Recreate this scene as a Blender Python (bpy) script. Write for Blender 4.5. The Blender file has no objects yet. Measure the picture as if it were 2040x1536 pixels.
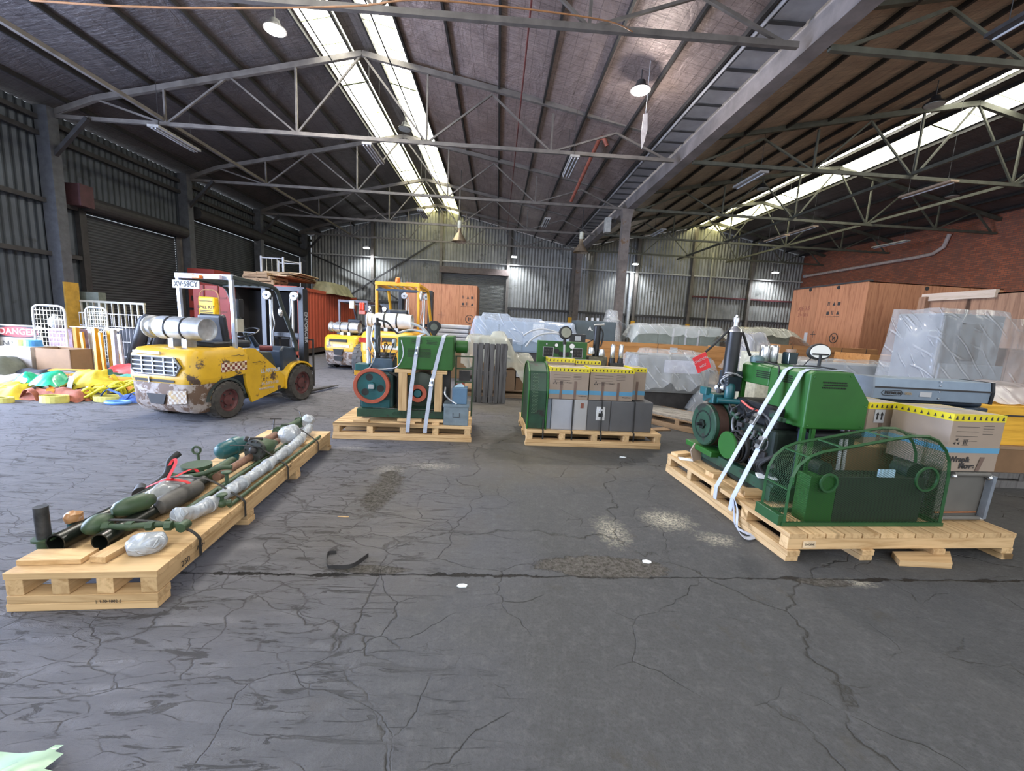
import bpy, bmesh, math, random
from mathutils import Vector, Matrix, noise
random.seed(7)
PI = math.pi
SC = bpy.context.scene
COL = SC.collection

# ------------------------------------------------------------------ camera
def rot_axes(yaw, pit, roll):
    cy, sy = math.cos(yaw), math.sin(yaw)
    f = Vector((sy*math.cos(pit), cy*math.cos(pit), math.sin(pit)))
    r = Vector((cy, -sy, 0)); u = r.cross(f)
    c, s = math.cos(roll), math.sin(roll)
    return c*r + s*u, -s*r + c*u, f
CR, CU, CF = rot_axes(.0433, -.14578, .0532)
cd = bpy.data.cameras.new('camera'); cam = bpy.data.objects.new('camera', cd); COL.objects.link(cam)
cd.sensor_width = 36; cd.lens = 813/2040*36; cd.clip_end = 200
m = Matrix.Identity(4)
for i in range(3):
    m[i][0] = CR[i]; m[i][1] = CU[i]; m[i][2] = -CF[i]
m[2][3] = 1.6
cam.matrix_world = m
SC.camera = cam

# ------------------------------------------------------------------ world, sun, daylight, exposure
SC.view_settings.view_transform = 'Standard'; SC.view_settings.look = 'None'
SC.view_settings.gamma = 1; SC.view_settings.use_curve_mapping = False
SC.view_settings.exposure = 1.0
w = bpy.data.worlds.new('sky'); SC.world = w; w.use_nodes = True
bg = w.node_tree.nodes['Background']; bg.inputs[0].default_value = (.80, .90, 1.0, 1); bg.inputs[1].default_value = .5

def light(name, kind, loc, energy, color=(1, 1, 1), aim=None, **kw):
    d = bpy.data.lights.new(name, kind); d.energy = energy; d.color = color
    for k, v in kw.items(): setattr(d, k, v)
    o = bpy.data.objects.new(name, d); COL.objects.link(o); o.location = loc
    if aim is not None:
        o.rotation_euler = (Vector(aim)).to_track_quat('-Z', 'Y').to_euler()
    return o
e = math.radians(36)
light('sun', 'SUN', (-30, -8, 20), 1.5, (1, .96, .88), (math.cos(e)*.955, math.cos(e)*.295, -math.sin(e)), angle=.01)
# daylight entering by the open roller door in the left wall, then an added fill lamp behind the camera
light('door_daylight', 'AREA', (-12.75, 4.6, 2.4), 2300, (.60, .72, 1.0), (1, .06, -.12), shape='RECTANGLE', size=7.5, size_y=4.4)
light('front_fill', 'AREA', (3.0, -4.5, 4.6), 300, (1.0, .98, .95), (.05, 1, -.25), shape='RECTANGLE', size=15, size_y=4.0)

# ------------------------------------------------------------------ materials
def nmat(name):
    m = bpy.data.materials.new(name); m.use_nodes = True
    nt = m.node_tree; b = nt.nodes['Principled BSDF']
    return m, nt, b
class NT:
    def __init__(s, nt): s.nt = nt
    def n(s, t, **kw):
        x = s.nt.nodes.new(t)
        for k, v in kw.items():
            if k == 'ins':
                for i, val in v.items(): x.inputs[i].default_value = val
            else: setattr(x, k, v)
        return x
    def l(s, a, b): s.nt.links.new(a, b)
    def coords(s, scale=(1, 1, 1), kind='Object', rot=(0, 0, 0)):
        t = s.n('ShaderNodeTexCoord'); m = s.n('ShaderNodeMapping')
        m.inputs['Scale'].default_value = scale; m.inputs['Rotation'].default_value = rot
        s.l(t.outputs[kind], m.inputs[0]); return m.outputs[0]
    def noise(s, vec, scale, detail=4, rough=.6, dist=0):
        x = s.n('ShaderNodeTexNoise'); x.inputs['Scale'].default_value = scale
        x.inputs['Detail'].default_value = detail; x.inputs['Roughness'].default_value = rough
        x.inputs['Distortion'].default_value = dist
        s.l(vec, x.inputs['Vector']); return x.outputs['Fac']
    def ramp(s, fac, *stops, interp='LINEAR'):
        r = s.n('ShaderNodeValToRGB'); cr = r.color_ramp; cr.interpolation = interp
        while len(cr.elements) < len(stops): cr.elements.new(.5)
        for e, (p, c) in zip(cr.elements, stops):
            e.position = p; e.color = (c, c, c, 1) if isinstance(c, (int, float)) else (*c, 1)
        s.l(fac, r.inputs[0]); return r.outputs[0]
    def mix(s, fac, a, b, mode='MIX'):
        x = s.n('ShaderNodeMix', data_type='RGBA', blend_type=mode)
        for sock, val in ((x.inputs[0], fac), (x.inputs[6], a), (x.inputs[7], b)):
            if hasattr(val, 'is_output') or hasattr(val, 'links'): s.l(val, sock)
            elif isinstance(val, (int, float)): sock.default_value = val
            else: sock.default_value = (*val, 1)
        return x.outputs[2]
    def math(s, op, a, b=None, c=None):
        x = s.n('ShaderNodeMath', operation=op)
        for i, v in enumerate((a, b, c)):
            if v is None: continue
            if isinstance(v, (int, float)): x.inputs[i].default_value = v
            else: s.l(v, x.inputs[i])
        return x.outputs[0]
    def bump(s, h, strength, dist=.01, bsdf=None):
        x = s.n('ShaderNodeBump'); x.inputs['Strength'].default_value = strength; x.inputs['Distance'].default_value = dist
        s.l(h, x.inputs['Height'])
        if bsdf: s.l(x.outputs[0], bsdf.inputs['Normal'])
        return x.outputs[0]
MATS = {}
def pm(name, color, rough=.6, metal=0., var=.25, scale=6., bump=0., spec=.5, dirt=None, dirt_at=.62, dscale=3.):
    """painted / plain surface with slight mottling and optional worn patches"""
    if name in MATS: return MATS[name]
    m, nt, b = nmat(name); k = NT(nt)
    v = k.coords()
    f = k.noise(v, scale, 5)
    dark = tuple(c*(1-var) for c in color); lite = tuple(min(1, c*(1+var)) for c in color)
    col = k.ramp(f, (.3, dark), (.7, lite))
    if dirt:
        f2 = k.noise(v, dscale, 8, .7, .3)
        mk = k.ramp(f2, (dirt_at-.02, 0.), (dirt_at+.02, 1.))
        col = k.mix(mk, col, dirt)
    k.l(col, b.inputs['Base Color'])
    b.inputs['Roughness'].default_value = rough; b.inputs['Metallic'].default_value = metal
    b.inputs['Specular IOR Level'].default_value = spec
    if bump: k.bump(f, bump, .01, b)
    MATS[name] = m; return m
def wood(name, c1, c2, axis=0, bump=.15, rnd=.3):
    if name in MATS: return MATS[name]
    m, nt, b = nmat(name); k = NT(nt)
    sc = [9, 9, 9]; sc[axis] = .7
    v = k.coords(tuple(sc))
    oi = k.n('ShaderNodeObjectInfo')
    add = k.n('ShaderNodeVectorMath', operation='ADD'); k.l(v, add.inputs[0])
    cmb = k.n('ShaderNodeCombineXYZ'); r10 = k.math('MULTIPLY', oi.outputs['Random'], 40.)
    for i in range(3): k.l(r10, cmb.inputs[i])
    k.l(cmb.outputs[0], add.inputs[1])
    f = k.noise(add.outputs[0], 2.2, 6, .62, .8)
    col = k.ramp(f, (.32, c2), (.52, c1), (.72, tuple(min(1, c*1.12) for c in c1)))
    kn = k.noise(add.outputs[0], .55, 1, .5)
    col = k.mix(k.ramp(kn, (.70, 0.), (.76, 1.)), col, tuple(c*.35 for c in c2))
    br = k.math('MULTIPLY_ADD', oi.outputs['Random'], rnd, 1-rnd/2)
    hs = k.n('ShaderNodeHueSaturation'); k.l(col, hs.inputs['Color']); k.l(br, hs.inputs['Value'])
    k.l(hs.outputs[0], b.inputs['Base Color']); b.inputs['Roughness'].default_value = .75
    b.inputs['Specular IOR Level'].default_value = .25
    k.bump(f, bump, .01, b)
    MATS[name] = m; return m
PINE_X = wood('pine_grain_x', (.60, .41, .22), (.42, .26, .12), 0)
PINE_Y = wood('pine_grain_y', (.60, .41, .22), (.42, .26, .12), 1)
GREYWOOD = wood('weathered_grey_timber', (.13, .125, .125), (.055, .05, .05), 2)
PLY = wood('red_plywood', (.40, .185, .10), (.27, .11, .06), 2, .04, .12)
PLYB = wood('brown_plywood', (.27, .155, .10), (.16, .085, .055), 2, .04, .12)
ORG = wood('orange_timber', (.48, .235, .085), (.34, .15, .05), 0, .05)
YPLY = wood('yellow_ply', (.72, .40, .05), (.55, .28, .03), 0, .03, .1)
OLDPLANK = wood('pale_old_plank', (.34, .23, .14), (.18, .11, .065), 0)
BLACK = pm('black_rubber', (.018, .018, .019), .7)
BLKMET = pm('black_metal', (.022, .023, .026), .4, .3)
STEELG = pm('grey_truss_steel', (.145, .13, .12), .6, .3, .3, 3)
DARKST = pm('dark_steel', (.05, .048, .05), .6, .3)
CHROME = pm('bright_steel', (.62, .64, .67), .28, .9, .15)
ALU = pm('brushed_aluminium', (.55, .57, .60), .4, .8, .2, 12)
GREEN = pm('machine_green', (.014, .100, .012), .5, 0, .15, 3, dirt=(.012, .03, .012), dirt_at=.70)
DGREEN = pm('dark_oily_green', (.014, .050, .028), .5, 0, .3, 8, dirt=(.02, .02, .018), dirt_at=.58, dscale=5)
TEAL = pm('teal_paint', (.012, .085, .095), .4, 0, .2, 6, dirt=(.03, .035, .03), dirt_at=.66)
OLIVE = pm('valve_green', (.038, .072, .035), .5, 0, .25, 8, dirt=(.05, .06, .05), dirt_at=.62, dscale=7)
REDP = pm('red_paint', (.36, .075, .04), .5, 0, .2, 5)
REDD = pm('bright_red', (.60, .02, .03), .5)
YEL = pm('forklift_yellow', (.62, .37, .02), .4, 0, .12, 3, dirt=(.08, .05, .035), dirt_at=.575, dscale=3.4)
YELCLEAN = pm('yellow_paint', (.62, .32, .02), .4, 0, .12, 3)
WORN = pm('scraped_counterweight', (.36, .31, .28), .6, .1, .3, 9, dirt=(.14, .085, .055), dirt_at=.50, dscale=6)
RUST = pm('rusty_steel', (.20, .11, .075), .8, .2, .4, 9)
WHITE = pm('white_paint', (.44, .45, .48), .5, 0, .06)
CREAM = pm('cream_paint', (.42, .40, .33), .5, 0, .1)
LGREY = pm('light_grey_cabinet', (.33, .345, .39), .45, 0, .05)
MGREY = pm('mid_grey_cabinet', (.105, .107, .115), .45, 0, .06)
BLUEG = pm('blue_grey_steel', (.18, .22, .28), .45, .1, .12)
TOOLB = pm('tool_box_blue', (.09, .17, .27), .45, 0, .15)
NAVY = pm('dark_navy', (.02, .035, .06), .45, 0, .2)
RED_RIM = pm('rim_red', (.09, .028, .028), .6, 0, .4, 12)
CARD = pm('cardboard', (.28, .18, .105), .85, 0, .08, 5)
CARDG = pm('printed_cardboard', (.29, .23, .185), .8, 0, .05, 5)
CARDD = pm('brown_carton', (.20, .115, .06), .85, 0, .12, 4)
LBLUE = pm('blue_band', (.09, .27, .44), .7, 0, .04)
TAPEY = pm('yellow_tape', (.62, .52, .02), .4, 0, .05)
TAPEB = pm('brown_tape', (.16, .11, .09), .3, 0, .1)
INK = pm('black_print', (.03, .028, .03), .7, 0, .1)
WEB = pm('white_webbing', (.42, .46, .56), .7, 0, .12, 20)
GLASSW = pm('dial_white', (.80, .82, .82), .25, 0, .02)
ZINC = pm('zinc_plate', (.70, .68, .62), .35, .8, .1)
PAPER = pm('paper', (.80, .84, .88), .8, 0, .05)
COPPER = pm('copper_pipe', (.55, .22, .10), .35, .9, .2)
TYRE = pm('dusty_tyre', (.075, .075, .078), .9, 0, .3, 10)
TYREB = pm('tyre_brown', (.055, .05, .045), .9, 0, .4, 9)

def emis(name, col, s):
    m, nt, b = nmat(name); b.inputs['Base Color'].default_value = (*col, 1)
    b.inputs['Emission Color'].default_value = (*col, 1); b.inputs['Emission Strength'].default_value = s
    return m
LAMP = emis('lamp_glow', (1, .98, .93), 14)
LAMPW = emis('flood_glow', (.95, 1, 1), 14)
def film(name, col=(.62, .66, .70), alpha=.28, rough=.22, wr=.9, sc=3.2, streak=.15):
    """thin plastic: mostly see-through, with pale creases, their highlights painted in by opacity"""
    if name in MATS: return MATS[name]
    m, nt, b = nmat(name); k = NT(nt)
    f = k.noise(k.coords((1, 1, .6), rot=(.3, .2, .5)), sc*.6, 2, .5, .3)
    def crease(rot, s_, dist, thr):
        wv = k.n('ShaderNodeTexWave', wave_type='BANDS', bands_direction='X'); wv.inputs['Scale'].default_value = s_
        wv.inputs['Distortion'].default_value = dist*1.5; wv.inputs['Detail'].default_value = 2.; wv.inputs['Detail Scale'].default_value = .6
        k.l(k.coords((1, 1, 1), rot=rot), wv.inputs['Vector'])
        return k.ramp(wv.outputs['Fac'], (thr, 0.), (1., 1.))
    mk = k.ramp(k.noise(k.coords((1, 1, 1)), sc*.7, 1, .5), (.46, 0.), (.60, 1.))
    mk2 = k.ramp(k.noise(k.coords((1, 1, 1), rot=(1, 2, 3)), sc*.8, 1, .5), (.48, 0.), (.62, 1.))
    ridge = k.math('MULTIPLY', crease((.3, .6, .5), sc*.50, 3., .90), mk)
    r2 = k.math('MULTIPLY', crease((1.0, -.9, 1.2), sc*.62, 3.5, .90), mk2)
    h = k.math('ADD', f, k.math('MULTIPLY', k.math('MAXIMUM', ridge, r2), .16))
    nrm = k.bump(h, wr, .12)
    tr = k.n('ShaderNodeBsdfTransparent'); tr.inputs[0].default_value = (.96, .97, .97, 1)
    b.inputs['Base Color'].default_value = (*col, 1); b.inputs['Roughness'].default_value = rough
    b.inputs['Specular IOR Level'].default_value = .9
    k.l(nrm, b.inputs['Normal'])
    mx = k.n('ShaderNodeMixShader')
    a = k.math('ADD', k.math('MULTIPLY_ADD', f, .35, alpha-.17), k.math('MULTIPLY', k.math('MAXIMUM', ridge, k.math('MULTIPLY', r2, .9)), streak))  # streak raises the opacity as painted highlights along the creases
    fac = k.math('MINIMUM', k.math('MAXIMUM', a, .05), 1.)
    k.l(fac, mx.inputs[0]); k.l(tr.outputs[0], mx.inputs[1]); k.l(b.outputs[0], mx.inputs[2])
    k.l(mx.outputs[0], nt.nodes['Material Output'].inputs['Surface'])
    MATS[name] = m; return m
FILM = film('clear_film'); FILMC = film('cream_film', (.50, .50, .42), .50)
FILMB = film('blueish_film', (.52, .60, .74), .34); FILMW = film('bright_film', (.74, .78, .84), .26, .10, 1.0, 3.6, .18)
WRAPW = film('bubble_wrap', (.42, .46, .52), .88, .3, .5, 16)

# ------------------------------------------------------------------ mesh helpers
class MB:
    def __init__(s, M=None): s.v = []; s.f = []; s.M = M or Matrix.Identity(4)
    def add(s, vs, fs, M=None):
        T = s.M @ M if M is not None else s.M
        o = len(s.v); s.v += [T @ Vector(p) for p in vs]; s.f += [tuple(i+o for i in f) for f in fs]; return s
    def box(s, c, d, rz=0, rx=0, ry=0):
        x, y, z = d[0]/2, d[1]/2, d[2]/2
        vs = [(-x,-y,-z),(x,-y,-z),(x,y,-z),(-x,y,-z),(-x,-y,z),(x,-y,z),(x,y,z),(-x,y,z)]
        M = Matrix.Translation(c) @ Matrix.Rotation(rz,4,'Z') @ Matrix.Rotation(ry,4,'Y') @ Matrix.Rotation(rx,4,'X')
        return s.add(vs, [(0,3,2,1),(4,5,6,7),(0,1,5,4),(1,2,6,5),(2,3,7,6),(3,0,4,7)], M)
    def b2(s, a, b):
        return s.box([(a[i]+b[i])/2 for i in range(3)], [abs(b[i]-a[i]) for i in range(3)])
    def bar(s, a, b, w, h=None):
        """rectangular bar from a to b"""
        a, b = Vector(a), Vector(b); d = b-a; L = d.length; h = h or w
        if L < 1e-6: return s
        q = d.to_track_quat('X', 'Z'); M = Matrix.Translation((a+b)/2) @ q.to_matrix().to_4x4()
        x, y, z = L/2, w/2, h/2
        vs = [(-x,-y,-z),(x,-y,-z),(x,y,-z),(-x,y,-z),(-x,-y,z),(x,-y,z),(x,y,z),(-x,y,z)]
        return s.add(vs, [(0,3,2,1),(4,5,6,7),(0,1,5,4),(1,2,6,5),(2,3,7,6),(3,0,4,7)], M)
    def lathe(s, prof, origin=(0,0,0), axis=(0,0,1), seg=24, close=False):
        """prof: (radius, along axis) list"""
        q = Vector(axis).to_track_quat('Z', 'Y'); M = Matrix.Translation(origin) @ q.to_matrix().to_4x4()
        vs = []; fs = []; n = len(prof)
        for r, h in prof:
            for i in range(seg):
                a = 2*PI*i/seg; vs.append((max(r,1e-4)*math.cos(a), max(r,1e-4)*math.sin(a), h))
        for j in range(n if close else n-1):
            for i in range(seg):
                k = (i+1) % seg; j2 = (j+1) % n
                fs.append((j*seg+i, j*seg+k, j2*seg+k, j2*seg+i))
        if not close:
            fs.append(tuple(range(seg))[::-1]); fs.append(tuple((n-1)*seg+i for i in range(seg)))
        return s.add(vs, fs, M)
    def cyl(s, a, b, r, r2=None, seg=16):
        a, b = Vector(a), Vector(b); L = (b-a).length
        return s.lathe([(r, 0), (r2 if r2 is not None else r, L)], a, b-a, seg)
    def tube(s, pts, r, seg=8, closed=False):
        P = [Vector(p) for p in pts]; n = len(P); vs = []; fs = []
        up = None
        for i, p in enumerate(P):
            t = (P[(i+1) % n]-P[i-1]) if closed else (P[min(i+1, n-1)]-P[max(i-1, 0)])
            if t.length < 1e-9: t = Vector((0,0,1))
            t.normalize()
            if up is None: up = Vector((0,0,1)) if abs(t.z) < .9 else Vector((1,0,0))
            sd = t.cross(up)
            if sd.length < 1e-5: sd = t.orthogonal()
            sd.normalize(); up = sd.cross(t).normalized()
            rr = r[i] if isinstance(r, (list, tuple)) else r
            for k in range(seg):
                a = 2*PI*k/seg; vs.append(p + sd*math.cos(a)*rr + up*math.sin(a)*rr)
        m = n if closed else n-1
        for i in range(m):
            for k in range(seg):
                i2 = (i+1) % n; k2 = (k+1) % seg
                fs.append((i*seg+k, i*seg+k2, i2*seg+k2, i2*seg+k))
        if not closed:
            fs.append(tuple(range(seg))[::-1]); fs.append(tuple((n-1)*seg+k for k in range(seg)))
        return s.add(vs, fs)
    def prism(s, poly, t0, t1, plane='XZ'):
        """closed polygon extruded; plane XZ extrudes along Y, XY along Z, YZ along X"""
        f = {'XZ': lambda p, t: (p[0], t, p[1]), 'XY': lambda p, t: (p[0], p[1], t), 'YZ': lambda p, t: (t, p[0], p[1])}[plane]
        n = len(poly); vs = [f(p, t0) for p in poly]+[f(p, t1) for p in poly]
        fs = [tuple(range(n)), tuple(range(2*n-1, n-1, -1))]+[(i, i+n, (i+1) % n+n, (i+1) % n) for i in range(n)]
        return s.add(vs, fs)
    def strap(s, pts, w, side, th=.004):
        """flat band along pts; side = direction of its width"""
        P = [Vector(p) for p in pts]; sd = Vector(side).normalized()*w/2; vs = []; fs = []
        for i, p in enumerate(P):
            t = (P[min(i+1, len(P)-1)]-P[max(i-1, 0)]).normalized(); nn = t.cross(sd).normalized()*th/2
            vs += [p-sd-nn, p+sd-nn, p+sd+nn, p-sd+nn]
        for i in range(len(P)-1):
            o = i*4
            for k in range(4): fs.append((o+k, o+(k+1) % 4, o+4+(k+1) % 4, o+4+k))
        fs.append((0, 3, 2, 1)); o = 4*(len(P)-1); fs.append((o, o+1, o+2, o+3))
        return s.add(vs, fs)
    def ball(s, c, r, seg=14, rings=8):
        if isinstance(r, (int, float)): r = (r, r, r)
        pr = [(math.sin(PI*i/rings), -math.cos(PI*i/rings)) for i in range(rings+1)]
        T = MB(); T.lathe(pr, seg=seg)
        return s.add([(p.x*r[0]+c[0], p.y*r[1]+c[1], p.z*r[2]+c[2]) for p in T.v], T.f)
    def o(s, name, mat, parent=None, bev=0, smooth=False, loc=None, rz=0):
        me = bpy.data.meshes.new(name); me.from_pydata([tuple(p) for p in s.v], [], s.f)
        bm = bmesh.new(); bm.from_mesh(me); bmesh.ops.recalc_face_normals(bm, faces=bm.faces); bm.to_mesh(me); bm.free()
        if mat: me.materials.append(mat)
        ob = bpy.data.objects.new(name, me); COL.objects.link(ob)
        if smooth:
            for p in me.polygons: p.use_smooth = True
            try: me.set_sharp_from_angle(angle=math.radians(38))
            except Exception: pass
        if bev:
            md = ob.modifiers.new('bevel', 'BEVEL'); md.width = bev; md.segments = 2; md.limit_method = 'ANGLE'; md.angle_limit = .7
        if parent: ob.parent = parent
        if loc: ob.location = loc
        if rz: ob.rotation_euler = (0, 0, rz)
        return ob
def box(c, d, name, mat, parent=None, bev=0, rz=0):
    """a box whose own origin is its centre"""
    return MB().box((0,0,0), d).o(name, mat, parent, bev, loc=c, rz=rz)
def arc(c, r, a0, a1, n, plane='XZ', off=0.):
    out = []
    for i in range(n+1):
        a = math.radians(a0+(a1-a0)*i/n); x, y = c[0]+r*math.cos(a), c[1]+r*math.sin(a)
        out.append({'XZ': (x, off, y), 'XY': (x, y, off), 'YZ': (off, x, y)}[plane])
    return out
def smooth_pts(P, n=6):
    P = [Vector(p) for p in P]; Q = [P[0]]+P+[P[-1]]; out = []
    for i in range(1, len(Q)-2):
        for k in range(n):
            t = k/n; a, b, c, d = Q[i-1], Q[i], Q[i+1], Q[i+2]
            out.append(.5*((2*b)+(-a+c)*t+(2*a-5*b+4*c-d)*t*t+(-a+3*b-3*c+d)*t**3))
    out.append(P[-1]); return out
def tag(o, label, cat, group=None, kind=None):
    if kind == 'structure': o['kind'] = kind; return o
    o['label'] = label; o['category'] = cat
    if group: o['group'] = group
    if kind: o['kind'] = kind
    return o
def thing(name, label, cat, loc=(0,0,0), rz=0, group=None):
    o = bpy.data.objects.new(name, None); COL.objects.link(o); o.location = loc; o.rotation_euler = (0,0,rz)
    o.empty_display_size = .2
    return tag(o, label, cat, group)
def S(o): o['kind'] = 'structure'; return o
def text(s, size, name, mat, parent, loc, rx=PI/2, ry=0, rz=0, ext=.001, align='CENTER', sx=1., bold=0.):
    c = bpy.data.curves.new(name, 'FONT'); c.body = s; c.size = size; c.extrude = ext; c.align_x = align; c.align_y = 'CENTER'; c.offset = bold
    t = bpy.data.objects.new(name+'_t', c); COL.objects.link(t)
    dg = bpy.context.evaluated_depsgraph_get()
    me = bpy.data.meshes.new_from_object(t.evaluated_get(dg)); bpy.data.objects.remove(t)
    me.materials.clear(); me.materials.append(mat)
    ob = bpy.data.objects.new(name, me); COL.objects.link(ob); ob.parent = parent; ob.location = loc
    ob.rotation_euler = (rx, ry, rz); ob.scale = (sx, 1, 1)
    return ob
def drape(name, mat, x0, x1, y0, y1, boxes, slope=2.2, floor=0., res=.06, amp=.02, seed=0, parent=None, skirt=None, cut=None, fr=3.):
    """a sheet hung over boxes (x0,x1,y0,y1,z): taut cones between edges, with folds"""
    nx = max(2, int((x1-x0)/res)); ny = max(2, int((y1-y0)/res)); vs = []; fs = []
    for j in range(ny+1):
        for i in range(nx+1):
            x = x0+(x1-x0)*i/nx; y = y0+(y1-y0)*j/ny; h = floor
            for (a, b, c, d, z) in boxes:
                dx = max(a-x, 0, x-b); dy = max(c-y, 0, y-d); dd = math.hypot(dx, dy)
                ang = math.atan2(y-(c+d)/2, x-(a+b)/2)
                sl = slope*(1+.10*math.sin(ang*7+seed)+.06*math.sin(ang*17+seed*2))
                h = max(h, z-sl*dd)
            nz = noise.noise(Vector((x*fr+seed, y*fr, h*1.5)))*amp + noise.noise(Vector((x*fr*2.3+seed, y*fr*2.3, h*2)))*amp*.35
            edge = 1 if h > floor+.03 else .2
            vs.append((x+nz*.8*edge, y+nz*.8*edge, h+nz*edge+.006))
    for j in range(ny):
        for i in range(nx):
            a = j*(nx+1)+i; q = (a, a+1, a+nx+2, a+nx+1)
            if min(vs[k][2] for k in q) < floor+.012 and max(vs[k][2] for k in q) < floor+.03: continue
            fs.append(q)
    B = MB(); B.v = [Vector(p) for p in vs]; B.f = fs
    me = bpy.data.meshes.new(name); me.from_pydata([tuple(p) for p in B.v], [], B.f)
    bm = bmesh.new(); bm.from_mesh(me); bmesh.ops.delete(bm, geom=[v for v in bm.verts if not v.link_faces], context='VERTS'); bm.to_mesh(me); bm.free()
    me.materials.append(mat)
    for p in me.polygons: p.use_smooth = True
    ob = bpy.data.objects.new(name, me); COL.objects.link(ob)
    if parent: ob.parent = parent
    return ob
# ================================================================== THE SHED
XL, XR, YB, YF = -12.55, 21.0, 28.5, -4.0
ZC = 6.53
RIDL, RIDR = -4.0, 13.6
PROF = [(-12.6,6.72),(-11.2,7.28),(-4.0,8.92),(4.45,7.12)]
PROFR = [(5.45,7.12),(13.6,8.92),(21.0,7.35)]
def zroof(x):
    P = PROF if x <= 4.45 else PROFR
    for (a, za), (b, zb) in zip(P, P[1:]):
        if a-1e-6 <= x <= b+1e-6: return za+(zb-za)*(x-a)/(b-a)
    return 7.1

# floor: cracked bitumen-grey concrete
def floor_mat():
    m, nt, b = nmat('cracked_grey_floor'); k = NT(nt)
    v = k.coords((1, 1, 1))
    warp = k.n('ShaderNodeTexNoise'); warp.inputs['Scale'].default_value = 2.3; warp.inputs['Detail'].default_value = 5
    k.l(v, warp.inputs['Vector'])
    def cracks(scale, wamt, stretch=(1, 1, 1), rot=(0, 0, 0)):
        vv = k.coords(stretch, rot=rot)
        ad = k.n('ShaderNodeVectorMath', operation='MULTIPLY_ADD')
        k.l(warp.outputs['Color'], ad.inputs[0]); ad.inputs[1].default_value = (wamt,)*3; k.l(vv, ad.inputs[2])
        vo = k.n('ShaderNodeTexVoronoi', feature='DISTANCE_TO_EDGE'); vo.inputs['Scale'].default_value = scale
        k.l(ad.outputs[0], vo.inputs['Vector']); return vo.outputs['Distance']
    big = cracks(.55, .55); mid = cracks(1.6, .40, (1, 1.6, 1), (0, 0, .5)); fine = cracks(3.6, .34, (.8, 3.2, 1), (0, 0, -.35))
    patch = k.noise(v, .55, 3); patch2 = k.noise(v, 1.3, 4)
    sep = k.n('ShaderNodeSeparateXYZ'); k.l(v, sep.inputs[0])
    # finer crazing on the worn left half and near the front left
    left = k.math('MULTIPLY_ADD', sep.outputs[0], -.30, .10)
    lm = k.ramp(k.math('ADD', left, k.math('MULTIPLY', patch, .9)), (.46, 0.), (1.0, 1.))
    cb = k.ramp(big, (.0, .8), (.0055, 0.))
    cm = k.ramp(mid, (.0, .7), (.009, 0.))
    cf = k.ramp(fine, (.0, .9), (.024, 0.))
    cb = k.math('MULTIPLY', cb, k.ramp(k.noise(v, 3.1, 3), (.36, .0), (.50, 1.)))
    cmk = k.math('MULTIPLY', cm, k.ramp(k.math('ADD', patch2, k.math('MULTIPLY', lm, .3)), (.48, 0.), (.60, 1.)))
    cfk = k.math('MULTIPLY', k.math('MULTIPLY', cf, lm), k.ramp(k.noise(v, 2.2, 3), (.40, .0), (.54, .9)))
    def strokes(rot, stretch, sc_, lo):
        q = k.noise(k.coords(stretch, rot=(0, 0, rot)), sc_, 6, .68, .9)
        return k.ramp(q, (lo, 0.), (lo+.035, 1.))
    st1 = k.math('MULTIPLY', strokes(-.75, (1.0, 5.0, 1), 2.6, .585), k.ramp(lm, (.15, 0.), (.6, 1.)))
    st2 = k.math('MULTIPLY', strokes(-.35, (1.0, 6.0, 1), 4.2, .61), k.ramp(lm, (.05, .12), (.5, 1.)))
    st = k.math('MULTIPLY', k.math('MAXIMUM', st1, st2), .75)
    cfk = k.math('MULTIPLY', cfk, k.ramp(k.noise(v, 7., 3), (.42, .15), (.52, 1.)))
    ck = k.math('MAXIMUM', k.math('MAXIMUM', cb, cmk), k.math('MAXIMUM', cfk, st))
    # transverse slab joint with a broken, crumbled edge
    jn = k.noise(v, 6., 5); jy = k.math('MULTIPLY_ADD', sep.outputs[0], .028, 2.42)
    jd = k.math('ABSOLUTE', k.math('SUBTRACT', k.math('ADD', sep.outputs[1], k.math('MULTIPLY', k.math('SUBTRACT', jn, .5), .07)), jy))
    jm = k.ramp(k.math('SUBTRACT', jd, k.math('MULTIPLY', k.ramp(k.noise(v, 2.7, 5, .7), (.50, 0.), (.66, 1.)), .028)), (.0, 1.), (.008, 0.))
    def blob(cx, cy, rx, ry, soft=.3, ns=8., na=.5):
        dx = k.math('MULTIPLY', k.math('SUBTRACT', sep.outputs[0], cx), 1/rx); dy = k.math('MULTIPLY', k.math('SUBTRACT', sep.outputs[1], cy), 1/ry)
        d = k.math('SQRT', k.math('ADD', k.math('MULTIPLY', dx, dx), k.math('MULTIPLY', dy, dy)))
        d = k.math('ADD', d, k.math('MULTIPLY', k.math('SUBTRACT', k.noise(v, ns, 5, .7), .5), na*2))
        return k.ramp(d, (1-soft, 1.), (1., 0.))
    pot = k.math('MAXIMUM', blob(.80, 2.56, .50, .13, .12, 9, .5), blob(-.75, 2.46, .30, .05, .2, 9, .6))
    pot = k.math('MAXIMUM', pot, blob(2.3, 2.45, .22, .05, .2, 9, .6))
    pot = k.math('MAXIMUM', pot, blob(-1.0, 3.75, .16, .62, .3, 7, .9))
    rub = k.noise(v, 30., 3, .8)
    base = k.ramp(k.noise(v, 3.5, 6, .65), (.3, (.056, .058, .061)), (.7, (.074, .076, .080)))
    base = k.mix(k.ramp(k.noise(v, .35, 3), (.35, 0.), (.7, 1.)), base, (.082, .082, .086))
    # tan dust that settles round the loads, left of the middle
    tan = k.math('MAXIMUM', blob(-1.1, 3.1, 1.1, 1.5, .7, 1.4, .5), blob(-.2, 5.0, 2.6, 1.3, .8, 1.5, .5))
    tan = k.math('MAXIMUM', tan, blob(-1.0, 8.3, 3.2, 2.6, .8, 1.5, .5))
    grit = k.noise(v, 55., 4, .8)
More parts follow.
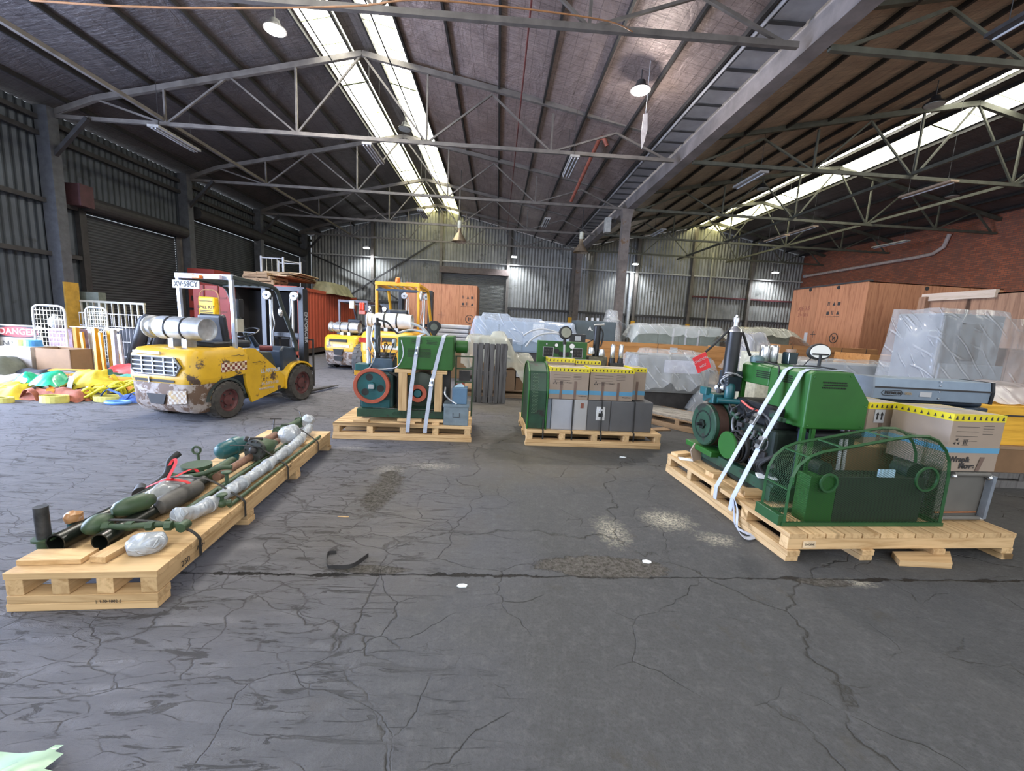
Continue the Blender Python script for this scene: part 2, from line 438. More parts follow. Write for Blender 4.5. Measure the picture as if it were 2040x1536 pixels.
    base = k.mix(k.ramp(grit, (.42, .35), (.52, 0.)), base, (.035, .035, .035))
    base = k.mix(k.ramp(k.noise(v, 2.4, 6, .7), (.60, 0.), (.70, .5)), base, (.060, .052, .038))
    base = k.mix(k.math('MULTIPLY', tan, .9), base, (.098, .084, .063))
    base = k.mix(k.math('MULTIPLY', k.ramp(k.noise(v, 14., 8, .8), (.50, 0.), (.75, 1.)), .35), base, (.18, .18, .185))
    saw = blob(1.55, 3.28, .26, .22, .9, 16, .8)
    for q in ((1.83, 2.98, .18, .13), (-.66, 4.42, .34, .14), (1.0, 3.05, .16, .30), (-1.1, 4.25, .22, .2), (-1.7, 4.95, .3, .1), (2.5, 2.45, .2, .06)):
        saw = k.math('MAXIMUM', saw, k.math('MULTIPLY', blob(*q, .95, 18, .85), .75))
    sawm = k.math('MULTIPLY', saw, k.ramp(k.noise(v, 45., 4, .8), (.42, 0.), (.56, 1.)))
    base = k.mix(sawm, base, (.50, .46, .36))
    base = k.mix(k.math('MULTIPLY', lm, .6), base, (.21, .21, .245))  # left floor lightened bluish: door daylight painted in along with the wear
    base = k.mix(k.math('MULTIPLY', ck, .80), base, (.028, .025, .020))
    base = k.mix(jm, base, (.015, .013, .012))
    base = k.mix(pot, base, k.ramp(rub, (.35, (.03, .026, .02)), (.65, (.13, .12, .11))))
    k.l(base, b.inputs['Base Color'])
    rg = k.ramp(k.math('ADD', k.noise(v, 1.1, 5), k.math('MULTIPLY', lm, .4)), (.3, .58), (.8, .92)); k.l(rg, b.inputs['Roughness'])
    b.inputs['Specular IOR Level'].default_value = .30
    h = k.math('ADD', k.math('MULTIPLY', k.math('ADD', ck, jm), -.8), k.math('ADD', k.math('MULTIPLY', k.noise(v, 7., 8, .7), .7), k.math('MULTIPLY', grit, .25)))
    # slate-like scaling of the worn area
    h = k.math('ADD', h, k.math('MULTIPLY', k.math('MULTIPLY', k.noise(k.coords((1.4, 4.5, 1), rot=(0, 0, -.3)), 2.6, 8, .74, .8), lm), 2.6))
    h = k.math('ADD', h, k.math('MULTIPLY', pot, k.math('SUBTRACT', rub, 1.4)))
    k.bump(h, .8, .022, b)
    return m
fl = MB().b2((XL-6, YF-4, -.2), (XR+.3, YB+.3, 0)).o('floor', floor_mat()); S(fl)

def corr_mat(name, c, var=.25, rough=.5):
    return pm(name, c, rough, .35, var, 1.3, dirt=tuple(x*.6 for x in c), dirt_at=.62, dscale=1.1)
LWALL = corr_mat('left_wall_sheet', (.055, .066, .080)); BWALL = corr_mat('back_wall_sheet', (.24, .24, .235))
def corr(u0, u1, z0, z1, pitch, amp, fn, top=None):
    """vertical corrugations; fn(u, z, off) -> point"""
    n = int((u1-u0)/pitch*6); vs = []; fs = []
    for i in range(n+1):
        u = u0+(u1-u0)*i/n; o_ = amp*math.sin(2*PI*u/pitch); zt = top(u) if top else z1
        vs += [fn(u, z0, o_), fn(u, zt, o_)]
    for i in range(n): a = 2*i; fs.append((a, a+2, a+3, a+1))
    B = MB(); B.add(vs, fs); return B
# back wall with its posts and rails
gz = lambda x: zroof(x)-.02
bw = MB()
for (a, b_, z0) in ((XL, -3.85, 0), (-3.85, .45, 4.95), (.45, XR, 0)):
    q = corr(a, b_, z0, 7, .21, .022, lambda u, z, o_: (u, YB+o_, z), gz); bw.add(q.v, q.f)
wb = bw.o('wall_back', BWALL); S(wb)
for x in (-8.45, -3.95, .55, 4.95, 9.3, 13.15, 17.3):
    MB().b2((x-.09, YB-.32, 0 if x not in (-3.95, .55) else 0), (x+.09, YB-.05, zroof(x)-.1)).o('wall_post', STEELG, wb)
for x in (4.95, 9.3, 13.15, 17.3): MB().b2((x-.15, YB-.36, 0), (x+.15, YB-.33, 2.35)).o('yellow_post_guard', YELCLEAN, wb)
MB().b2((XL, YB-.2, 5.58), (XR, YB-.04, 5.66)).o('wall_rail', pm('pale_rail', (.42, .42, .42), .5), wb)
MB().b2((.6, YB-.2, 2.68), (XR, YB-.04, 2.82)).o('wall_rail', DARKST, wb)
MB().b2((XL, YB-.2, 2.68), (-3.9, YB-.04, 2.82)).o('wall_rail', DARKST, wb)
MB().b2((13.3, YB-.2, 4.2), (XR, YB-.04, 4.3)).o('wall_rail', pm('maroon_rail', (.10, .03, .035), .5), wb)
for a, b_ in (((-12.3, 5.5), (-8.5, 4.0)), ((-8.5, 4.0), (-4.2, 6.9)), ((-8.5, 4.0), (-12.0, 1.6)), ((-8.5, 4.0), (-4.6, 1.6)), ((-12.2, 2.8), (-8.5, .8))):
    MB().bar((a[0], YB-.3, a[1]), (b_[0], YB-.3, b_[1]), .09).o('wind_brace', DARKST, wb)
dp = MB().tube([(14.35, YB-.4, 7.2), (14.4, YB-.4, 3.0), (14.4, YB-.4, 0)], .05).o('downpipe', CREAM, wb)
dp2 = MB().tube([(8.95, YB-.3, 5.6), (8.95, YB-.3, 1.5)], .11).o('downpipe', pm('pale_pipe', (.5, .52, .56), .5), wb)

# roller doors
def roller(name, n, fn, w, z0, z1, mat, nrm):
    B = MB(); rows = int((z1-z0)/.085); vs = []; fs = []
    for i in range(rows*4+1):
        z = z0+(z1-z0)*i/(rows*4); o_ = .018*math.sin(2*PI*i/4+.8)
        vs += [fn(0, z, o_), fn(w, z, o_)]
    for i in range(rows*4): a = 2*i; fs.append((a, a+1, a+3, a+2))
    B.add(vs, fs); d = S(B.o(name, mat)); return d
RB = pm('back_roller_door_sheet', (.14, .14, .135), .5, .3, .15, 2); RL = pm('left_roller_door_sheet', (.085, .092, .10), .42, .4, .15, 2)
d1 = roller('door_1', 1, lambda u, z, o_: (-3.85+u, YB-.02+o_, z), 4.3, 0, 4.95, RB, None)
MB().b2((-4.0, YB-.45, 4.85), (.6, YB-.02, 5.25)).o('roller_hood', pm('hood_brown', (.12, .09, .085), .6), d1)
d2 = roller('door_2', 2, lambda u, z, o_: (XL-.02-o_, 13.3+u, z), 3.55, 0, 4.25, RL, None)
MB().cyl((XL+.22, 13.1, 4.5), (XL+.22, 17.0, 4.5), .22).o('roller_drum', DARKST, d2)
MB().b2((XL+.0, 13.05, 0), (XL+.14, 13.25, 4.5)).o('door_track', DARKST, d2); MB().b2((XL+.0, 16.9, 0), (XL+.14, 17.0, 4.5)).o('door_track', STEELG, d2)
MB().b2((XL+.0, 12.75, 4.35), (XL+.5, 13.15, 4.95)).o('drive_housing', pm('maroon_box', (.07, .03, .035), .6), d2)
d3 = roller('door_3', 3, lambda u, z, o_: (XL-.02-o_, 17.85+u, z), 9.1, 0, 5.15, RL, None)
MB().cyl((XL+.22, 17.7, 5.4), (XL+.22, 27.0, 5.4), .24).o('roller_drum', DARKST, d3)
# left wall (open doorway between y=4.6 and y=8.8 lets the daylight in)
lw = MB()
fnL = lambda u, z, o_: (XL-o_, u, z)
for (a, b_, z0, z1) in ((YF, .5, 0, 6.7), (.5, 4.9, 2.3, 6.7), (4.9, 8.9, 4.6, 6.7), (8.9, 13.3, 0, 6.7), (13.3, 16.85, 4.25, 6.7), (16.85, 17.85, 0, 6.7), (17.85, 26.95, 5.15, 6.7), (26.95, YB, 0, 6.7)):  # low-hung near bay is unseen, added to keep sun off the floor
    q = corr(a, b_, z0, z1, .2, .02, fnL); lw.add(q.v, q.f)
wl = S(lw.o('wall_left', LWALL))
for y in (7.5, 12.3, 17.2, 22.1, 27.0):
    if y != 7.5:
        MB().b2((XL+.05, y-.14, 0), (XL+.4, y+.14, 6.7)).o('wall_post', pm('post_grey_blue', (.10, .105, .12), .5, .2), wl)
    MB().bar((XL+.25, y, 5.4), (XL+1.3, y, 6.5), .1).o('knee_brace', DARKST, wl)
MB().b2((XL+.41, 12.1, 0), (XL+.45, 12.5, 2.15)).o('yellow_post_guard', pm('post_yellow', (.45, .26, .04), .6), wl)
for z in (2.9, 4.3, 6.0, 6.4):
    MB().b2((XL+.02, 9.0, z-.06), (XL+.16, 13.0 if z < 5 else 28.3, z+.06)).o('wall_rail', DARKST, wl)
# right wall: red brick under the roof edge
def brick_mat():
    m, nt, b = nmat('red_brick'); k = NT(nt)
    t = k.n('ShaderNodeTexCoord'); sp = k.n('ShaderNodeSeparateXYZ'); k.l(t.outputs['Object'], sp.inputs[0])
    cb = k.n('ShaderNodeCombineXYZ'); k.l(sp.outputs[1], cb.inputs[0]); k.l(sp.outputs[2], cb.inputs[1])
    br = k.n('ShaderNodeTexBrick'); k.l(cb.outputs[0], br.inputs['Vector'])
    br.inputs['Scale'].default_value = 1.; br.inputs['Brick Width'].default_value = .24; br.inputs['Row Height'].default_value = .086
    br.inputs['Mortar Size'].default_value = .010; br.inputs['Color1'].default_value = (.46, .135, .07, 1); br.inputs['Color2'].default_value = (.27, .08, .045, 1)
    br.inputs['Mortar'].default_value = (.13, .085, .07, 1)
    f = k.noise(t.outputs['Object'], 1.1, 5); col = k.mix(k.ramp(f, (.4, 0.), (.7, .6)), br.outputs['Color'], (.17, .085, .065))
    k.l(col, b.inputs['Base Color']); b.inputs['Roughness'].default_value = .85; k.bump(br.outputs['Fac'], -.6, .01, b)
    return m
wr = S(MB().b2((XR, YF, 0), (XR+.25, YB, 7.35)).o('wall_right', brick_mat()))
bp = MB().tube([(XR-.12, 27.9, 5.98), (XR-.12, 20.6, 6.05), (XR-.12, 19.75, 6.1), (XR-.12, 19.3, 6.35), (XR-.12, 19.15, 6.9)], .085, 10).o('drain_pipe', pm('salmon_pipe', (.50, .40, .38), .5), wr, smooth=True)
MB().cyl((XR-.12, 28.1, 5.98), (XR-.12, 27.9, 5.98), .11).o('pipe_end', WHITE, wr)

# ceiling: foil blanket over wire mesh on purlins
def foil_mat(name, c1, c2, wire=.02):
    m, nt, b = nmat(name); k = NT(nt)
    v = k.coords(); f = k.noise(k.coords((1, .55, 1)), 1.6, 6, .6, 1.5); g = k.noise(k.coords((1, 5, 1)), 3., 6, .7, 1.)
    col = k.ramp(k.math('ADD', k.math('MULTIPLY', f, .5), k.math('MULTIPLY', g, .5)), (.35, c2), (.65, c1))
    sp = k.n('ShaderNodeSeparateXYZ'); k.l(v, sp.inputs[0])
    def wirel(o_, s):
        fr = k.math('FRACT', k.math('MULTIPLY', k.math('ADD', sp.outputs[o_], k.math('MULTIPLY', f, .10)), s))
        return k.math('LESS_THAN', fr, .045)
    wm = k.math('MAXIMUM', wirel(0, 3.4), wirel(1, 3.4))
    col = k.mix(k.math('MULTIPLY', wm, .55), col, tuple(c*.35 for c in c2))
    k.l(col, b.inputs['Base Color']); b.inputs['Roughness'].default_value = .42; b.inputs['Metallic'].default_value = .35
    k.bump(k.math('ADD', f, k.math('MULTIPLY', g, .5)), .9, .06, b)
    return m
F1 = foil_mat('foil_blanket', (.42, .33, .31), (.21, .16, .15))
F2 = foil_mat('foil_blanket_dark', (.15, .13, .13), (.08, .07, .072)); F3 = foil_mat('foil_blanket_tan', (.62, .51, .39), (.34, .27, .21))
def slope(x0, x1, mat, name='ceiling', parent=None):
    B = MB(); n = 24; ys = [YF+(YB+.3-YF)*i/n for i in range(n+1)]; xs = [x0+(x1-x0)*i/6 for i in range(7)]
    vs = [(x, y, zroof(x)) for y in ys for x in xs]; fs = [(j*7+i, j*7+i+1, (j+1)*7+i+1, (j+1)*7+i) for j in range(n) for i in range(6)]
    vs2 = [(p[0], p[1], p[2]+.05) for p in vs]
    B.add(vs, fs); B.add(vs2, fs)
    return B.o(name, mat, parent, smooth=False)
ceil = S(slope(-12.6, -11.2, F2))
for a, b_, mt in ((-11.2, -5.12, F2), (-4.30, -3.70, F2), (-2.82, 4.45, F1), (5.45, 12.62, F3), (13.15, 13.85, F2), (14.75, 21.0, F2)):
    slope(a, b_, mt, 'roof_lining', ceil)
sky1 = emis('skylight_sheet', (1, 1, 1), 1)
def sky_mat():
    m, nt, b = nmat('translucent_roof_sheet'); k = NT(nt)
    v = k.coords((1, .45, 1)); f = k.noise(v, 2.4, 8, .75, .5); g = k.noise(k.coords((9, 2.5, 1)), 3., 5, .8)
    sp = k.n('ShaderNodeSeparateXYZ'); k.l(k.coords(), sp.inputs[0])
    far = k.math('MULTIPLY', k.math('SUBTRACT', sp.outputs[1], 14.),.008)     # more moss on the sheets at the far end
    mk = k.ramp(k.math('ADD', k.math('ADD', k.math('MULTIPLY', f, .6), k.math('MULTIPLY', g, .4)), far), (.50, 0.), (.62, 1.))
    col = k.mix(mk, (1., .99, .86), (.50, .46, .14))
    k.l(col, b.inputs['Emission Color']); k.l(k.mix(.5, col, (0, 0, 0)), b.inputs['Base Color'])
    b.inputs['Emission Strength'].default_value = 5.5
    return m
SKY = sky_mat()
n = 0
for a, b_ in ((-5.12, -4.30), (-3.70, -2.82), (12.62, 13.15), (13.85, 14.75)):
    n += 1; wd = S(slope(a, b_, SKY, 'window_%d' % n))
    B = MB()
    for j in range(36):
        y = YF+.9*j; B.bar((a, y, zroof(a)-.03), (b_, y, zroof(b_)-.03), .012 if j % 4 else .06, .015)
    B.o('window_frame', pm('mossy_frame', (.10, .11, .05), .8), wd)
PUR = pm('dark_purlin', (.030, .028, .028), .6, .2)
for x in [-11.9, -10.9, -9.7, -8.5, -7.3, -6.2, -5.2, -4.35, -3.65, -2.75, -1.5, -.25, 1.0, 2.2, 3.4, 4.3, 5.7, 6.8, 8.0, 9.2, 10.4, 11.5, 12.55, 13.2, 13.8, 14.85, 16, 17.2, 18.4, 19.6, 20.6]:
    z = zroof(x)-.075
    MB().b2((x-.026, YF, z-.03), (x+.026, YB, z+.07)).o('purlin', PUR, ceil)
for x, z, mt in ((.35, 7.55, pm('maroon_conduit', (.12, .03, .03), .5)), (-4.75, 8.35, DARKST), (-3.1, 8.2, DARKST)):
    MB().tube([(x, YF, z), (x, YB-.3, z)], .02, 6).o('conduit', mt, ceil)
# valley gutter and its girder
GUT = pm('gutter_zinc', (.32, .31, .32), .55, .3, .2, 2); GIR = pm('girder_grey', (.20, .175, .17), .65, .2, .3, 2)
g = thing('valley_gutter', 'long grey box gutter with dark cross straps between the two roof spans', 'gutter', (4.72, 12, 7.0))
MB().b2((-.32, -16, -.02), (.30, 16.1, .0)).o('gutter_sole', GUT, g); MB().b2((-.34, -16, -.02), (-.30, 16.1, .1)).o('gutter_side', GUT, g)
for j in range(48): MB().b2((-.34, -15.6+j*.66, -.045), (.30, -15.52+j*.66, -.02)).o('gutter_strap', DARKST, g)
g = thing('valley_girder', 'deep grey steel girder running under the roof valley to the back wall', 'girder', (5.2, 12, 6.9))
MB().b2((-.16, -16, -.38), (.16, 16.15, -.34)).o('bottom_flange', GIR, g); MB().b2((-.16, -16, .36), (.16, 16.15, .40)).o('top_flange', GIR, g)
MB().b2((-.12, -16, -.34), (.12, 16.15, .36)).o('web', GIR, g)
# columns
def column(y, label, rusty=False):
    t = thing('steel_column', label, 'column', (5.05, y, 0), 0)
    MB().prism([(-.165, 0), (.165, 0), (.165, 6.05), (.24, 6.5), (-.24, 6.5), (-.165, 6.05)], -.16, .16).o('shaft', pm('column_brown_grey', (.17, .145, .135), .7, .1, .35, 3, dirt=(.16, .10, .06), dirt_at=.6), t)
    MB().b2((-.28, -.28, 0), (.28, .28, .03)).o('base_plate', DARKST, t)
    return t
column(17.3, 'tall brown-grey steel column standing mid-hall under the valley girder')
column(27.0, 'far steel column under the valley girder close to the back wall')

# roof trusses
def truss(x0, xr, x1, y, label, mat=STEELG):
    t = thing('roof_truss', label, 'roof truss', (xr, y, ZC), 0, 'roof trusses')
    hl = xr-x0; hr = x1-xr
    def zt(x): return zroof(max(-12.6, min(21, x)))-.26-ZC if not 4.45 < x < 5.45 else .6
    def P(x, z): return (x-xr, 0, z)
    TB = lambda a, b_, w_, h_, nm: MB().bar(a, b_, w_, h_).o(nm, mat, t)
    TB(P(x0+.1, 0), P(x1-.1, 0), .08, .095, 'bottom_chord')
    xs = [x0+.1, x0+1.4, xr, x1-.05] if x0 < -5 else [x0+.1, xr, x1-.05]
    for a, b_ in zip(xs, xs[1:]): TB(P(a, zt(a)), P(b_, zt(b_)), .10, .14, 'top_chord')
    kx = [(-7.2, 0), (-5.35, 1), (-3.6, 0), (-1.8, 1), (0, 0), (1.8, 1), (3.6, 0), (5.35, 1), (7.2, 0)]
    sc = min(hl, hr)/8.6
    pts = [(xr+q*sc, b_) for q, b_ in kx]
    for (a, ba), (c, bc) in zip(pts, pts[1:]):
        TB(P(a, 0 if ba else zt(a)), P(c, 0 if bc else zt(c)), .048, .048, 'diagonal')
    for q in (-5.35, -1.8, 1.8, 5.35):
        a = xr+q*sc; TB(P(a, 0), P(a, zt(a)), .05, .05, 'vertical_strut')
    TB(P(pts[0][0], zt(pts[0][0])), P(x0+.3, 0), .055, .055, 'diagonal'); TB(P(pts[-1][0], zt(pts[-1][0])), P(x1-.3, 0), .055, .055, 'diagonal')
TY = [7.5, 12.4, 17.3, 22.1, 26.6]
ORD = ['nearest', 'second', 'third', 'fourth', 'farthest']
MAR = pm('maroon_chord_steel', (.16, .12, .115), .6, .2, .3, 3); GRN = pm('greenish_truss_steel', (.095, .095, .075), .6, .3, .3, 3)
for y, od in zip(TY, ORD):
    od2 = od if od in ('nearest', 'farthest') else od+' nearest'
    truss(-12.5, RIDL, 4.95, y, '%s steel roof truss over the left half of the hall' % od2)
    truss(5.3, RIDR, 21.0, y, '%s steel roof truss over the right half, towards the brick wall' % od2, GRN)
# longitudinal ties from truss to truss, carried on the bottom chords
for x, lb in ((-9.35, 'long grey tie bar across the truss chords near the left wall'), (12.0, 'long pale tie pipe across the truss chords right of the valley'), (15.4, 'long pale tie pipe beyond the right ridge, nearest the brick wall')):
    o = MB().bar((0, -16, 0), (0, 16.3, 0), .09).o('tie_bar', STEELG if x < 0 else GRN, loc=(x, 12, ZC+.11)); tag(o, lb, 'tie bar')

# ---- light fittings
def highbay(loc, lit, label, hang=None):
    t = thing('high_bay_lamp', label, 'ceiling lamp', loc, 0); hang = zroof(loc[0])-loc[2]-.2
    MB().lathe([(.05, .22), (.09, .2), (.12, .1), (.22, .03), (.23, 0), (.21, 0)], seg=24).o('housing', BLKMET if not lit else DARKST, t, smooth=True)
    MB().lathe([(.20, .0), (.20, -.015)], seg=24).o('diffuser', LAMP if lit else pm('lamp_off', (.30, .31, .30), .3), t)
    MB().tube([(0, 0, .2), (0, 0, .2+hang)], .012, 6).o('hanger', DARKST, t)
    if lit:
        light('lamp_light', 'SPOT', (loc[0], loc[1], loc[2]-.05), 900, (1, .93, .86), (0, 0, -1), spot_size=2.7, spot_blend=.6, shadow_soft_size=.2)
        light('lamp_spill', 'POINT', (loc[0], loc[1], loc[2]-.18), 60, (1, .93, .86), shadow_soft_size=.15)
highbay((-5.08, 10, 7.62), True, 'lit round high bay lamp left of the left skylight', .8)
highbay((2.98, 10, 7.0), True, 'lit round high bay lamp left of the valley gutter, with a hanging tag')
tg = MB().prism([(-.05, 0), (.04, .02), (.07, -.3), (.03, -.55), (-.02, -.72), (-.06, -.45)], -.006, .006).o('hanging_rag', pm('pale_pink_cloth', (.85, .72, .68), .8)); tg.location = (3.04, 9.65, 6.35); tag(tg, 'pale torn strip hanging on a cord under the right lit lamp', 'rag')
MB().tube([(0, 0, 0), (0, 0, zroof(3.04)-6.35)], .006, 5).o('cord', WHITE, tg)
highbay((-3.42, 15, 7.95), False, 'unlit black high bay lamp hanging under the left skylight', .7)
highbay((10.9, 11, 7.75), False, 'unlit high bay lamp above the right skylight strip, largest of the unlit ones')
highbay((10.37, 17, 7.55), False, 'small unlit high bay lamp beside the fluorescent batten in the right span')
highbay((17.25, 16, 7.4), False, 'unlit high bay lamp near the brick wall, at the end of the rusty batten')
def bell(loc, label):
    t = thing('bell_lamp', label, 'pendant lamp', loc)
    MB().lathe([(.06, .62), (.09, .6), (.09, .42), (.12, .38), (.2, .25), (.30, .1), (.36, 0), (.34, 0), (.28, .1), (.1, .34)], seg=28).o('shade', pm('dull_bell', (.38, .30, .22), .35, .6, .3, 8), t, smooth=True)
    MB().lathe([(.07, .6), (.10, .64), (.10, .9), (.06, .95)], seg=16).o('lamp_cap', pm('pale_cap', (.6, .6, .5), .5), t, smooth=True)
    MB().tube([(0, 0, .95), (0, 0, zroof(loc[0])-loc[2])], .015, 6).o('hanger', DARKST, t)
bell((-1.97, 20, 5.35), 'old bell-shaped lamp hanging in front of the back roller door')
bell((3.78, 20, 5.2), 'old bell-shaped lamp hanging left of the central column')
def flood(x, label, z=6.0):
    t = thing('flood_lamp', label, 'flood lamp', (x, 27.4, z))
    MB().box((0, .1, .08), (.32, .25, .10)).o('housing', DARKST, t); MB().box((0, 0, .0), (.34, .20, .05)).o('lamp_face', LAMPW, t)
    MB().tube([(0, .1, .1), (0, .1, zroof(x)-z)], .015, 6).o('hanger', DARKST, t)
    light('flood_light', 'SPOT', (x, 27.35, z-.06), 420, (.88, .95, 1), (0, .30, -1), spot_size=2.2, spot_blend=.7, shadow_soft_size=.12)
flood(-8.58, 'lit white flood lamp on the back wall left of the roller door'); flood(.88, 'lit white flood lamp just right of the back roller door')
flood(8.87, 'lit white flood lamp on the back wall right of the central column'); flood(18.35, 'lit white flood lamp on the back wall nearest the brick wall')
def batten(a, b_, label, mat=None, tubes=2, w_=.22):
    t = thing('strip_light', label, 'strip light', a); d = Vector(b_)-Vector(a); L = d.length
    t.rotation_euler = (0, 0, math.atan2(d.y, d.x))
    MB().b2((0, -w_/2, 0), (L, w_/2, .06)).o('tray', mat or pm('batten_grey', (.28, .27, .26), .5), t)
    for k in range(tubes):
        y = (k-(tubes-1)/2)*.09; MB().cyl((.03, y, -.02), (L-.03, y, -.02), .018, seg=8).o('tube_lamp', WHITE, t)
    for x in (.2, L-.2): MB().tube([(x, 0, .05), (x, 0, zroof(a[0]+d.x*x/L)-a[2])], .006, 5).o('hanger', DARKST, t)
RUB = pm('rusty_batten', (.34, .25, .18), .7)
for x, y, L_, lb, mt, n_, w2 in (
    (-9.45, 12.15, 1.6, 'wide unlit strip light below the second truss near the left wall', None, 2, .30),
    (-3.85, 12.3, 1.4, 'unlit strip light hanging below the left skylight beside its second truss', None, 3, .26),
    (1.95, 12.15, 1.55, 'unlit twin strip light left of the orange-red sprinkler pipe', None, 3, .26),
    (7.5, 12.3, 1.4, 'unlit strip light in the right span just right of the valley girder', None, 1, .26),
    (12.93, 12.0, 1.57, 'long rusty strip light nearest below the right skylight strip', RUB, 1, .26),
    (7.4, 5.15, 1.6, 'dark-backed strip light nearest the camera at the upper right corner', DARKST, 1, .26),
    (13.1, 17.4, 1.5, 'rusty strip light farther back under the right span, nearer one of two in line', RUB, 1, .24),
    (13.1, 19.1, 1.5, 'rusty strip light farther back under the right span, farther one of two in line', RUB, 1, .24),
    (18.5, 18.7, 1.75, 'unlit strip light close to the brick wall above the drain pipe', None, 1, .22),
    (-3.6, 18.8, 1.4, 'small strip light at the far end of the left skylight', None, 3, .26),
    (2.0, 18.9, 1.5, 'small strip light left of the far part of the valley girder', None, 3, .26),
    (7.5, 19.5, 1.4, 'small unlit strip light right of the central column', None, 1, .24)):
    batten((x, y, 6.35), (x, y+L_, 6.35), lb, mt, n_, w2)
# red fire pipe
o = MB().tube(smooth_pts([(0, 0, 0), (.06, -1.8, .34), (.12, -3.5, .66), (.14, -3.8, .72), (.24, -3.88, .70), (.36, -3.88, .50)]), .06, 10).o('fire_pipe', pm('rust_red_pipe', (.30, .09, .06), .6), smooth=True, loc=(2.71, 17.1, 6.64)); tag(o, 'orange-red sprinkler pipe sloping up to the roof left of the valley', 'pipe')
o = MB().b2((-.12, -.15, 0), (.12, .15, .62)).o('junction_box', pm('pale_box', (.45, .45, .43), .5), loc=(4.72, 19.0, 5.95)); MB().b2((.1, -.03, .45), (.36, .03, .58)).o('bracket', DARKST, o); tag(o, 'pale grey box fixed beside the valley girder near the central column', 'electrical box')
# ================================================================== PALLETS
def about(x, y, a): return Matrix.Translation((x, y, 0)) @ Matrix.Rotation(a, 4, 'Z')
def pallet(label, loc, rz, W, L, nstr, nskid, nboard, H=.215, gap=.012, wood_x=PINE_X, wood_y=PINE_Y, dbl=True, side=None):
    """stringers run along local y, skids and deck boards along local x; origin = front centre"""
    t = thing('timber_pallet', label, 'pallet', (loc[0], loc[1], 0), rz, None)
    sk, st = .09, .088; dk = H-sk-st
    for i in range(nskid):
        y = .05+(L-.1)*i/(nskid-1)
        for k in range(2 if dbl else 1):
            h = sk/(2 if dbl else 1)
            box((random.uniform(-.008, .008), y, h*(k+.5)), (W+random.uniform(-.01, .02), .1, h-.002), 'skid', wood_x, t, .003)
    for i in range(nstr):
        x = -W/2+.045+(W-.09)*i/(nstr-1)
        box((x, L/2, sk+st/2), (.08, L-.01, st-.001), 'stringer', wood_y, t, .003)
    bw_ = L/nboard
    for i in range(nboard):
        box((0, bw_*(i+.5), H-dk/2), (W, bw_-gap, dk-.001), 'deck_board', wood_x, t, .002)
    return t
MA = about(-2.1, 2.03, .077)
PA = pallet('long narrow pine pallet in the left foreground carrying green pipes and valves', (-2.1, 2.03), .077, .72, 2.85, 4, 4, 10, gap=.006)
for y, s, x, sz in ((.22, '250', .363, .05), (.36, 'ABH', .363, .04)):
    text(s, sz, 'stamp', INK, PA, (.363, y, .135+.02*(s == 'ABH')), PI/2, 0, PI/2, .0005)
text('|: 1:30-1802 :|', .022, 'stamp', INK, PA, (.12, -.003, .05), PI/2, 0, 0, .0005)
pallet('square pine pallet under the machine with the red-rimmed flywheel', (-1.195, 5.35), .045, 1.81, 1.02, 5, 3, 9)
MBt = about(-1.195, 5.35, .045) @ Matrix.Translation((1.195, -5.35, 0))
pallet('square pine pallet under the grey cabinets and taped cartons, mid-picture', (1.40, 5.38), .035, 1.88, 1.15, 5, 3, 9)
MCt = about(1.4, 5.38, .035) @ Matrix.Translation((-1.4, -5.38, 0))
RZD = .065
PD = pallet('pine pallet at the right foreground under the green engine and mesh guard', (2.18, 2.69), RZD-PI/2, 1.86, 1.92, 5, 4, 13, wood_x=PINE_X, wood_y=PINE_Y)
PD.location = Matrix.Translation((2.18, 2.69, 0)) @ Matrix.Rotation(RZD, 4, 'Z') @ Vector((0, .93, 0))
MD = about(2.18, 2.69, RZD)
zl = box((.932, .17, .135), (.004, .10, .05), 'maker_plate', pm('pale_stamp_wood', (.70, .54, .36), .8), PD)
text('ENGINE', .022, 'stamp', INK, PD, (.936, .17, .135), PI/2, 0, PI/2, .0004)

def W1(name, mb, mat, label, cat, group=None, bev=0, smooth=False):
    o = mb.o(name, mat, None, bev, smooth); tag(o, label, cat, group); return o
# loose boards and props
def board(c, d, label, rz=0, mat=None, M=None, rx=0):
    b = MB(M or Matrix.Identity(4)); b.box(c, d, rz, rx)
    return W1('loose_board', b, mat or (PINE_X if d[0] >= d[1] else PINE_Y), label, 'board', bev=.002)
TOP = .216
board((-.21, .13, TOP+.014), (.30, .115, .028), 'short pine board lying flat at the front left of the long pallet', .02, M=MA)
board((.03, .22, TOP+.018), (.085, .27, .036), 'short pine block lying lengthwise beside the white bubble-wrap bag', -.12, M=MA)
board((.29, 2.30, TOP+.015), (.10, .14, .03), 'small pine off-cut on the far right end of the long pallet', M=MA)
board((-1.76, 5.46, TOP+.018), (.20, .09, .034), 'packing board under the left front corner of the flywheel machine', M=MBt)
board((-1.12, 5.45, TOP+.045), (.32, .07, .028), 'thin packing strip under the flywheel machine between the two ratchet straps', M=MBt)
board((-1.10, 5.45, TOP+.015), (.11, .12, .03), 'small cube block under the thin strip, left of the second strap', M=MBt)
board((-.80, 5.45, TOP+.045), (.26, .07, .028), 'thin packing strip beside the steel tool box', M=MBt)
board((-.77, 5.45, TOP+.015), (.10, .12, .03), 'small cube block beside the steel tool box', M=MBt)
board((.14, 1.80, TOP+.018), (.22, .10, .036), 'packing block at the far left corner of the engine pallet', .3, M=MD)
board((.15, 1.14, TOP+.022), (.15, .12, .044), 'packing block under the engine base, middle of the pallet edge', .1, M=MD)
board((.19, .66, TOP+.018), (.22, .10, .036), 'lower packing block under the engine base beside the strap', .05, M=MD)
board((.19, .62, TOP+.055), (.26, .11, .034), 'upper packing board beside the strap, nearest the mesh guard', -.1, M=MD)
lb = MB(); lb.prism([(3.03, 2.67), (3.42, 2.655), (3.60, 2.83), (3.10, 2.80)], 0, .045, 'XY')
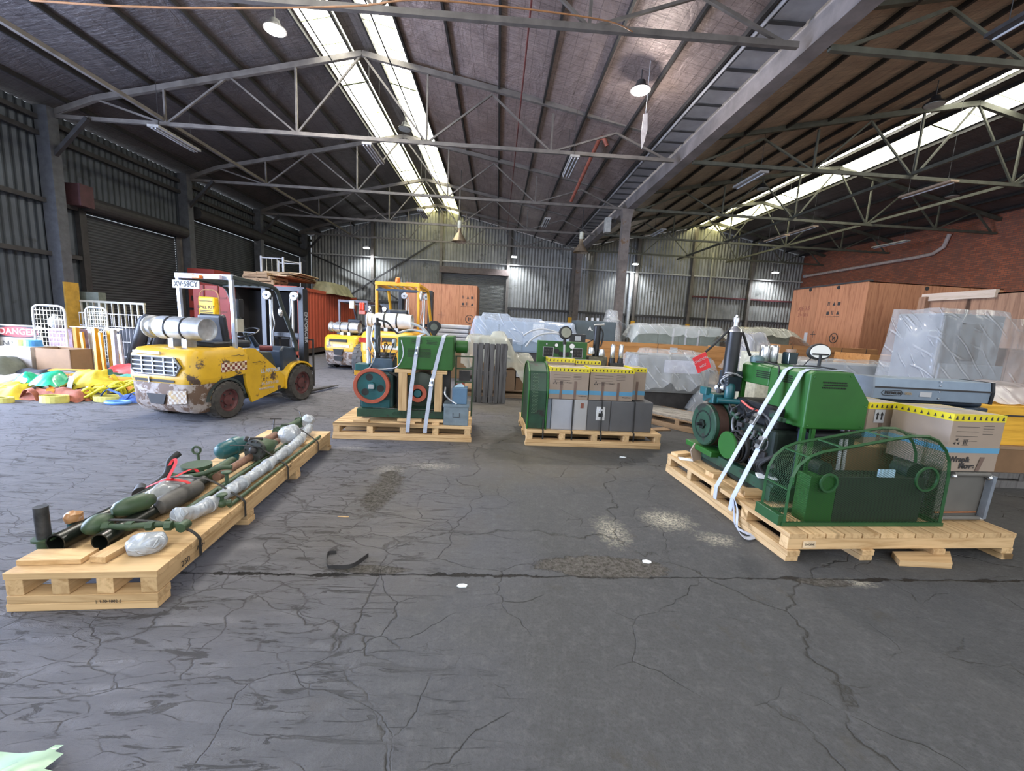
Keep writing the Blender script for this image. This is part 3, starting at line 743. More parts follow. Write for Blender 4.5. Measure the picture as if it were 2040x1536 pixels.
W1('loose_board', lb, PINE_X, 'angled pine off-cut lying on the floor in front of the engine pallet', 'board', bev=.003)
# floor litter
def litter(c, d, rz, label, mat=PAPER, name='paper_scrap'):
    W1(name, MB().prism([(c[0]+d[0]*math.cos(a+rz), c[1]+d[1]*math.sin(a+rz)) for a in (0, 1.2, 2.1, 3.3, 4.6, 5.4)], .001, .006, 'XY'), mat, label, 'scrap')
litter((-.14, 2.31, 0), (.035, .018), 2.2, 'small white paper scrap on the floor in front of the slab joint')
litter((1.13, 2.63, 0), (.035, .022), .3, 'round pale lid lying in the potholed slab joint')
litter((1.69, 5.0, 0), (.045, .02), 0, 'white scrap on the floor in front of the carton pallet')
litter((-3.0, 5.6, 0), (.05, .02), 0, 'white scrap on the floor right of the forklift rear wheel')
litter((-1.17, 3.15, 0), (.05, .006), .4, 'thin splinter of wood on the floor right of the long pallet', PINE_X, 'wood_splinter')
W1('strapping_offcut', MB().strap(smooth_pts([(-1.02, 2.62, .01), (-1.07, 2.60, .012), (-1.02, 2.47, .006), (-.97, 2.455, .01), (-.86, 2.46, .02), (-.80, 2.60, .012)]), .03, (0, 0, 1), .003), DARKST, 'bent dark strapping offcut lying at the slab joint', 'strapping')

# ------------------------------------------------------------------ load on the long pallet (local frame of pallet A)
def A_(): return MB(MA)
r1 = .052
o = A_().lathe([(r1, 0), (r1, 1.05), (r1-.007, 1.05), (r1-.007, .0)], (-.285, .20, TOP+r1), (.05, 1, 0), 28, close=True)
p1 = W1('steel_pipe', o, pm('black_gloss_pipe', (.012, .015, .012), .32, .3), 'left black steel pipe with open mouth facing the camera', 'pipe', 'black pipes on the long pallet', smooth=True)
o = A_().lathe([(r1-.004, 0), (r1-.004, .9), (r1-.011, .9), (r1-.011, .0)], (-.07, .21, TOP+r1), (.02, 1, 0), 28, close=True)
W1('steel_pipe', o, MATS['black_gloss_pipe'], 'right black steel pipe, its open mouth beside the pine block', 'pipe', 'black pipes on the long pallet', smooth=True)
t = thing('flanged_pipe_stub', 'upright black pipe stub on a green flange at the left front of the long pallet', 'pipe')
A_().cyl((-.375, .24, TOP), (-.375, .24, TOP+.055), .034, seg=20).o('flange_base', OLIVE, t, smooth=True)
A_().cyl((-.375, .24, TOP+.055), (-.375, .24, TOP+.067), .052, seg=20).o('flange', OLIVE, t, smooth=True)
A_().cyl((-.375, .24, TOP+.067), (-.375, .24, TOP+.25), .031, seg=20).o('pipe', pm('scuffed_black_pipe', (.05, .05, .052), .5, .3, .5, 15), t, smooth=True)
t = thing('capped_pipe_stub', 'small green pipe stub capped with crumpled brown film behind the upright pipe', 'pipe')
A_().cyl((-.33, .36, TOP), (-.33, .36, TOP+.09), .025, seg=16).o('pipe', TEAL, t, smooth=True)
b = A_().ball((-.325, .36, TOP+.125), (.042, .042, .038), 18, 10)
for v in b.v: v += Vector((noise.noise(v*40), noise.noise(v*40+Vector((5, 0, 0))), noise.noise(v*40+Vector((0, 7, 0)))))*.014
b.o('film_cap', film('brown_film', (.50, .25, .10), .8, .3), t, smooth=True)
# green water-trap assembly across the front
t = thing('valve_assembly', 'olive green bulb valve with a thin cross pipe at the front of the long pallet', 'valve')
A_().ball((-.17, .33, TOP+.10), (.062, .085, .055), 20, 12).o('bulb', OLIVE, t, smooth=True)
A_().lathe([(.02, -.02), (.045, 0), (.058, .05), (.056, .14), (.03, .19), (.01, .2)], (-.14, .42, TOP+.14), (.55, .8, .05), 20).o('cone_body', OLIVE, t, smooth=True)
A_().tube(smooth_pts([(-.12, .30, TOP+.10), (0, .29, TOP+.10), (.10, .31, TOP+.10), (.2, .33, TOP+.095), (.30, .32, TOP+.09)]), .018, 10).o('cross_pipe', OLIVE, t, smooth=True)
for x in (-.10, .02, .13, .23): A_().cyl((x-.018, .30, TOP+.10), (x+.018, .303, TOP+.10), .027, seg=6).o('union_nut', OLIVE, t)
A_().cyl((.30, .29, TOP+.09), (.30, .35, TOP+.09), .028, seg=12).o('tee_end', OLIVE, t, smooth=True)
# bubble-wrapped long pipe
t = thing('bubble_wrapped_pipe', 'long pipe in white bubble wrap along the right edge of the long pallet', 'wrapped pipe')
pts = [(.19, .42, .1), (.22, .6, .055), (.245, .9, .055), (.255, 1.3, .055), (.25, 1.7, .055), (.245, 2.1, .06), (.20, 2.5, .075), (.17, 2.7, .09)]
sp = smooth_pts([(x, y, TOP+z+.003) for x, y, z in pts], 9); rad = [.046+.003*math.sin(i*.7)+.002*math.sin(i*2.1) for i in range(len(sp))]
rad[0] = .03; rad[-1] = .02
b = A_().tube(sp, rad, 16)
for v in b.v: v.z = max(TOP+.001, v.z+noise.noise(v*18)*.007)
b.o('wrap', WRAPW, t, smooth=True)
for k in (12, 22, 31, 40, 48):
    A_().tube([sp[k]-Vector((0, .018, 0)), sp[k]+Vector((0, .018, 0))], rad[k]+.006, 16).o('tape', pm('clear_tape', (.45, .47, .50), .15), t, smooth=True)
def blob(c, r, label, name='bubble_wrap_bag', mat=None, amp=.02, sd=0):
    b = A_().ball(c, r, 26, 16)
    for v in b.v:
        v += Vector((noise.noise(v*16), noise.noise(v*16+Vector((9+sd, 0, 0))), noise.noise(v*16+Vector((0, 9, sd)))))*amp
        v.z = max(TOP+.001, v.z)
    return W1(name, b, mat or WRAPW, label, 'wrapped bag', smooth=True)
blob((.17, .21, TOP+.045), (.10, .085, .055), 'white bubble-wrap bag at the front right of the long pallet')
blob((.12, 2.28, TOP+.11), (.10, .16, .10), 'white bubble-wrap bundle near the far end of the long pallet', sd=3)
blob((.13, 2.76, TOP+.15), (.075, .07, .07), 'white bubble-wrap knob at the very end of the long pallet', sd=5)
blob((-.12, .86, TOP+.10), (.10, .20, .07), 'clear film bag with red tape tied round it on the long pallet', 'film_bag', film('grey_film', (.34, .36, .38), .75, .25, .5, 12), sd=8)
t = thing('red_tape_tie', 'bright red tape tied in a loose bow round the film bag', 'tape')
A_().strap(smooth_pts([(-.24, .80, TOP+.13), (-.12, .83, TOP+.175), (0, .86, TOP+.14), (.02, .83, TOP+.08)]), .022, (0, 1, .3), .002).o('band', REDD, t)
A_().strap(smooth_pts([(-.12, .83, TOP+.178), (-.16, .98, TOP+.24), (-.22, 1.06, TOP+.25), (-.25, 1.05, TOP+.2)]), .022, (1, .2, .2), .002).o('loop', REDD, t)
A_().strap(smooth_pts([(-.10, .83, TOP+.178), (-.05, .98, TOP+.20), (-.02, 1.0, TOP+.17)]), .022, (1, .3, 0), .002).o('loop', REDD, t)
W1('grey_cylinder', A_().lathe([(.02, -.02), (.05, 0), (.062, .05), (.062, .30), (.05, .35), (.02, .36)], (-.03, .60, TOP+.075), (.10, 1, .0), 22), pm('dull_grey_cyl', (.09, .085, .08), .6, .2, .3, 12), 'dull grey cylinder lying between the film bag and the wrapped pipe', 'cylinder', smooth=True)
t = thing('bent_black_pipe', 'black rubber-ended pipe elbow sticking up at the left edge of the long pallet', 'pipe')
A_().tube(smooth_pts([(-.34, .95, TOP+.05), (-.33, 1.06, TOP+.07), (-.31, 1.12, TOP+.12), (-.31, 1.16, TOP+.20), (-.29, 1.22, TOP+.24)]), .026, 12).o('elbow', BLACK, t, smooth=True)
A_().cyl((-.35, .9, TOP+.04), (-.42, 1.0, TOP+.05), .05, .03, 14).o('rubber_boot', BLACK, t, smooth=True)
# thin green bars along the load
for k, (x, y0, y1, z, r, lb) in enumerate(((.325, .75, 2.55, .018, .015, 'thin green rod along the right edge outside the wrapped pipe'), (.13, .45, 2.2, .05, .014, 'thin green rod just left of the wrapped pipe'), (.08, .5, 2.0, .02, .016, 'thin green rod lying low in the middle of the load'), (-.08, 1.15, 1.55, .06, .045, 'fat olive pipe in the middle of the load'))):
    W1('green_rod', A_().cyl((x, y0, TOP+z), (x+.01, y1, TOP+z), r, seg=12), OLIVE, lb, 'rod', smooth=True)
for x, y0, y1, z, r, lb in ((.02, 1.15, 2.1, .07, .032, 'rust brown pipe in the middle of the long load'), (-.03, 1.9, 2.6, .10, .040, 'rust brown pipe leading to the far green flange')):
    W1('rusty_pipe', A_().cyl((x, y0, TOP+z), (x+.05, y1, TOP+z+.02), r, seg=14), RUST, lb, 'pipe', smooth=True)
# gate valves standing on the green rods
for x, y, h, lb in ((.19, .98, .17, 'small green gate valve standing highest beside the wrapped pipe'), (.29, .73, .10, 'small green gate valve at the right edge over the black band')):
    t = thing('gate_valve', lb, 'valve')
    A_().ball((x, y, TOP+.045), (.03, .035, .03), 14, 8).o('valve_body', OLIVE, t, smooth=True)
    A_().cyl((x, y, TOP+.05), (x, y, TOP+h), .012, seg=10).o('stem', OLIVE, t, smooth=True)
    A_().lathe([(.028, 0), (.034, .005), (.034, .012), (.028, .016)], (x, y, TOP+h), (0, 0, 1), 16).o('handwheel', OLIVE, t, smooth=True)
    A_().cyl((x-.05, y-.02, TOP+.045), (x+.05, y+.02, TOP+.045), .02, seg=12).o('cross_port', OLIVE, t, smooth=True)
t = thing('blank_flange_pipe', 'green disc flange on a bent green pipe left of the middle of the load', 'pipe')
A_().cyl((-.20, 1.28, TOP+.10), (-.20, 1.28, TOP+.13), .105, seg=30).o('disc_flange', OLIVE, t, smooth=True)
A_().tube(smooth_pts([(-.30, 1.12, TOP+.10), (-.2, 1.10, TOP+.09), (-.08, 1.14, TOP+.10), (.02, 1.2, TOP+.13), (.10, 1.22, TOP+.13)]), .020, 10).o('bent_pipe', OLIVE, t, smooth=True)
A_().cyl((-.20, 1.28, TOP), (-.20, 1.28, TOP+.1), .05, seg=14).o('neck', OLIVE, t, smooth=True)
t = thing('lifting_hook', 'small green ring bracket standing up left of the teal motor', 'bracket')
A_().tube([(a[0]-.36, 1.55, a[2]+TOP+.16) for a in arc((0, 0), .032, 0, 360, 16)[:-1]], .010, 8, True).o('ring', OLIVE, t, smooth=True)
A_().cyl((-.34, 1.54, TOP), (-.35, 1.55, TOP+.135), .011, seg=8).o('stem', OLIVE, t, smooth=True)
t = thing('teal_pump', 'teal domed pump motor lying on the left side of the long load', 'pump')
A_().lathe([(.02, -.02), (.06, 0), (.078, .04), (.078, .13), (.086, .135), (.086, .20), (.07, .21), (.055, .28), (.02, .29)], (-.22, 1.62, TOP+.115), (.35, .9, .1), 24).o('motor_shell', TEAL, t, smooth=True)
A_().cyl((-.16, 1.70, TOP), (-.16, 1.74, TOP+.06), .05, seg=12).o('foot', TEAL, t)
for k in range(5): A_().ball((-.14+.03*k, 1.86+.03*(k % 3), TOP+.14+.02*(k % 2)), (.028, .028, .03), 10, 6).o('fitting', DARKST, t, smooth=True)
t = thing('bolted_flange_valve', 'dark bolted flange valve with olive body, right of the teal pump', 'valve')
A_().lathe([(.05, -.1), (.055, -.02), (.10, -.015), (.10, .012), (.045, .014)], (.08, 1.63, TOP+.14), (-.25, -.95, .12), 28).o('flange', pm('blackened_flange', (.045, .05, .045), .5, .3, .4, 14), t, smooth=True)
for k in range(10):
    a = 2*PI*k/10; q = Vector((-.25, -.95, .12)).to_track_quat('Z', 'Y'); p = Vector((.08, 1.63, TOP+.14)) + q @ Vector((.085*math.cos(a), .085*math.sin(a), .012))
    A_().cyl(p, p+q @ Vector((0, 0, .014)), .009, seg=6).o('bolt', DARKST, t)
A_().lathe([(.03, 0), (.075, .02), (.082, .12), (.05, .18), (.03, .24)], (.09, 1.66, TOP+.13), (.2, 1, .02), 22).o('valve_body', OLIVE, t, smooth=True)
A_().ball((.08, 1.60, TOP+.15), (.035, .03, .035), 12, 8).o('hub', DARKST, t, smooth=True)
A_().tube([(-.02, 1.72, TOP+.20), (.02, 1.68, TOP+.235), (.10, 1.74, TOP+.22)], .012, 8).o('lever', DARKST, t, smooth=True)
A_().ball((-.03, 1.72, TOP+.22), .026, 10, 6).o('knob', DARKST, t, smooth=True)
A_().cyl((.10, 1.85, TOP), (.10, 1.85, TOP+.1), .03, seg=10).o('foot', OLIVE, t)
t = thing('flanged_green_pipe', 'green flanged pipe with a black tee handle at the far end of the long pallet', 'pipe')
A_().cyl((.0, 2.25, TOP+.13), (.06, 2.80, TOP+.15), .036, seg=16).o('pipe', OLIVE, t, smooth=True)
for y in (2.28, 2.42, 2.72): A_().cyl((.0+.1*(y-2.25), y, TOP+.13), (.0+.1*(y-2.25), y+.02, TOP+.13), .062, seg=20).o('flange', OLIVE, t, smooth=True)
A_().tube([(-.13, 2.45, TOP), (-.13, 2.5, TOP+.22)], .008, 6).o('tee_stem', DARKST, t); A_().tube([(-.17, 2.5, TOP+.225), (-.05, 2.5, TOP+.225)], .008, 6).o('tee_handle', DARKST, t)
A_().tube(smooth_pts([(.04, 2.8, TOP+.17), (.0, 2.86, TOP+.23), (-.07, 2.88, TOP+.26)]), .007, 6).o('hook_rod', DARKST, t)
A_().cyl((.03, 2.6, TOP), (.03, 2.6, TOP+.1), .03, seg=10).o('foot', OLIVE, t)
for i, (y, z) in enumerate(((.34, .13), (.86, .19), (1.60, .20), (2.38, .20))):
    o = A_().strap(smooth_pts([(-.1, y-.02, TOP+z), (.12, y, TOP+z-.02), (.30, y, TOP+.06), (.368, y, TOP+.004), (.372, y, .17), (.372, y, .10)], 4), .022, (0, 1, 0), .003)
    W1('strapping_band', o, BLACK, ['black band over the wrapped pipe nearest the camera', 'second black band from the camera over the wrapped pipe', 'third black band, crossing beside the bolted flange', 'farthest black band over the wrapped pipe'][i], 'strapping band', 'bands round the long load')

# ------------------------------------------------------------------ machine on pallet B: compressor set with the red-rimmed flywheel
def B_(): return MB(MBt)
t = thing('compressor_machine', 'green and teal compressor set with a red-rimmed flywheel on the middle-left pallet', 'machine')
for y in (5.56, 6.16): B_().b2((-1.84, y-.04, .27), (-.64, y+.04, .38)).o('base_beam', DGREEN, t, .004)
for x in (-1.8, -1.25, -.7): B_().b2((x-.04, 5.6, .28), (x+.04, 6.12, .36)).o('cross_member', DGREEN, t)
text('CNL140', .07, 'cast_lettering', DGREEN, t, MBt @ Vector((-1.25, 5.517, .325)), PI/2, 0, .045, .004)
B_().lathe([(.238, 0), (.238, .07), (.192, .07), (.188, .05), (.188, .02), (.192, 0)], (-1.64, 5.48, .70), (0, 1, 0), 44, close=True).o('flywheel_rim', REDP, t, .003, True)
fw = B_().lathe([(.19, .025), (.19, .045)], (-1.64, 5.48, .70), (0, 1, 0), 44).o('flywheel_disc', TEAL, t, smooth=True)
for a in (75, 195, 315):
    a = math.radians(a+30); B_().cyl((-1.64+.12*math.cos(a), 5.503, .70+.12*math.sin(a)), (-1.64+.12*math.cos(a), 5.506, .70+.12*math.sin(a)), .047, seg=22).o('disc_hole', BLACK, t)
B_().lathe([(.055, -.02), (.055, .05)], (-1.64, 5.47, .70), (0, 1, 0), 24).o('hub', TEAL, t, smooth=True); B_().box((-1.63, 5.44, .70), (.07, .03, .06)).o('hub_boss', CHROME, t, .004)
B_().b2((-1.83, 5.62, .38), (-1.38, 6.1, .86)).o('crankcase', pm('dark_teal_oil', (.015, .05, .05), .4, 0, .4, 9), t, .02)
B_().b2((-1.80, 5.60, .38), (-1.42, 5.7, .50)).o('sump', TEAL, t, .01)
B_().b2((-1.93, 5.75, .87), (-1.74, 5.95, .965)).o('teal_cover', TEAL, t, .008)
B_().b2((-1.95, 5.78, .80), (-1.80, 5.92, .87)).o('yellow_label_bracket', YELCLEAN, t, .004)
B_().b2((-1.72, 5.8, .86), (-1.42, 6.1, 1.05)).o('cylinder_block', pm('blue_grey_cast', (.06, .10, .15), .4), t, .015)
for x in (-1.66, -1.54, -1.44):
    for k in range(4): B_().cyl((x, 5.85, 1.05+.022*k), (x, 5.85, 1.062+.022*k), .055, seg=18).o('cooling_fin', DARKST, t)
random.seed(11)
for k in range(9):
    x = random.uniform(-1.68, -1.36); y = random.uniform(5.72, 5.95); z0 = random.uniform(1.0, 1.12)
    B_().tube(smooth_pts([(x, y, z0), (x+random.uniform(-.08, .08), y-.05, z0+random.uniform(.08, .2)), (x+random.uniform(-.1, .12), y, z0+random.uniform(.1, .28))]), .007, 6).o('copper_pipe', COPPER if k % 2 else DARKST, t, smooth=True)
B_().cyl((-1.66, 5.88, .95), (-1.66, 5.88, 1.52), .045, seg=20).o('oil_separator', pm('dark_grey_gloss', (.06, .075, .085), .25, .3), t, smooth=True)
B_().lathe([(.05, 0), (.05, .03), (.02, .05), (.02, .11)], (-1.66, 5.88, 1.5), (0, 0, 1), 16).o('separator_cap', BLACK, t, smooth=True)
B_().tube(smooth_pts([(-1.66, 5.88, 1.58), (-1.52, 5.87, 1.55), (-1.42, 5.86, 1.44), (-1.36, 5.86, 1.40)]), .014, 8).o('top_hose', BLACK, t, smooth=True)
B_().tube(smooth_pts([(-1.70, 5.82, 1.5), (-1.72, 5.80, 1.3), (-1.66, 5.78, 1.1), (-1.70, 5.7, .95), (-1.74, 5.66, .9)]), .010, 8).o('vent_hose', CHROME, t, smooth=True)
B_().lathe([(.03, 0), (.038, .01), (.038, .30), (.02, .34)], (-1.78, 5.9, 1.15), (0, 0, 1), 18).o('white_filter', WHITE, t, smooth=True)
B_().cyl((-1.78, 5.9, .96), (-1.78, 5.9, 1.15), .03, seg=12).o('filter_stem', CHROME, t, smooth=True)
B_().lathe([(.028, 0), (.032, .01), (.032, .10), (.02, .12)], (-1.42, 5.86, 1.20), (0, 0, 1), 16).o('white_bowl', WHITE, t, smooth=True)
B_().tube(smooth_pts([(-1.40, 5.9, 1.40), (-1.2, 5.95, 1.46), (-.98, 5.9, 1.43)]), .016, 8).o('white_hose', WHITE, t, smooth=True)
B_().tube(smooth_pts([(-1.20, 5.9, 1.56), (-1.04, 5.9, 1.50), (-.93, 5.9, 1.38), (-.89, 5.9, 1.28)]), .018, 8).o('white_hose', WHITE, t, smooth=True)
B_().tube(smooth_pts([(-1.25, 5.47, 1.33), (-1.22, 5.46, 1.15), (-1.30, 5.5, .98), (-1.45, 5.6, .93), (-1.6, 5.55, .92)]), .007, 6).o('grey_cable', WHITE, t, smooth=True)
# green housing with a perforated panel
h = B_().prism([(-1.30, .95), (-.57, .95), (-.57, 1.41), (-1.30, 1.375)], 5.5, 6.1).o('housing', GREEN, t, .012)
def dots(M, u0, u1, v0, v1, n, m_, place, mat, name, par, d=.012):
    b = MB(M)
    for i in range(n):
        for j in range(m_):
            u = u0+(u1-u0)*(i+.5*(j % 2))/n; v = v0+(v1-v0)*j/max(1, m_-1); p = place(u, v)
            b.box(p, (d, .003, d) if place(0, 0)[1] == place(1, 0)[1] else (.003, d, d), 0)
    return b.o(name, mat, par)
dots(MBt, -1.17, -.86, 1.12, 1.22, 22, 7, lambda u, v: (u, 5.498, v), BLACK, 'perforated_vent', h, .009)
dots(MBt, -1.12, -.98, 1.30, 1.34, 12, 3, lambda u, v: (u, 5.498, v), BLACK, 'perforated_vent', h, .008); dots(MBt, -.92, -.78, 1.30, 1.34, 12, 3, lambda u, v: (u, 5.498, v), BLACK, 'perforated_vent', h, .008)
B_().lathe([(.06, 0), (.09, .01), (.09, .17), (.06, .18)], (-.56, 5.85, 1.26), (1, 0, 0), 22).o('side_canister', GREEN, t, smooth=True)
B_().lathe([(.19, 0), (.24, .02), (.24, .42), (.19, .46)], (-1.0, 5.56, .66), (0, 1, 0), 32).o('alternator', pm('alternator_green_black', (.02, .035, .025), .5), t, smooth=True)
B_().lathe([(.12, 0), (.12, .03), (.065, .03), (.065, 0)], (-1.03, 5.50, .62), (0, 1, 0), 32, close=True).o('pulley_rim', REDP, t, smooth=True)
B_().lathe([(.05, 0), (.05, .05)], (-1.03, 5.49, .62), (0, 1, 0), 20).o('pulley_hub', TEAL, t, smooth=True)
B_().b2((-1.25, 5.7, .36), (-.75, 6.1, .46)).o('alternator_foot', DGREEN, t, .01)
B_().b2((-.74, 5.75, .36), (-.62, 6.05, .95)).o('rear_pillar', DARKST, t, .01)
B_().b2((-1.36, 5.75, .36), (-1.27, 6.05, .95)).o('rear_pillar', DARKST, t, .01)
for k in range(3): B_().tube([(p[0]-1.34, 5.6+.03*k, p[2]) for p in [(-.1, 0, .88), (.2, 0, .76), (.34, 0, .66)]], .01, 6).o('drive_belt', BLACK, t)
t2 = thing('dial_gauge', 'dark teardrop dial gauge on a stalk behind the green compressor housing', 'gauge')
B_().prism([(-.97, 1.52), (-.955, 1.57), (-.92, 1.6), (-.87, 1.61), (-.82, 1.6), (-.785, 1.57), (-.77, 1.52), (-.82, 1.45), (-.85, 1.40), (-.89, 1.40), (-.92, 1.45)], 5.86, 5.92).o('dial_case', BLACK, t2, .008)
B_().cyl((-.87, 5.89, 1.405), (-.87, 5.89, 1.42), .02, seg=10).o('stalk', CHROME, t2); B_().lathe([(.05, 0), (.05, .005)], (-.87, 5.855, 1.52), (0, -1, 0), 24).o('dial_face', pm('dial_dark', (.10, .11, .09), .3), t2)
# timber props, boxes
for x0, x1, lb in ((-1.28, -1.17, 'upright timber prop under the left end of the green housing'), (-.80, -.70, 'upright timber prop under the right end of the green housing')):
    t = thing('timber_prop', lb, 'timber prop')
    B_().b2((x0, 5.46, .385), (x1, 5.55, .90)).o('upright', PINE_Y if 0 else wood('pine_grain_z', (.60, .41, .22), (.42, .26, .12), 2), t, .003)
    B_().b2((x0-.05, 5.46, .90), (x1+.06, 5.56, .945)).o('crosspiece', PINE_X, t, .003)
t = thing('tool_box', 'grey-blue steel tool box with a drop handle on the right end of the compressor pallet', 'tool box')
B_().b2((-.665, 5.40, TOP), (-.335, 5.72, .505)).o('body', pm('steel_box_grey', (.17, .22, .26), .5, .2, .2, 8), t, .006)
B_().b2((-.675, 5.39, .47), (-.325, 5.73, .507)).o('lid', MATS['steel_box_grey'], t, .004)
B_().tube([(-.54, 5.395, .39), (-.54, 5.375, .34), (-.45, 5.375, .34), (-.45, 5.395, .39)], .007, 6).o('handle', DARKST, t)
t = thing('control_box', 'small blue box with a rag on top standing on the tool box', 'box')
B_().b2((-.56, 5.42, .508), (-.36, 5.62, .73)).o('body', TOOLB, t, .008)
B_().prism([(-.54, .731), (-.40, .735), (-.44, .77), (-.50, .76)], 5.45, 5.58).o('rag', pm('pale_blue_rag', (.35, .5, .62), .8), t, .006)
B_().tube(smooth_pts([(-.5, 5.42, .51), (-.58, 5.41, .56), (-.65, 5.43, .63), (-.66, 5.5, .72)]), .012, 8).o('grey_hose', CHROME, t, smooth=True)
t = thing('battery_frame', 'narrow olive steel frame standing behind the tool box', 'frame')
for x in (-.55, -.30): B_().b2((x-.012, 6.0, TOP), (x+.012, 6.03, 1.12)).o('upright', OLIVE, t)
for z in (.72, .92, 1.1): B_().b2((-.55, 6.0, z), (-.30, 6.03, z+.02)).o('rail', OLIVE, t)
B_().b2((-.50, 6.0, .75), (-.34, 6.1, .90)).o('gauge_block', DARKST, t); B_().lathe([(.03, 0), (.03, .05)], (-.52, 5.98, .68), (0, -1, 0), 14).o('red_valve', REDP, t); B_().lathe([(.03, 0), (.03, .05)], (-.44, 5.98, .70), (0, -1, 0), 14).o('red_valve', REDP, t)
# ratchet straps
def ratchet_strap(M, pts, side, label, kpos, w_=.05):
    t = thing('ratchet_strap', label, 'ratchet strap', group='white ratchet straps')
    MB(M).strap(pts, w_, side, .004).o('webbing', WEB, t)
    a = Vector(pts[kpos]); b_ = Vector(pts[kpos+1]); m_ = (a+b_)/2; d_ = (b_-a).normalized()
    nn = d_.cross(Vector(side)).normalized()
    if nn.y > 0: nn = -nn
    MB(M).bar(m_-d_*.055+nn*.012, m_+d_*.055+nn*.012, w_*1.25, .022).o('ratchet_body', CHROME, t, .004)
    MB(M).bar(m_-d_*.02+nn*.03, m_+d_*.02+nn*.03, w_*.6, .02).o('ratchet_pawl', BLKMET, t, .002)
    return t
S1 = [(-1.13, 5.33, .12), (-1.125, 5.335, .22), (-1.10, 5.40, .70), (-1.055, 5.47, 1.16), (-1.04, 5.48, 1.25), (-1.03, 5.485, 1.385), (-1.03, 5.53, 1.40), (-1.03, 6.05, 1.41)]
S2 = [(-.90, 5.33, .12), (-.895, 5.335, .22), (-.84, 5.40, .74), (-.825, 5.42, .84), (-.76, 5.47, 1.15), (-.70, 5.485, 1.395), (-.70, 5.53, 1.415), (-.70, 6.05, 1.42)]
ratchet_strap(MBt, S1, (1, 0, 0), 'white ratchet strap nearest the red flywheel, over the green compressor housing', 3)
ratchet_strap(MBt, S2, (1, 0, 0), 'white ratchet strap on the tool-box side of the green compressor housing', 2)
# teal guard frame behind
# ------------------------------------------------------------------ load on pallet C
def C_(): return MB(MCt)
t = thing('belt_guard_cabinet', 'tall round-shouldered dark green belt guard left of the taped cartons', 'belt guard')
pl = [(5.46, TOP), (5.44, .75), (5.52, 1.0), (5.68, 1.09), (5.85, 1.11), (6.05, 1.05), (6.16, .88), (6.19, TOP)]
C_().prism(pl, .47, .72, 'YZ').o('shell', DGREEN, t, .02)
q = [(a, b) for a, b in pl]
C_().tube([(.47, a, b) for a, b in q], .012, 6).o('rim', GREEN, t); C_().tube([(.725, a, b) for a, b in q], .012, 6).o('rim', GREEN, t)
dots(MCt, .52, .60, .45, .98, 4, 30, lambda u, v: (u, 5.432-.0*v if v < .75 else 5.44, v), pm('lattice_pale', (.09, .15, .09), .5), 'perforation', t, .010)
t = thing('engine_panel_unit', 'green control panel with dials behind the taped cartons', 'control panel')
C_().b2((.66, 6.22, .75), (1.42, 6.34, 1.40)).o('panel', GREEN, t, .01); C_().b2((.68, 6.30, TOP), (1.40, 6.42, .76)).o('stand', DGREEN, t)
for x in (.82, 1.27):
    C_().b2((x-.08, 6.205, 1.16), (x+.08, 6.222, 1.31)).o('instrument_bezel', WHITE, t); C_().b2((x-.072, 6.20, 1.167), (x+.072, 6.21, 1.303)).o('instrument_face', BLACK, t)
    for i in range(3):
        for j in range(2): C_().cyl((x-.045+.045*i, 6.20, 1.21+.05*j), (x-.045+.045*i, 6.19, 1.21+.05*j), .015, seg=12).o('knob', DARKST, t)
for x, z, r, mt in ((.94, 1.34, .025, GLASSW), (1.18, 1.335, .038, GLASSW), (1.18, 1.25, .022, GLASSW), (.95, 1.25, .035, BLACK), (1.02, 1.21, .03, BLACK), (1.12, 1.21, .03, BLACK), (.79, 1.35, .01, CHROME)):
    C_().lathe([(r+.006, 0), (r+.006, .012)], (x, 6.22, z), (0, -1, 0), 20).o('dial_ring', BLKMET, t); C_().lathe([(r, .013), (r, .016)], (x, 6.22, z), (0, -1, 0), 20).o('dial', mt, t)
C_().tube(smooth_pts([(.46, 6.1, 1.30), (.55, 6.1, 1.42), (.70, 6.1, 1.50), (.88, 6.1, 1.52), (.98, 6.1, 1.50)]), .014, 8).o('white_hose', WHITE, t, smooth=True)
C_().tube(smooth_pts([(.42, 6.15, 1.46), (.55, 6.15, 1.54), (.72, 6.15, 1.57), (.95, 6.15, 1.53)]), .012, 8).o('white_hose', WHITE, t, smooth=True)
t = thing('dial_gauge', 'black round dial gauge on a white stalk above the taped cartons', 'gauge')
C_().lathe([(.085, 0), (.098, .01), (.098, .05), (.08, .06)], (1.04, 6.13, 1.53), (.1, -1, .15), 28).o('dial_case', BLACK, t, smooth=True)
C_().lathe([(.075, .061), (.075, .064)], (1.04, 6.13, 1.53), (.1, -1, .15), 28).o('dial_face', pm('dial_olive', (.16, .17, .12), .25), t)
C_().cyl((1.05, 6.1, 1.12), (1.04, 6.1, 1.36), .016, seg=10).o('white_stalk', WHITE, t); C_().cyl((1.04, 6.1, 1.36), (1.04, 6.12, 1.46), .03, .02, 12).o('neck', BLACK, t, smooth=True)
t = thing('filter_cluster', 'pair of bright silver filter bowls above the right carton', 'filter')
for x in (1.80, 1.93):
    C_().lathe([(.03, 0), (.035, .01), (.035, .19), (.02, .21)], (x, 6.15, 1.19), (0, 0, 1), 18).o('bowl', CHROME, t, smooth=True); C_().lathe([(.045, 0), (.04, .07)], (x, 6.15, 1.12), (0, 0, 1), 16).o('filter_head', BLKMET, t, smooth=True)
C_().b2((1.76, 6.1, TOP), (1.97, 6.2, 1.12)).o('bracket', DARKST, t)
t = thing('black_tank', 'slim black cylinder with hoses standing behind the right carton', 'cylinder')
C_().cyl((1.58, 6.3, 1.20), (1.58, 6.3, 1.66), .050, seg=20).o('tank', BLKMET, t, smooth=True); C_().cyl((1.52, 6.3, 1.67), (1.68, 6.3, 1.69), .012, seg=8).o('top_cross_pipe', CHROME, t)
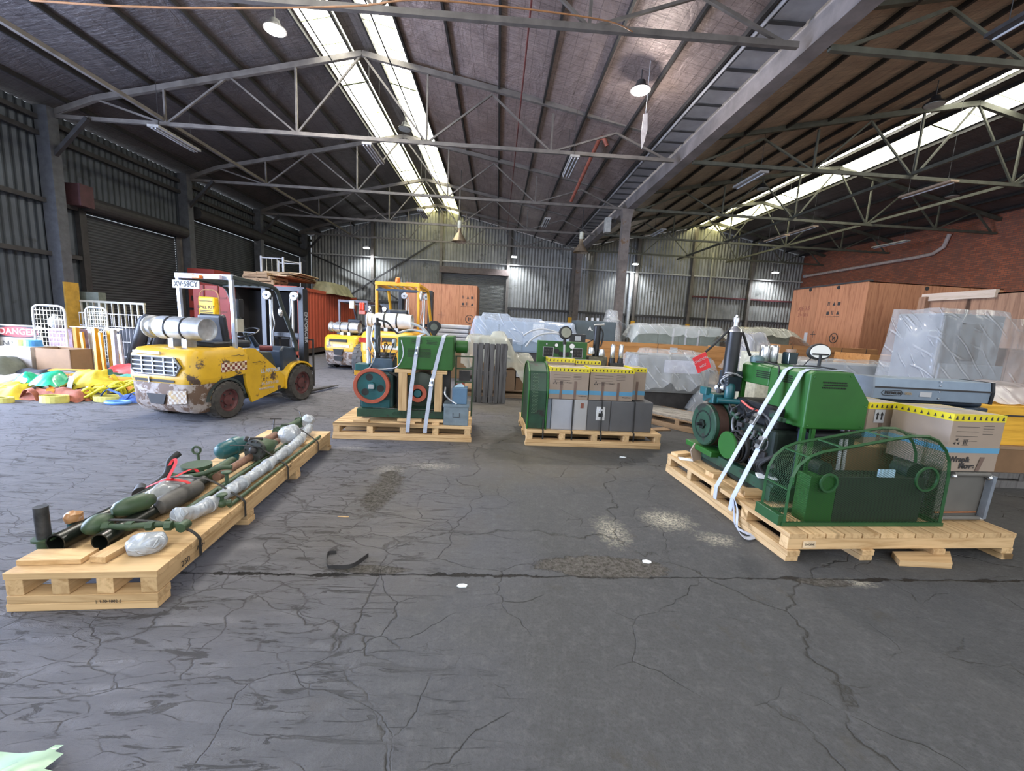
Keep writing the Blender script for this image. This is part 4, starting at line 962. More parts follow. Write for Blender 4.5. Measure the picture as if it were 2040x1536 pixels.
C_().tube(smooth_pts([(1.6, 6.28, 1.66), (1.66, 6.26, 1.55), (1.64, 6.26, 1.35)]), .012, 8).o('hose', BLACK, t, smooth=True); C_().tube(smooth_pts([(1.52, 6.3, 1.45), (1.42, 6.25, 1.40), (1.32, 6.25, 1.42)]), .008, 6).o('hose', BLACK, t, smooth=True)
C_().b2((1.45, 6.18, TOP), (1.74, 6.42, 1.2)).o('engine_block', pm('engine_brown', (.10, .09, .06), .5, 0, .5, 14), t, .02)
for x, z in ((1.48, 1.28), (1.64, 1.26)): C_().lathe([(.05, 0), (.055, .02), (.04, .1)], (x, 6.2, z-.05), (0, 0, 1), 14).o('steel_cap', CHROME, t, smooth=True)
t = thing('ignition_box', 'small black and white control box left of the slim black cylinder', 'box')
C_().b2((1.18, 6.36, 1.38), (1.42, 6.46, 1.52)).o('body', BLKMET, t, .005); C_().b2((1.25, 6.352, 1.42), (1.34, 6.36, 1.49)).o('white_switch', WHITE, t); C_().b2((1.22, 6.38, 1.0), (1.38, 6.45, 1.38)).o('bracket', DARKST, t)
def carton(M, x0, x1, y0, y1, z0, z1, label, variant=0, band=(.16, .29), tapes=(.30, .66), arrows=False, name='carton'):
    """printed moving carton with a yellow warning tape round the top edge"""
    t = thing(name, label, 'carton')
    MB(M).b2((x0, y0, z0), (x1, y1, z1)).o('body', CARDG, t, .004)
    th = .055
    b = MB(M); b.b2((x0-.002, y0-.002, z1-th), (x1+.002, y1+.002, z1+.001)); b.o('yellow_tape', TAPEY, t)
    b = MB(M)
    n = max(3, int((x1-x0)/.05))
    for i in range(n):
        x = x0+(x1-x0)*(i+.5)/n; b.prism([(x-.011, z1-.042), (x+.011, z1-.042), (x+.004, z1-.028), (x+.007, z1-.018), (x-.001, z1-.012), (x-.006, z1-.02)], y0-.0045, y0-.002)
    n2 = max(3, int((y1-y0)/.05))
    for i in range(n2):
        y = y0+(y1-y0)*(i+.5)/n2; b.prism([(y-.011, z1-.042), (y+.011, z1-.042), (y+.004, z1-.028), (y, z1-.014)], x0-.0045, x0-.002, 'YZ')
    b.o('tape_print', INK, t)
    MB(M).b2((x0+.01, (y0+y1)/2-.03, z1+.0005), (x1-.01, (y0+y1)/2+.03, z1+.003)).o('top_tape', pm('glossy_top_tape', (.45, .46, .44), .2), t)
    MB(M).b2((x0+.02, y0+.02, z1+.0003), (x1-.02, y1-.02, z1+.002)).o('top_flaps', pm('carton_top', (.38, .32, .26), .7), t)
    H = z1-z0; W_ = x1-x0
    MB(M).b2((x0-.0012, y0-.0012, z0+H*band[0]), (x1+.0012, y1+.0012, z0+H*band[1])).o('blue_band', LBLUE, t)
    for fx in (tapes if variant != 2 else (.40,)):
        MB(M).b2((x0+W_*fx-.018, y0-.003, z0-.0), (x0+W_*fx+.018, y0-.0015, z0+H*.58)).o('brown_tape', TAPEB, t)
    return t
def tx(M, s, size, par, p, rz=0., mat=INK, name='lettering', bold=0., sx=1.):
    a = math.atan2(M[1][0], M[0][0]); return text(s, size, name, mat, par, M @ Vector(p), PI/2, 0, rz+a, .0006, bold=bold, sx=sx)
def marks(M, t, x0, x1, y0, z0, z1, big=False):
    W_ = x1-x0; H = z1-z0; y = y0-.003
    b = MB(M)
    for k in range(4): b.b2((x0+W_*.10, y-.001, z1-.10-.035*k*H/.43), (x0+W_*.52, y, z1-.0975-.035*k*H/.43))
    for k in range(4): b.b2((x0+W_*.60, y-.001, z1-.09-.02*k*H/.43), (x0+W_*.80, y, z1-.087-.02*k*H/.43))
    b.o('address_lines', INK, t)
    b = MB(M)
    for a in (90, 210, 330):
        a = math.radians(a); c = (x0+W_*.14+.020*math.cos(a), z0+H*.52+.020*math.sin(a)); b.prism([(c[0]+.013*math.cos(a+q), c[1]+.013*math.sin(a+q)) for q in (1.57, 3.66, 5.76)], y-.001, y)
    b.o('recycling_mark', INK, t)
    b = MB(M)
    for k in range(3): b.b2((x0+W_*.27+.014*k, y-.001, z0+H*.48), (x0+W_*.27+.014*k+.005, y, z0+H*.56))
    b.b2((x0+W_*.255, y-.001, z0+H*.57), (x0+W_*.36, y, z0+H*.575)); b.b2((x0+W_*.255, y-.001, z0+H*.465), (x0+W_*.36, y, z0+H*.47)); b.o('handling_mark', INK, t)
    if big:
        tx(M, 'Wrap&', .062, t, (x0+W_*.26, y-.001, z0+.098), bold=.002); tx(M, 'Move', .062, t, (x0+W_*.42, y-.001, z0+.045), bold=.002); MB(M).prism([(x0+W_*.60, z0+.005), (x0+W_*.67, z0+.005), (x0+W_*.74, z0+.12), (x0+W_*.66, z0+.12)], y-.003, y-.0015).o('brown_tape', TAPEB, t)
    else:
        tx(M, 'Wrap&Move', .022, t, (x0+W_*.86, y-.001, z0+.05)); tx(M, 'FRAGILE', .020, t, (x0+W_*.5, y-.001, z0+H*.53))
t = carton(MCt, .745, 1.285, 5.47, 5.86, .645, 1.075, 'left taped carton of the front pair standing on the grey cabinets'); marks(MCt, t, .745, 1.285, 5.47, .645, 1.075)
t = carton(MCt, 1.305, 1.915, 5.49, 5.88, .645, 1.085, 'right taped carton of the front pair standing on the grey cabinets'); marks(MCt, t, 1.305, 1.915, 5.49, .645, 1.085)
carton(MCt, 1.94, 2.14, 5.62, 6.0, .645, 1.10, 'narrow dark-sided carton at the right end of the cabinet pallet', 2)
carton(MCt, .78, 1.17, 5.90, 6.14, .70, 1.165, 'rear carton behind the left taped carton, only its yellow tape showing'); carton(MCt, 1.19, 1.56, 5.92, 6.14, .70, 1.15, 'rear carton behind the right taped carton, only its yellow tape showing')
o = C_().b2((.76, 5.87, TOP), (2.1, 6.17, .695)); W1('crate_base', o, CARDD, 'low brown case behind the grey cabinets, holding up the rear cartons', 'case')
C_2 = [(.80, 1.10, 'slim light grey steel cabinet nearest the belt guard', LGREY), (1.105, 1.295, 'narrow off-white cabinet with a small red-brown label', pm('off_white_cab', (.36, .36, .37), .45, 0, .05)), (1.30, 1.62, 'mid-grey cabinet with a white dial plate on its front', MGREY), (1.625, 2.22, 'wide plain mid-grey cabinet at the right end of the row', MGREY)]
for x0, x1, lb, mt in C_2:
    t = thing('steel_cabinet', lb, 'cabinet', group='grey cabinets on the middle pallet')
    C_().b2((x0, 5.47, TOP), (x1, 5.86, .64)).o('body', mt, t, .004); C_().b2((x0+.01, 5.463, TOP+.01), (x1-.01, 5.471, .63)).o('door', mt, t, .002)
    if 'label' in lb: C_().b2((x0+.09, 5.455, .53), (x0+.13, 5.463, .60)).o('label', pm('brown_label', (.18, .06, .04), .6), t)
    if 'dial' in lb:
        C_().b2((x0+.12, 5.452, .37), (x0+.24, 5.463, .56)).o('switch_plate', pm('plate_pale', (.62, .63, .64), .4), t, .003); C_().lathe([(.028, 0), (.025, .02)], (x0+.18, 5.452, .51), (0, -1, 0), 20).o('dial_knob', WHITE, t, smooth=True); C_().b2((x0+.15, 5.446, .42), (x0+.21, 5.453, .47)).o('window_panel', BLACK, t)
C_().b2((.745, 5.50, TOP), (.795, 5.80, .64)).o('side_panel', BLUEG, None)
o = COL.objects[-1] if False else bpy.context.scene.objects[-1]; o.name = 'blue_grey_plate'; tag(o, 'thin blue-grey steel plate standing between the belt guard and the cabinets', 'plate')
for i, x in enumerate((.69, 1.085, 1.49, 1.95)):
    ztop = .36 if i == 0 else .648
    o = C_().strap([(x, 5.9 if i else 5.5, ztop), (x, 5.452, ztop), (x+.001, 5.448, ztop-.02), (x-.008, 5.40, TOP+.004), (x-.008, 5.366, TOP), (x-.008, 5.366, .10)], .020, (1, 0, 0), .003)
    W1('strapping_band', o, BLACK, ['black band beside the belt guard on the cabinet pallet', 'black band over the light grey cabinets', 'black band beside the white dial plate', 'black band over the right-hand grey cabinet'][i], 'strapping band', 'bands round the cabinets')

# ------------------------------------------------------------------ engine on pallet D (local frame of pallet D)
def D_(): return MB(MD)
OILY = pm('oily_black_green', (.010, .017, .013), .6, 0, .6, 10, spec=.25)
t = thing('engine_machine', 'green-hooded engine set with dark flywheel on the right foreground pallet', 'machine')
D_().b2((.22, .50, .235), (1.0, .58, .36)).o('base_beam', DGREEN, t, .006); D_().b2((.24, .5, .28), (.32, 1.75, .38)).o('base_beam', DGREEN, t, .006); D_().b2((.9, .5, .28), (.98, 1.75, .38)).o('base_beam', DGREEN, t, .006)
D_().b2((.25, .62, .235), (.95, 1.68, .30)).o('drip_tray', OILY, t, .01)
D_().b2((.16, 1.28, .36), (.36, 1.78, .42)).o('engine_foot', GREEN, t, .01)
D_().lathe([(.215, 0), (.226, .01), (.226, .045), (.205, .05), (.205, .062), (.226, .067), (.226, .09), (.205, .095), (.205, .105), (.226, .11), (.226, .15), (.2, .155)], (.17, 1.50, .665), (1, 0, 0), 48).o('flywheel', DGREEN, t, smooth=True)
D_().lathe([(.226+.003, .05), (.229, .15)], (.17, 1.50, .665), (1, 0, 0), 48).o('flywheel_belt_face', pm('rusty_brown_face', (.075, .04, .03), .5, .3), t, smooth=True)
D_().lathe([(.15, -.004), (.15, .002), (.135, .002), (.135, -.004)], (.17, 1.50, .665), (1, 0, 0), 40, close=True).o('flywheel_ring', OILY, t)
D_().lathe([(.055, -.02), (.05, .01)], (.17, 1.50, .665), (1, 0, 0), 6).o('hub', OILY, t); D_().cyl((.10, 1.50, .665), (.17, 1.50, .665), .018, seg=12).o('shaft', BLKMET, t, smooth=True)
D_().b2((.34, 1.30, .40), (.62, 1.75, .90)).o('crankcase', DGREEN, t, .03)
D_().lathe([(.13, 0), (.135, .01), (.135, .02), (.05, .03)], (.17, 1.07, .56), (1, 0, 0), 32).o('small_pulley', GREEN, t, smooth=True)
for k in range(3): D_().lathe([(.12, 0), (.128, .01), (.12, .02)], (.21+.035*k, 1.06, .53), (1, 0, 0), 32).o('pulley_groove', BLKMET, t, smooth=True)
D_().lathe([(.10, 0), (.17, .03), (.17, .28), (.1, .3)], (.34, .98, .56), (1, 0, 0), 28).o('compressor_drum', OILY, t, smooth=True)
D_().b2((.36, .70, .38), (.85, 1.30, .80)).o('engine_block', OILY, t, .03)
D_().b2((.40, .75, .8), (.9, 1.35, 1.0)).o('cylinder_head', pm('engine_dark', (.012, .013, .015), .6, 0, .5, 15, spec=.25), t, .02)
random.seed(5)
for k in range(7):
    a0 = random.uniform(0, 5); c = (random.uniform(.9, 1.15), random.uniform(.62, .78)); r = random.uniform(.10, .17)
    D_().tube([(.33+.012*k, p[1], p[2]) for p in [(0, c[0]+r*math.cos(a0+q*.35), c[1]+r*.8*math.sin(a0+q*.35)) for q in range(13)]], random.choice((.008, .011, .014)), 8).o('rubber_hose', BLACK if k % 3 else pm('grey_hose', (.12, .12, .12), .4), t, smooth=True)
D_().tube(smooth_pts([(.36, 1.2, .98), (.35, 1.05, .94), (.36, .95, .93)]), .010, 6).o('pink_wire', pm('pink_wire', (.7, .12, .10), .4), t, smooth=True)
for k in range(4): D_().tube(smooth_pts([(.32, .7+.05*k, .40), (.27, .72+.03*k, .48), (.33, .66, .58), (.42, .7, .62)]), .014, 8).o('rubber_hose', BLACK, t, smooth=True)
random.seed(15)
for k in range(34):
    y = random.uniform(.62, 1.30); z = random.uniform(.42, .98); x = .335 if z > .42 else .34; q = k % 4
    if q == 0: D_().lathe([(.022, 0), (.026, .01), (.018, .03)], (x, y, z), (-1, 0, 0), 8).o('engine_bolt', DARKST, t, smooth=True)
    elif q == 1: D_().box((x+.01, y, z), (.03, random.uniform(.04, .09), random.uniform(.03, .08))).o('engine_fitting', (BLKMET, DGREEN, DARKST)[k % 3], t, .004)
    elif q == 2: D_().cyl((x, y-.05, z), (x, y+.06, z+random.uniform(-.05, .05)), random.uniform(.010, .02), seg=10).o('engine_pipe', (BLKMET, RUST, DGREEN)[k % 3], t, smooth=True)
    else: D_().tube(smooth_pts([(x, y, z), (x-.035, y+.05, z-.05), (x-.02, y+.12, z-.02), (x+.01, y+.15, z-.12)]), .008, 6).o('engine_hose', BLACK, t, smooth=True)
for k in range(3): D_().tube([(.30-.012*k, 1.07+.155*math.cos(a), .55+.15*math.sin(a)) for a in [2*PI*i/28 for i in range(28)]], .010, 6, True).o('drive_belt', BLACK, t, smooth=True)
# teal head parts over the flywheel
D_().b2((.20, 1.42, .90), (.42, 1.62, 1.0)).o('teal_manifold', TEAL, t, .01); D_().b2((.16, 1.50, .98), (.22, 1.62, 1.06)).o('teal_flange', TEAL, t, .006)
D_().lathe([(.045, 0), (.05, .02), (.05, .12), (.03, .15)], (.33, 1.36, .98), (0, 0, 1), 18).o('teal_pump', TEAL, t, smooth=True); D_().cyl((.22, 1.38, .95), (.42, 1.30, .95), .03, seg=14).o('teal_pipe', TEAL, t, smooth=True)
for k in range(8):
    x = .24+.03*(k % 4); y = 1.40+.05*(k//4); D_().lathe([(.022, 0), (.026, .02), (.016, .05)], (x, y, 1.02+.03*(k % 3)), (0, 0, 1), 10).o('fitting', (DARKST, CHROME, BLKMET)[k % 3], t, smooth=True)
D_().b2((.28, 1.34, 1.05), (.44, 1.5, 1.26)).o('valve_block', pm('navy_dark', (.02, .028, .04), .35), t, .015)
for k in range(5): D_().tube(smooth_pts([(.26, 1.36, 1.1+.03*k), (.20+.01*k, 1.33, 1.16+.02*k), (.30, 1.30, 1.24), (.42, 1.32, 1.2)]), .006, 6).o('loose_cable', (WHITE, BLACK)[k % 2], t, smooth=True)
# tall black oil cylinder with arms
D_().cyl((.33, 1.40, 1.20), (.33, 1.40, 1.66), .068, seg=28).o('oil_cylinder', BLKMET, t, smooth=True)
D_().lathe([(.075, 0), (.06, .03), (.03, .05), (.022, .06), (.022, .10), (.03, .10), (.03, .14), (.012, .15), (.012, .17)], (.33, 1.40, 1.655), (0, 0, 1), 18).o('cylinder_cap', CHROME, t, smooth=True)
D_().tube(smooth_pts([(.28, 1.40, 1.69), (.20, 1.40, 1.60), (.09, 1.39, 1.49), (.03, 1.38, 1.44)]), .013, 8).o('bent_arm', BLACK, t, smooth=True)
D_().tube(smooth_pts([(.38, 1.40, 1.69), (.44, 1.41, 1.62), (.52, 1.43, 1.48), (.56, 1.44, 1.42)]), .013, 8).o('bent_arm', BLACK, t, smooth=True)
# hood
hd = D_().prism([(.46, .87), (.46, 1.335), (.50, 1.36), (.84, 1.36), (1.03, 1.12), (1.03, .87)], .53, 1.0).o('hood', GREEN, t, .012)
D_().prism([(.46, 1.16), (.46, 1.335), (.50, 1.36), (.84, 1.36), (.90, 1.29), (.90, 1.16)], 1.0, 1.40).o('hood_rear', GREEN, t, .008)
D_().b2((.458, 1.36, .90), (.50, 1.40, 1.17)).o('hood_leg', GREEN, t, .004); D_().b2((.458, .53, .83), (.475, .56, .88)).o('hood_lip', GREEN, t)
for u0, u1 in ((.72, .90), (1.0, 1.18)): dots(MD, u0, u1, 1.235, 1.29, 12, 4, lambda u, v: (.457, u, v), pm('vent_shadow', (.008, .02, .008), .8), 'vent_slots', hd, .011)
dots(MD, .58, .80, 1.225, 1.27, 14, 3, lambda u, v: (u, .527, v), MATS['vent_shadow'], 'vent_slots', hd, .013)
for p in ((.49, .527, 1.31), (.49, .527, .90), (.99, .527, .90), (1.0, .527, 1.08), (.82, .527, 1.33)): D_().ball(p, .007, 8, 5).o('rivet', GREEN, hd)
for x in (.47, .56): D_().b2((x, .545, .36), (x+.035, .575, .87)).o('support_channel', GREEN, t, .003)
D_().b2((.50, .60, .40), (.56, .62, .85)).o('name_plate_panel', NAVY, t); D_().lathe([(.03, 0), (.03, .004)], (.53, .598, .72), (0, -1, 0), 18).o('round_tag', CHROME, t)
D_().b2((.60, .70, .66), (1.15, .80, .84)).o('muffler_box', BLKMET, t, .02); D_().cyl((.62, .66, .78), (1.12, .66, .80), .035, seg=14).o('pipe', BLKMET, t, smooth=True)
for x in (.88, .93): D_().cyl((x+.1, .66, .45), (x+.1, .68, .86), .014, seg=8).o('white_pipe', WHITE, t)
# things standing on the hood
b0 = 1.362
t = thing('filter_can', 'silver filter can, left one of the pair behind the engine hood', 'filter', group='silver filter cans'); D_().lathe([(.04, 0), (.045, .01), (.045, .16), (.03, .18)], (.63, 1.33, b0), (0, 0, 1), 20).o('can', CHROME, t, smooth=True); D_().lathe([(.048, 0), (.048, .015)], (.63, 1.33, b0), (0, 0, 1), 20).o('can_base', BLKMET, t)
t = thing('filter_can', 'silver filter can, right one of the pair behind the engine hood', 'filter', group='silver filter cans'); D_().lathe([(.04, 0), (.045, .01), (.045, .16), (.03, .18)], (.73, 1.33, b0), (0, 0, 1), 20).o('can', CHROME, t, smooth=True); D_().lathe([(.048, 0), (.048, .015)], (.73, 1.33, b0), (0, 0, 1), 20).o('can_base', BLKMET, t)
t = thing('glass_jar', 'dark glass jar beside the silver filter cans', 'jar'); D_().b2((.80, 1.20, b0), (.90, 1.30, b0+.12)).o('glass', pm('dark_glass', (.015, .03, .035), .08), t, .01); D_().cyl((.85, 1.25, b0+.12), (.85, 1.25, b0+.15), .045, seg=16).o('cap', pm('amber_cap', (.25, .17, .12), .4), t)
t = thing('regulator', 'teal-grey regulator with cables at the back left of the engine hood', 'regulator'); D_().lathe([(.06, 0), (.065, .02), (.065, .05), (.04, .07)], (.54, 1.30, b0), (0, 0, 1), 18).o('body', pm('grey_teal', (.10, .16, .17), .4), t, smooth=True)
D_().tube(smooth_pts([(.5, 1.26, b0+.01), (.48, 1.1, b0+.02), (.47, 1.0, b0+.012), (.46, .9, b0+.0), (.452, .88, 1.3)]), .007, 6).o('cable', BLACK, t, smooth=True)
t = thing('dial_gauge', 'white-faced dial gauge on a black stalk standing on the engine hood', 'gauge')
D_().prism([(.79+.115*math.cos(math.radians(a)), 1.50+.085*math.sin(math.radians(a))*(1.0 if a < 181 else .75)) for a in range(0, 360, 18)], .84, .87).o('dial_case', BLACK, t, .006)
D_().prism([(.79+.098*math.cos(math.radians(a)), 1.505+.068*math.sin(math.radians(a))*(1.0 if a < 181 else .75)) for a in range(0, 360, 18)], .833, .842).o('dial_face', GLASSW, t)
D_().b2((.71, .826, 1.482), (.87, .834, 1.496)).o('crossbar', BLACK, t); D_().cyl((.79, .83, b0), (.79, .83, 1.49), .013, seg=10).o('stalk', BLACK, t); D_().tube(smooth_pts([(.73, .84, 1.47), (.70, .86, 1.42), (.66, .86, b0+.008)]), .005, 6).o('cable', BLACK, t)
W1('loose_cable', D_().tube(smooth_pts([(.60, .9, b0+.008), (.7, .80, b0+.02), (.80, .66, b0+.008), (.9, .72, b0-.03)]), .008, 6), BLACK, 'loose black cable lying across the top of the engine hood', 'cable')
tg = thing('warning_tag', 'red CAUTION HOT tag hanging from the bent black arm', 'tag')
Mt = MD @ Matrix.Translation((-.01, 1.36, 1.33)) @ Matrix.Rotation(math.radians(-28), 4, 'Y')
MB(Mt).b2((-.075, -.002, -.085), (.075, .002, .085)).o('tag_card', REDD, tg)
for s_, zz in (('CAUTION', .03), ('HOT', -.035)):
    q = text(s_, .034, 'tag_lettering', WHITE, tg, (0, 0, 0), PI/2, 0, 0, .0006); q.matrix_local = Mt @ Matrix.Translation((0, -.003, zz)) @ Matrix.Rotation(PI/2, 4, 'X')
D_().tube([(.04, 1.375, 1.44), (.0, 1.365, 1.41), (-.03, 1.36, 1.40)], .004, 6).o('tie', BLACK, tg)
S3 = [(-.02, .86, .10), (-.015, .87, .215), (.075, .85, .45), (.215, .83, .80), (.28, .82, .95), (.42, .80, 1.28), (.445, .80, 1.338), (.50, .80, 1.366), (.84, .80, 1.368)]
S4 = [(-.03, .62, .10), (-.02, .62, .215), (.06, .62, .42), (.16, .63, .66), (.20, .63, .76), (.385, .62, 1.20), (.445, .62, 1.338), (.50, .62, 1.366), (.84, .62, 1.368)]
ratchet_strap(MD, S3, (0, 1, 0), 'white ratchet strap over the engine hood, the farther of the two', 3)
ratchet_strap(MD, S4, (0, 1, 0), 'white ratchet strap over the engine hood, the nearer of the two', 3)
W1('strap_tail', D_().strap(smooth_pts([(-.03, .60, .21), (-.035, .56, .12), (-.05, .50, .02), (-.04, .42, .012), (.0, .33, .015), (-.10, .30, .02), (-.12, .38, .06), (-.05, .50, .16), (-.02, .6, .22)], 5), .045, (.3, 1, .1), .003), WEB, 'loose white strap tail looping down to the floor at the pallet edge', 'strap')
W1('folded_paper', D_().prism([(.22, .66), (.36, .60), (.40, .70), (.27, .76)], .385, .40, 'XY'), PAPER, 'folded pale paper tucked under the engine beside the mesh guard', 'paper')
W1('paper_sheet', D_().prism([(.03, 1.62), (.16, 1.58), (.18, 1.66), (.06, 1.72)], TOP+.001, TOP+.006, 'XY'), PAPER, 'pale sheet of paper on the pallet in front of the flywheel', 'paper')
W1('printed_carton_flap', D_().prism([(.16, TOP+.002), (.25, TOP+.03), (.30, TOP+.13), (.16, TOP+.21), (.12, TOP+.12)], 1.58, 1.60), CARDG, 'torn printed carton flap leaning beside the flywheel', 'carton flap')
# mesh belt guard
def mesh_mat(name, c, s=32.):
    m, nt, b = nmat(name); k = NT(nt)
    tcn = k.n('ShaderNodeTexCoord'); sp_ = k.n('ShaderNodeSeparateXYZ'); k.l(tcn.outputs['UV'], sp_.inputs[0])
    def tri(o_, sc): return k.math('ABSOLUTE', k.math('SUBTRACT', k.math('FRACT', k.math('MULTIPLY', sp_.outputs[o_], sc)), .5))
    a = tri(0, s); c_ = tri(1, s*1.9)
    d_ = k.math('ABSOLUTE', k.math('SUBTRACT', k.math('ADD', a, c_), .5))
    msk = k.math('LESS_THAN', d_, .085)
    b.inputs['Base Color'].default_value = (*c, 1); b.inputs['Roughness'].default_value = .45
    tr = k.n('ShaderNodeBsdfTransparent'); mx = k.n('ShaderNodeMixShader'); k.l(msk, mx.inputs[0]); k.l(tr.outputs[0], mx.inputs[1]); k.l(b.outputs[0], mx.inputs[2])
    k.l(mx.outputs[0], nt.nodes['Material Output'].inputs['Surface']); return m
MESH = mesh_mat('expanded_metal_mesh', (.014, .05, .018))
def uv_sheet(M, grid, name, mat, par):
    """grid[j][i] = (point, (u, v) in metres)"""
    vs = []; uv = []; fs = []
    for row in grid:
        for p, q in row: vs.append(tuple(M @ Vector(p))); uv.append(q)
    n = len(grid[0])
    for j in range(len(grid)-1):
        for i in range(n-1): fs.append((j*n+i, j*n+i+1, (j+1)*n+i+1, (j+1)*n+i))
    me = bpy.data.meshes.new(name); me.from_pydata(vs, [], fs); L = me.uv_layers.new()
    for lp in me.loops: L.data[lp.index].uv = uv[lp.vertex_index]
    me.materials.append(mat); ob = bpy.data.objects.new(name, me); COL.objects.link(ob); ob.parent = par; return ob
t = thing('mesh_belt_guard', 'green expanded-mesh belt guard with sloping top at the front of the engine pallet', 'belt guard')
prof = [(.05, .235), (.05, .50), (.06, .60), (.10, .69), (.17, .755), (.27, .795), (.45, .83), (.65, .87), (.85, .91), (1.0, .935), (1.12, .935), (1.22, .90), (1.30, .83), (1.35, .74), (1.37, .62), (1.38, .235)]
# front mesh: fan of vertical slices
def ztop(x):
    for (a, za), (b_, zb) in zip(prof[1:], prof[2:]):
        if a <= x <= b_: return za+(zb-za)*(x-a)/max(1e-6, b_-a)
    return .3
xs = [.052+(1.376-.052)*i/40 for i in range(41)]
uv_sheet(MD, [[((x, .12, .24), (x, .24)) for x in xs], [((x, .12, ztop(x)), (x, ztop(x))) for x in xs]], 'front_mesh', MESH, t)
s_ = 0; rows = [[], []]
for i, (x, z) in enumerate(prof):
    if i: s_ += math.hypot(x-prof[i-1][0], z-prof[i-1][1])
    rows[0].append(((x, .12, z), (s_, 0))); rows[1].append(((x, .36, z), (s_, .24)))
uv_sheet(MD, rows, 'edge_mesh', MESH, t)
FR = pm('guard_frame_green', (.018, .075, .024), .42, 0, .15)
for y in (.12, .36):
    for (a, b_) in zip(prof, prof[1:]): pass
    D_().tube([(x, y, z) for x, z in prof], .013, 4).o('rim_angle', FR, t)
    D_().b2((.03, y-.012, .217), (1.40, y+.012, .245)).o('base_rail', FR, t)
for i in (1, 4, 6, 8, 11): D_().bar((prof[i][0], .12, prof[i][1]), (prof[i][0], .36, prof[i][1]), .028, .008).o('cross_bar', FR, t)
for x in (.05, 1.38): D_().b2((x-.012, .12, .217), (x+.012, .36, .25)).o('base_rail', FR, t)
D_().b2((.0, .12, .217), (.05, .37, .30)).o('foot_bracket', FR, t, .004)
D_().lathe([(.10, 0), (.10, .012), (.085, .012), (.085, 0)], (1.18, .108, .60), (0, 1, 0), 32, close=True).o('access_ring', FR, t); D_().lathe([(.075, 0), (.075, .012), (.06, .012), (.06, 0)], (.36, .108, .56), (0, 1, 0), 32, close=True).o('access_ring', FR, t)
D_().lathe([(.062, 0), (.062, .006)], (.38, .13, .54), (0, 1, 0), 28).o('green_cover_disc', GREEN, t)
t = thing('pump_case', 'dark case with a green end cover inside the mesh guard', 'case')
D_().b2((.50, .18, .218), (1.26, .34, .585)).o('case', pm('black_green_case', (.012, .018, .013), .6), t, .006); D_().b2((.26, .17, .218), (.49, .30, .59)).o('end_cover', GREEN, t, .006)
D_().cyl((1.18, .2, .62), (1.18, .34, .62), .075, seg=24).o('pulley', OILY, t, smooth=True); D_().cyl((.40, .2, .63), (.40, .3, .63), .06, seg=24).o('pulley', OILY, t, smooth=True)
D_().b2((.80, .14, .60), (.93, .16, .66)).o('pale_label', pm('pale_blue_label', (.4, .6, .75), .6), t)
t = thing('service_cabinet', 'grey-brown steel cabinet with pipe frame under the big printed carton', 'cabinet')
SC_ = pm('cabinet_taupe', (.13, .125, .115), .45, .1, .1)
D_().b2((1.44, .22, TOP), (1.86, .60, .635)).o('body', SC_, t, .006)
D_().cyl((1.52, .20, .615), (1.85, .20, .615), .018, seg=10).o('top_bar', SC_, t); D_().cyl((1.46, .20, .245), (1.86, .20, .245), .018, seg=10).o('bottom_bar', SC_, t); D_().cyl((1.44, .21, .285), (1.82, .21, .29), .007, seg=8).o('copper_line', COPPER, t)
D_().bar((1.85, .19, .25), (1.87, .19, .61), .045, .03).o('corner_post', pm('bluish_post', (.22, .25, .30), .4, .3), t)
for p in ((1.52, .60), (1.85, .59), (1.47, .245), (1.85, .245)): D_().ball((p[0], .19, p[1]), .02, 10, 6).o('castor_bolt', CHROME, t, smooth=True)
t = carton(MD, 1.42, 1.89, .20, .66, .638, 1.10, 'big printed moving carton standing on the taupe cabinet', 1, (.33, .42), ()); marks(MD, t, 1.42, 1.89, .20, .638, 1.10, True)
# second carton behind with an up-arrow label, standing on a plank stack
t = carton(MD, 1.27, 1.62, .74, 1.10, .70, 1.08, 'carton with a white THIS-WAY-UP arrow label behind the engine hood', 2)
D_().b2((1.33, .732, .90), (1.43, .736, 1.02)).o('arrow_label', WHITE, t)
for x in (1.357, 1.400): D_().prism([(x-.006, .93), (x+.006, .93), (x+.006, .97), (x+.016, .97), (x, 1.0), (x-.016, .97), (x-.006, .97)], .728, .732).o('arrow', INK, t)
carton(MD, 1.12, 1.255, .92, 1.30, .70, 1.12, 'narrow carton with a wide blue band right behind the engine hood', 2)
t = thing('packing_case', 'dark brown case carrying the two rear cartons on the engine pallet', 'case'); D_().b2((1.10, .74, TOP), (1.80, 1.4, .66)).o('case_body', CARDD, t, .004)
board((1.36, 1.05, .68), (.62, .62, .035), 'pine board lying on the brown case under the rear cartons', M=MD)
# ================================================================== FORKLIFTS
def checker(name, c1, c2, s):
    m, nt, b = nmat(name); k = NT(nt); t = k.n('ShaderNodeTexChecker'); k.l(k.coords((1, 1, 1)), t.inputs[0]); t.inputs['Scale'].default_value = s
    t.inputs['Color1'].default_value = (*c1, 1); t.inputs['Color2'].default_value = (*c2, 1)
    f = k.noise(k.coords(), 9, 6, .7); k.l(k.mix(k.ramp(f, (.52, 0.), (.58, .75)), t.outputs[0], (.42, .27, .06)), b.inputs['Base Color']); b.inputs['Roughness'].default_value = .5
    return m
CHK = checker('maroon_white_checks', (.72, .62, .5), (.16, .03, .02), 22)
CHW = checker('worn_checks', (.44, .40, .34), (.28, .20, .13), 26)
SILV = pm('silver_frame', (.45, .50, .60), .35, .5, .12)
DKBODY = pm('forklift_dark_floor', (.035, .045, .042), .55, 0, .3, 5)
SEATB = pm('seat_vinyl', (.018, .022, .03), .45)
BLUEDK = pm('dash_blue_black', (.03, .045, .07), .4)
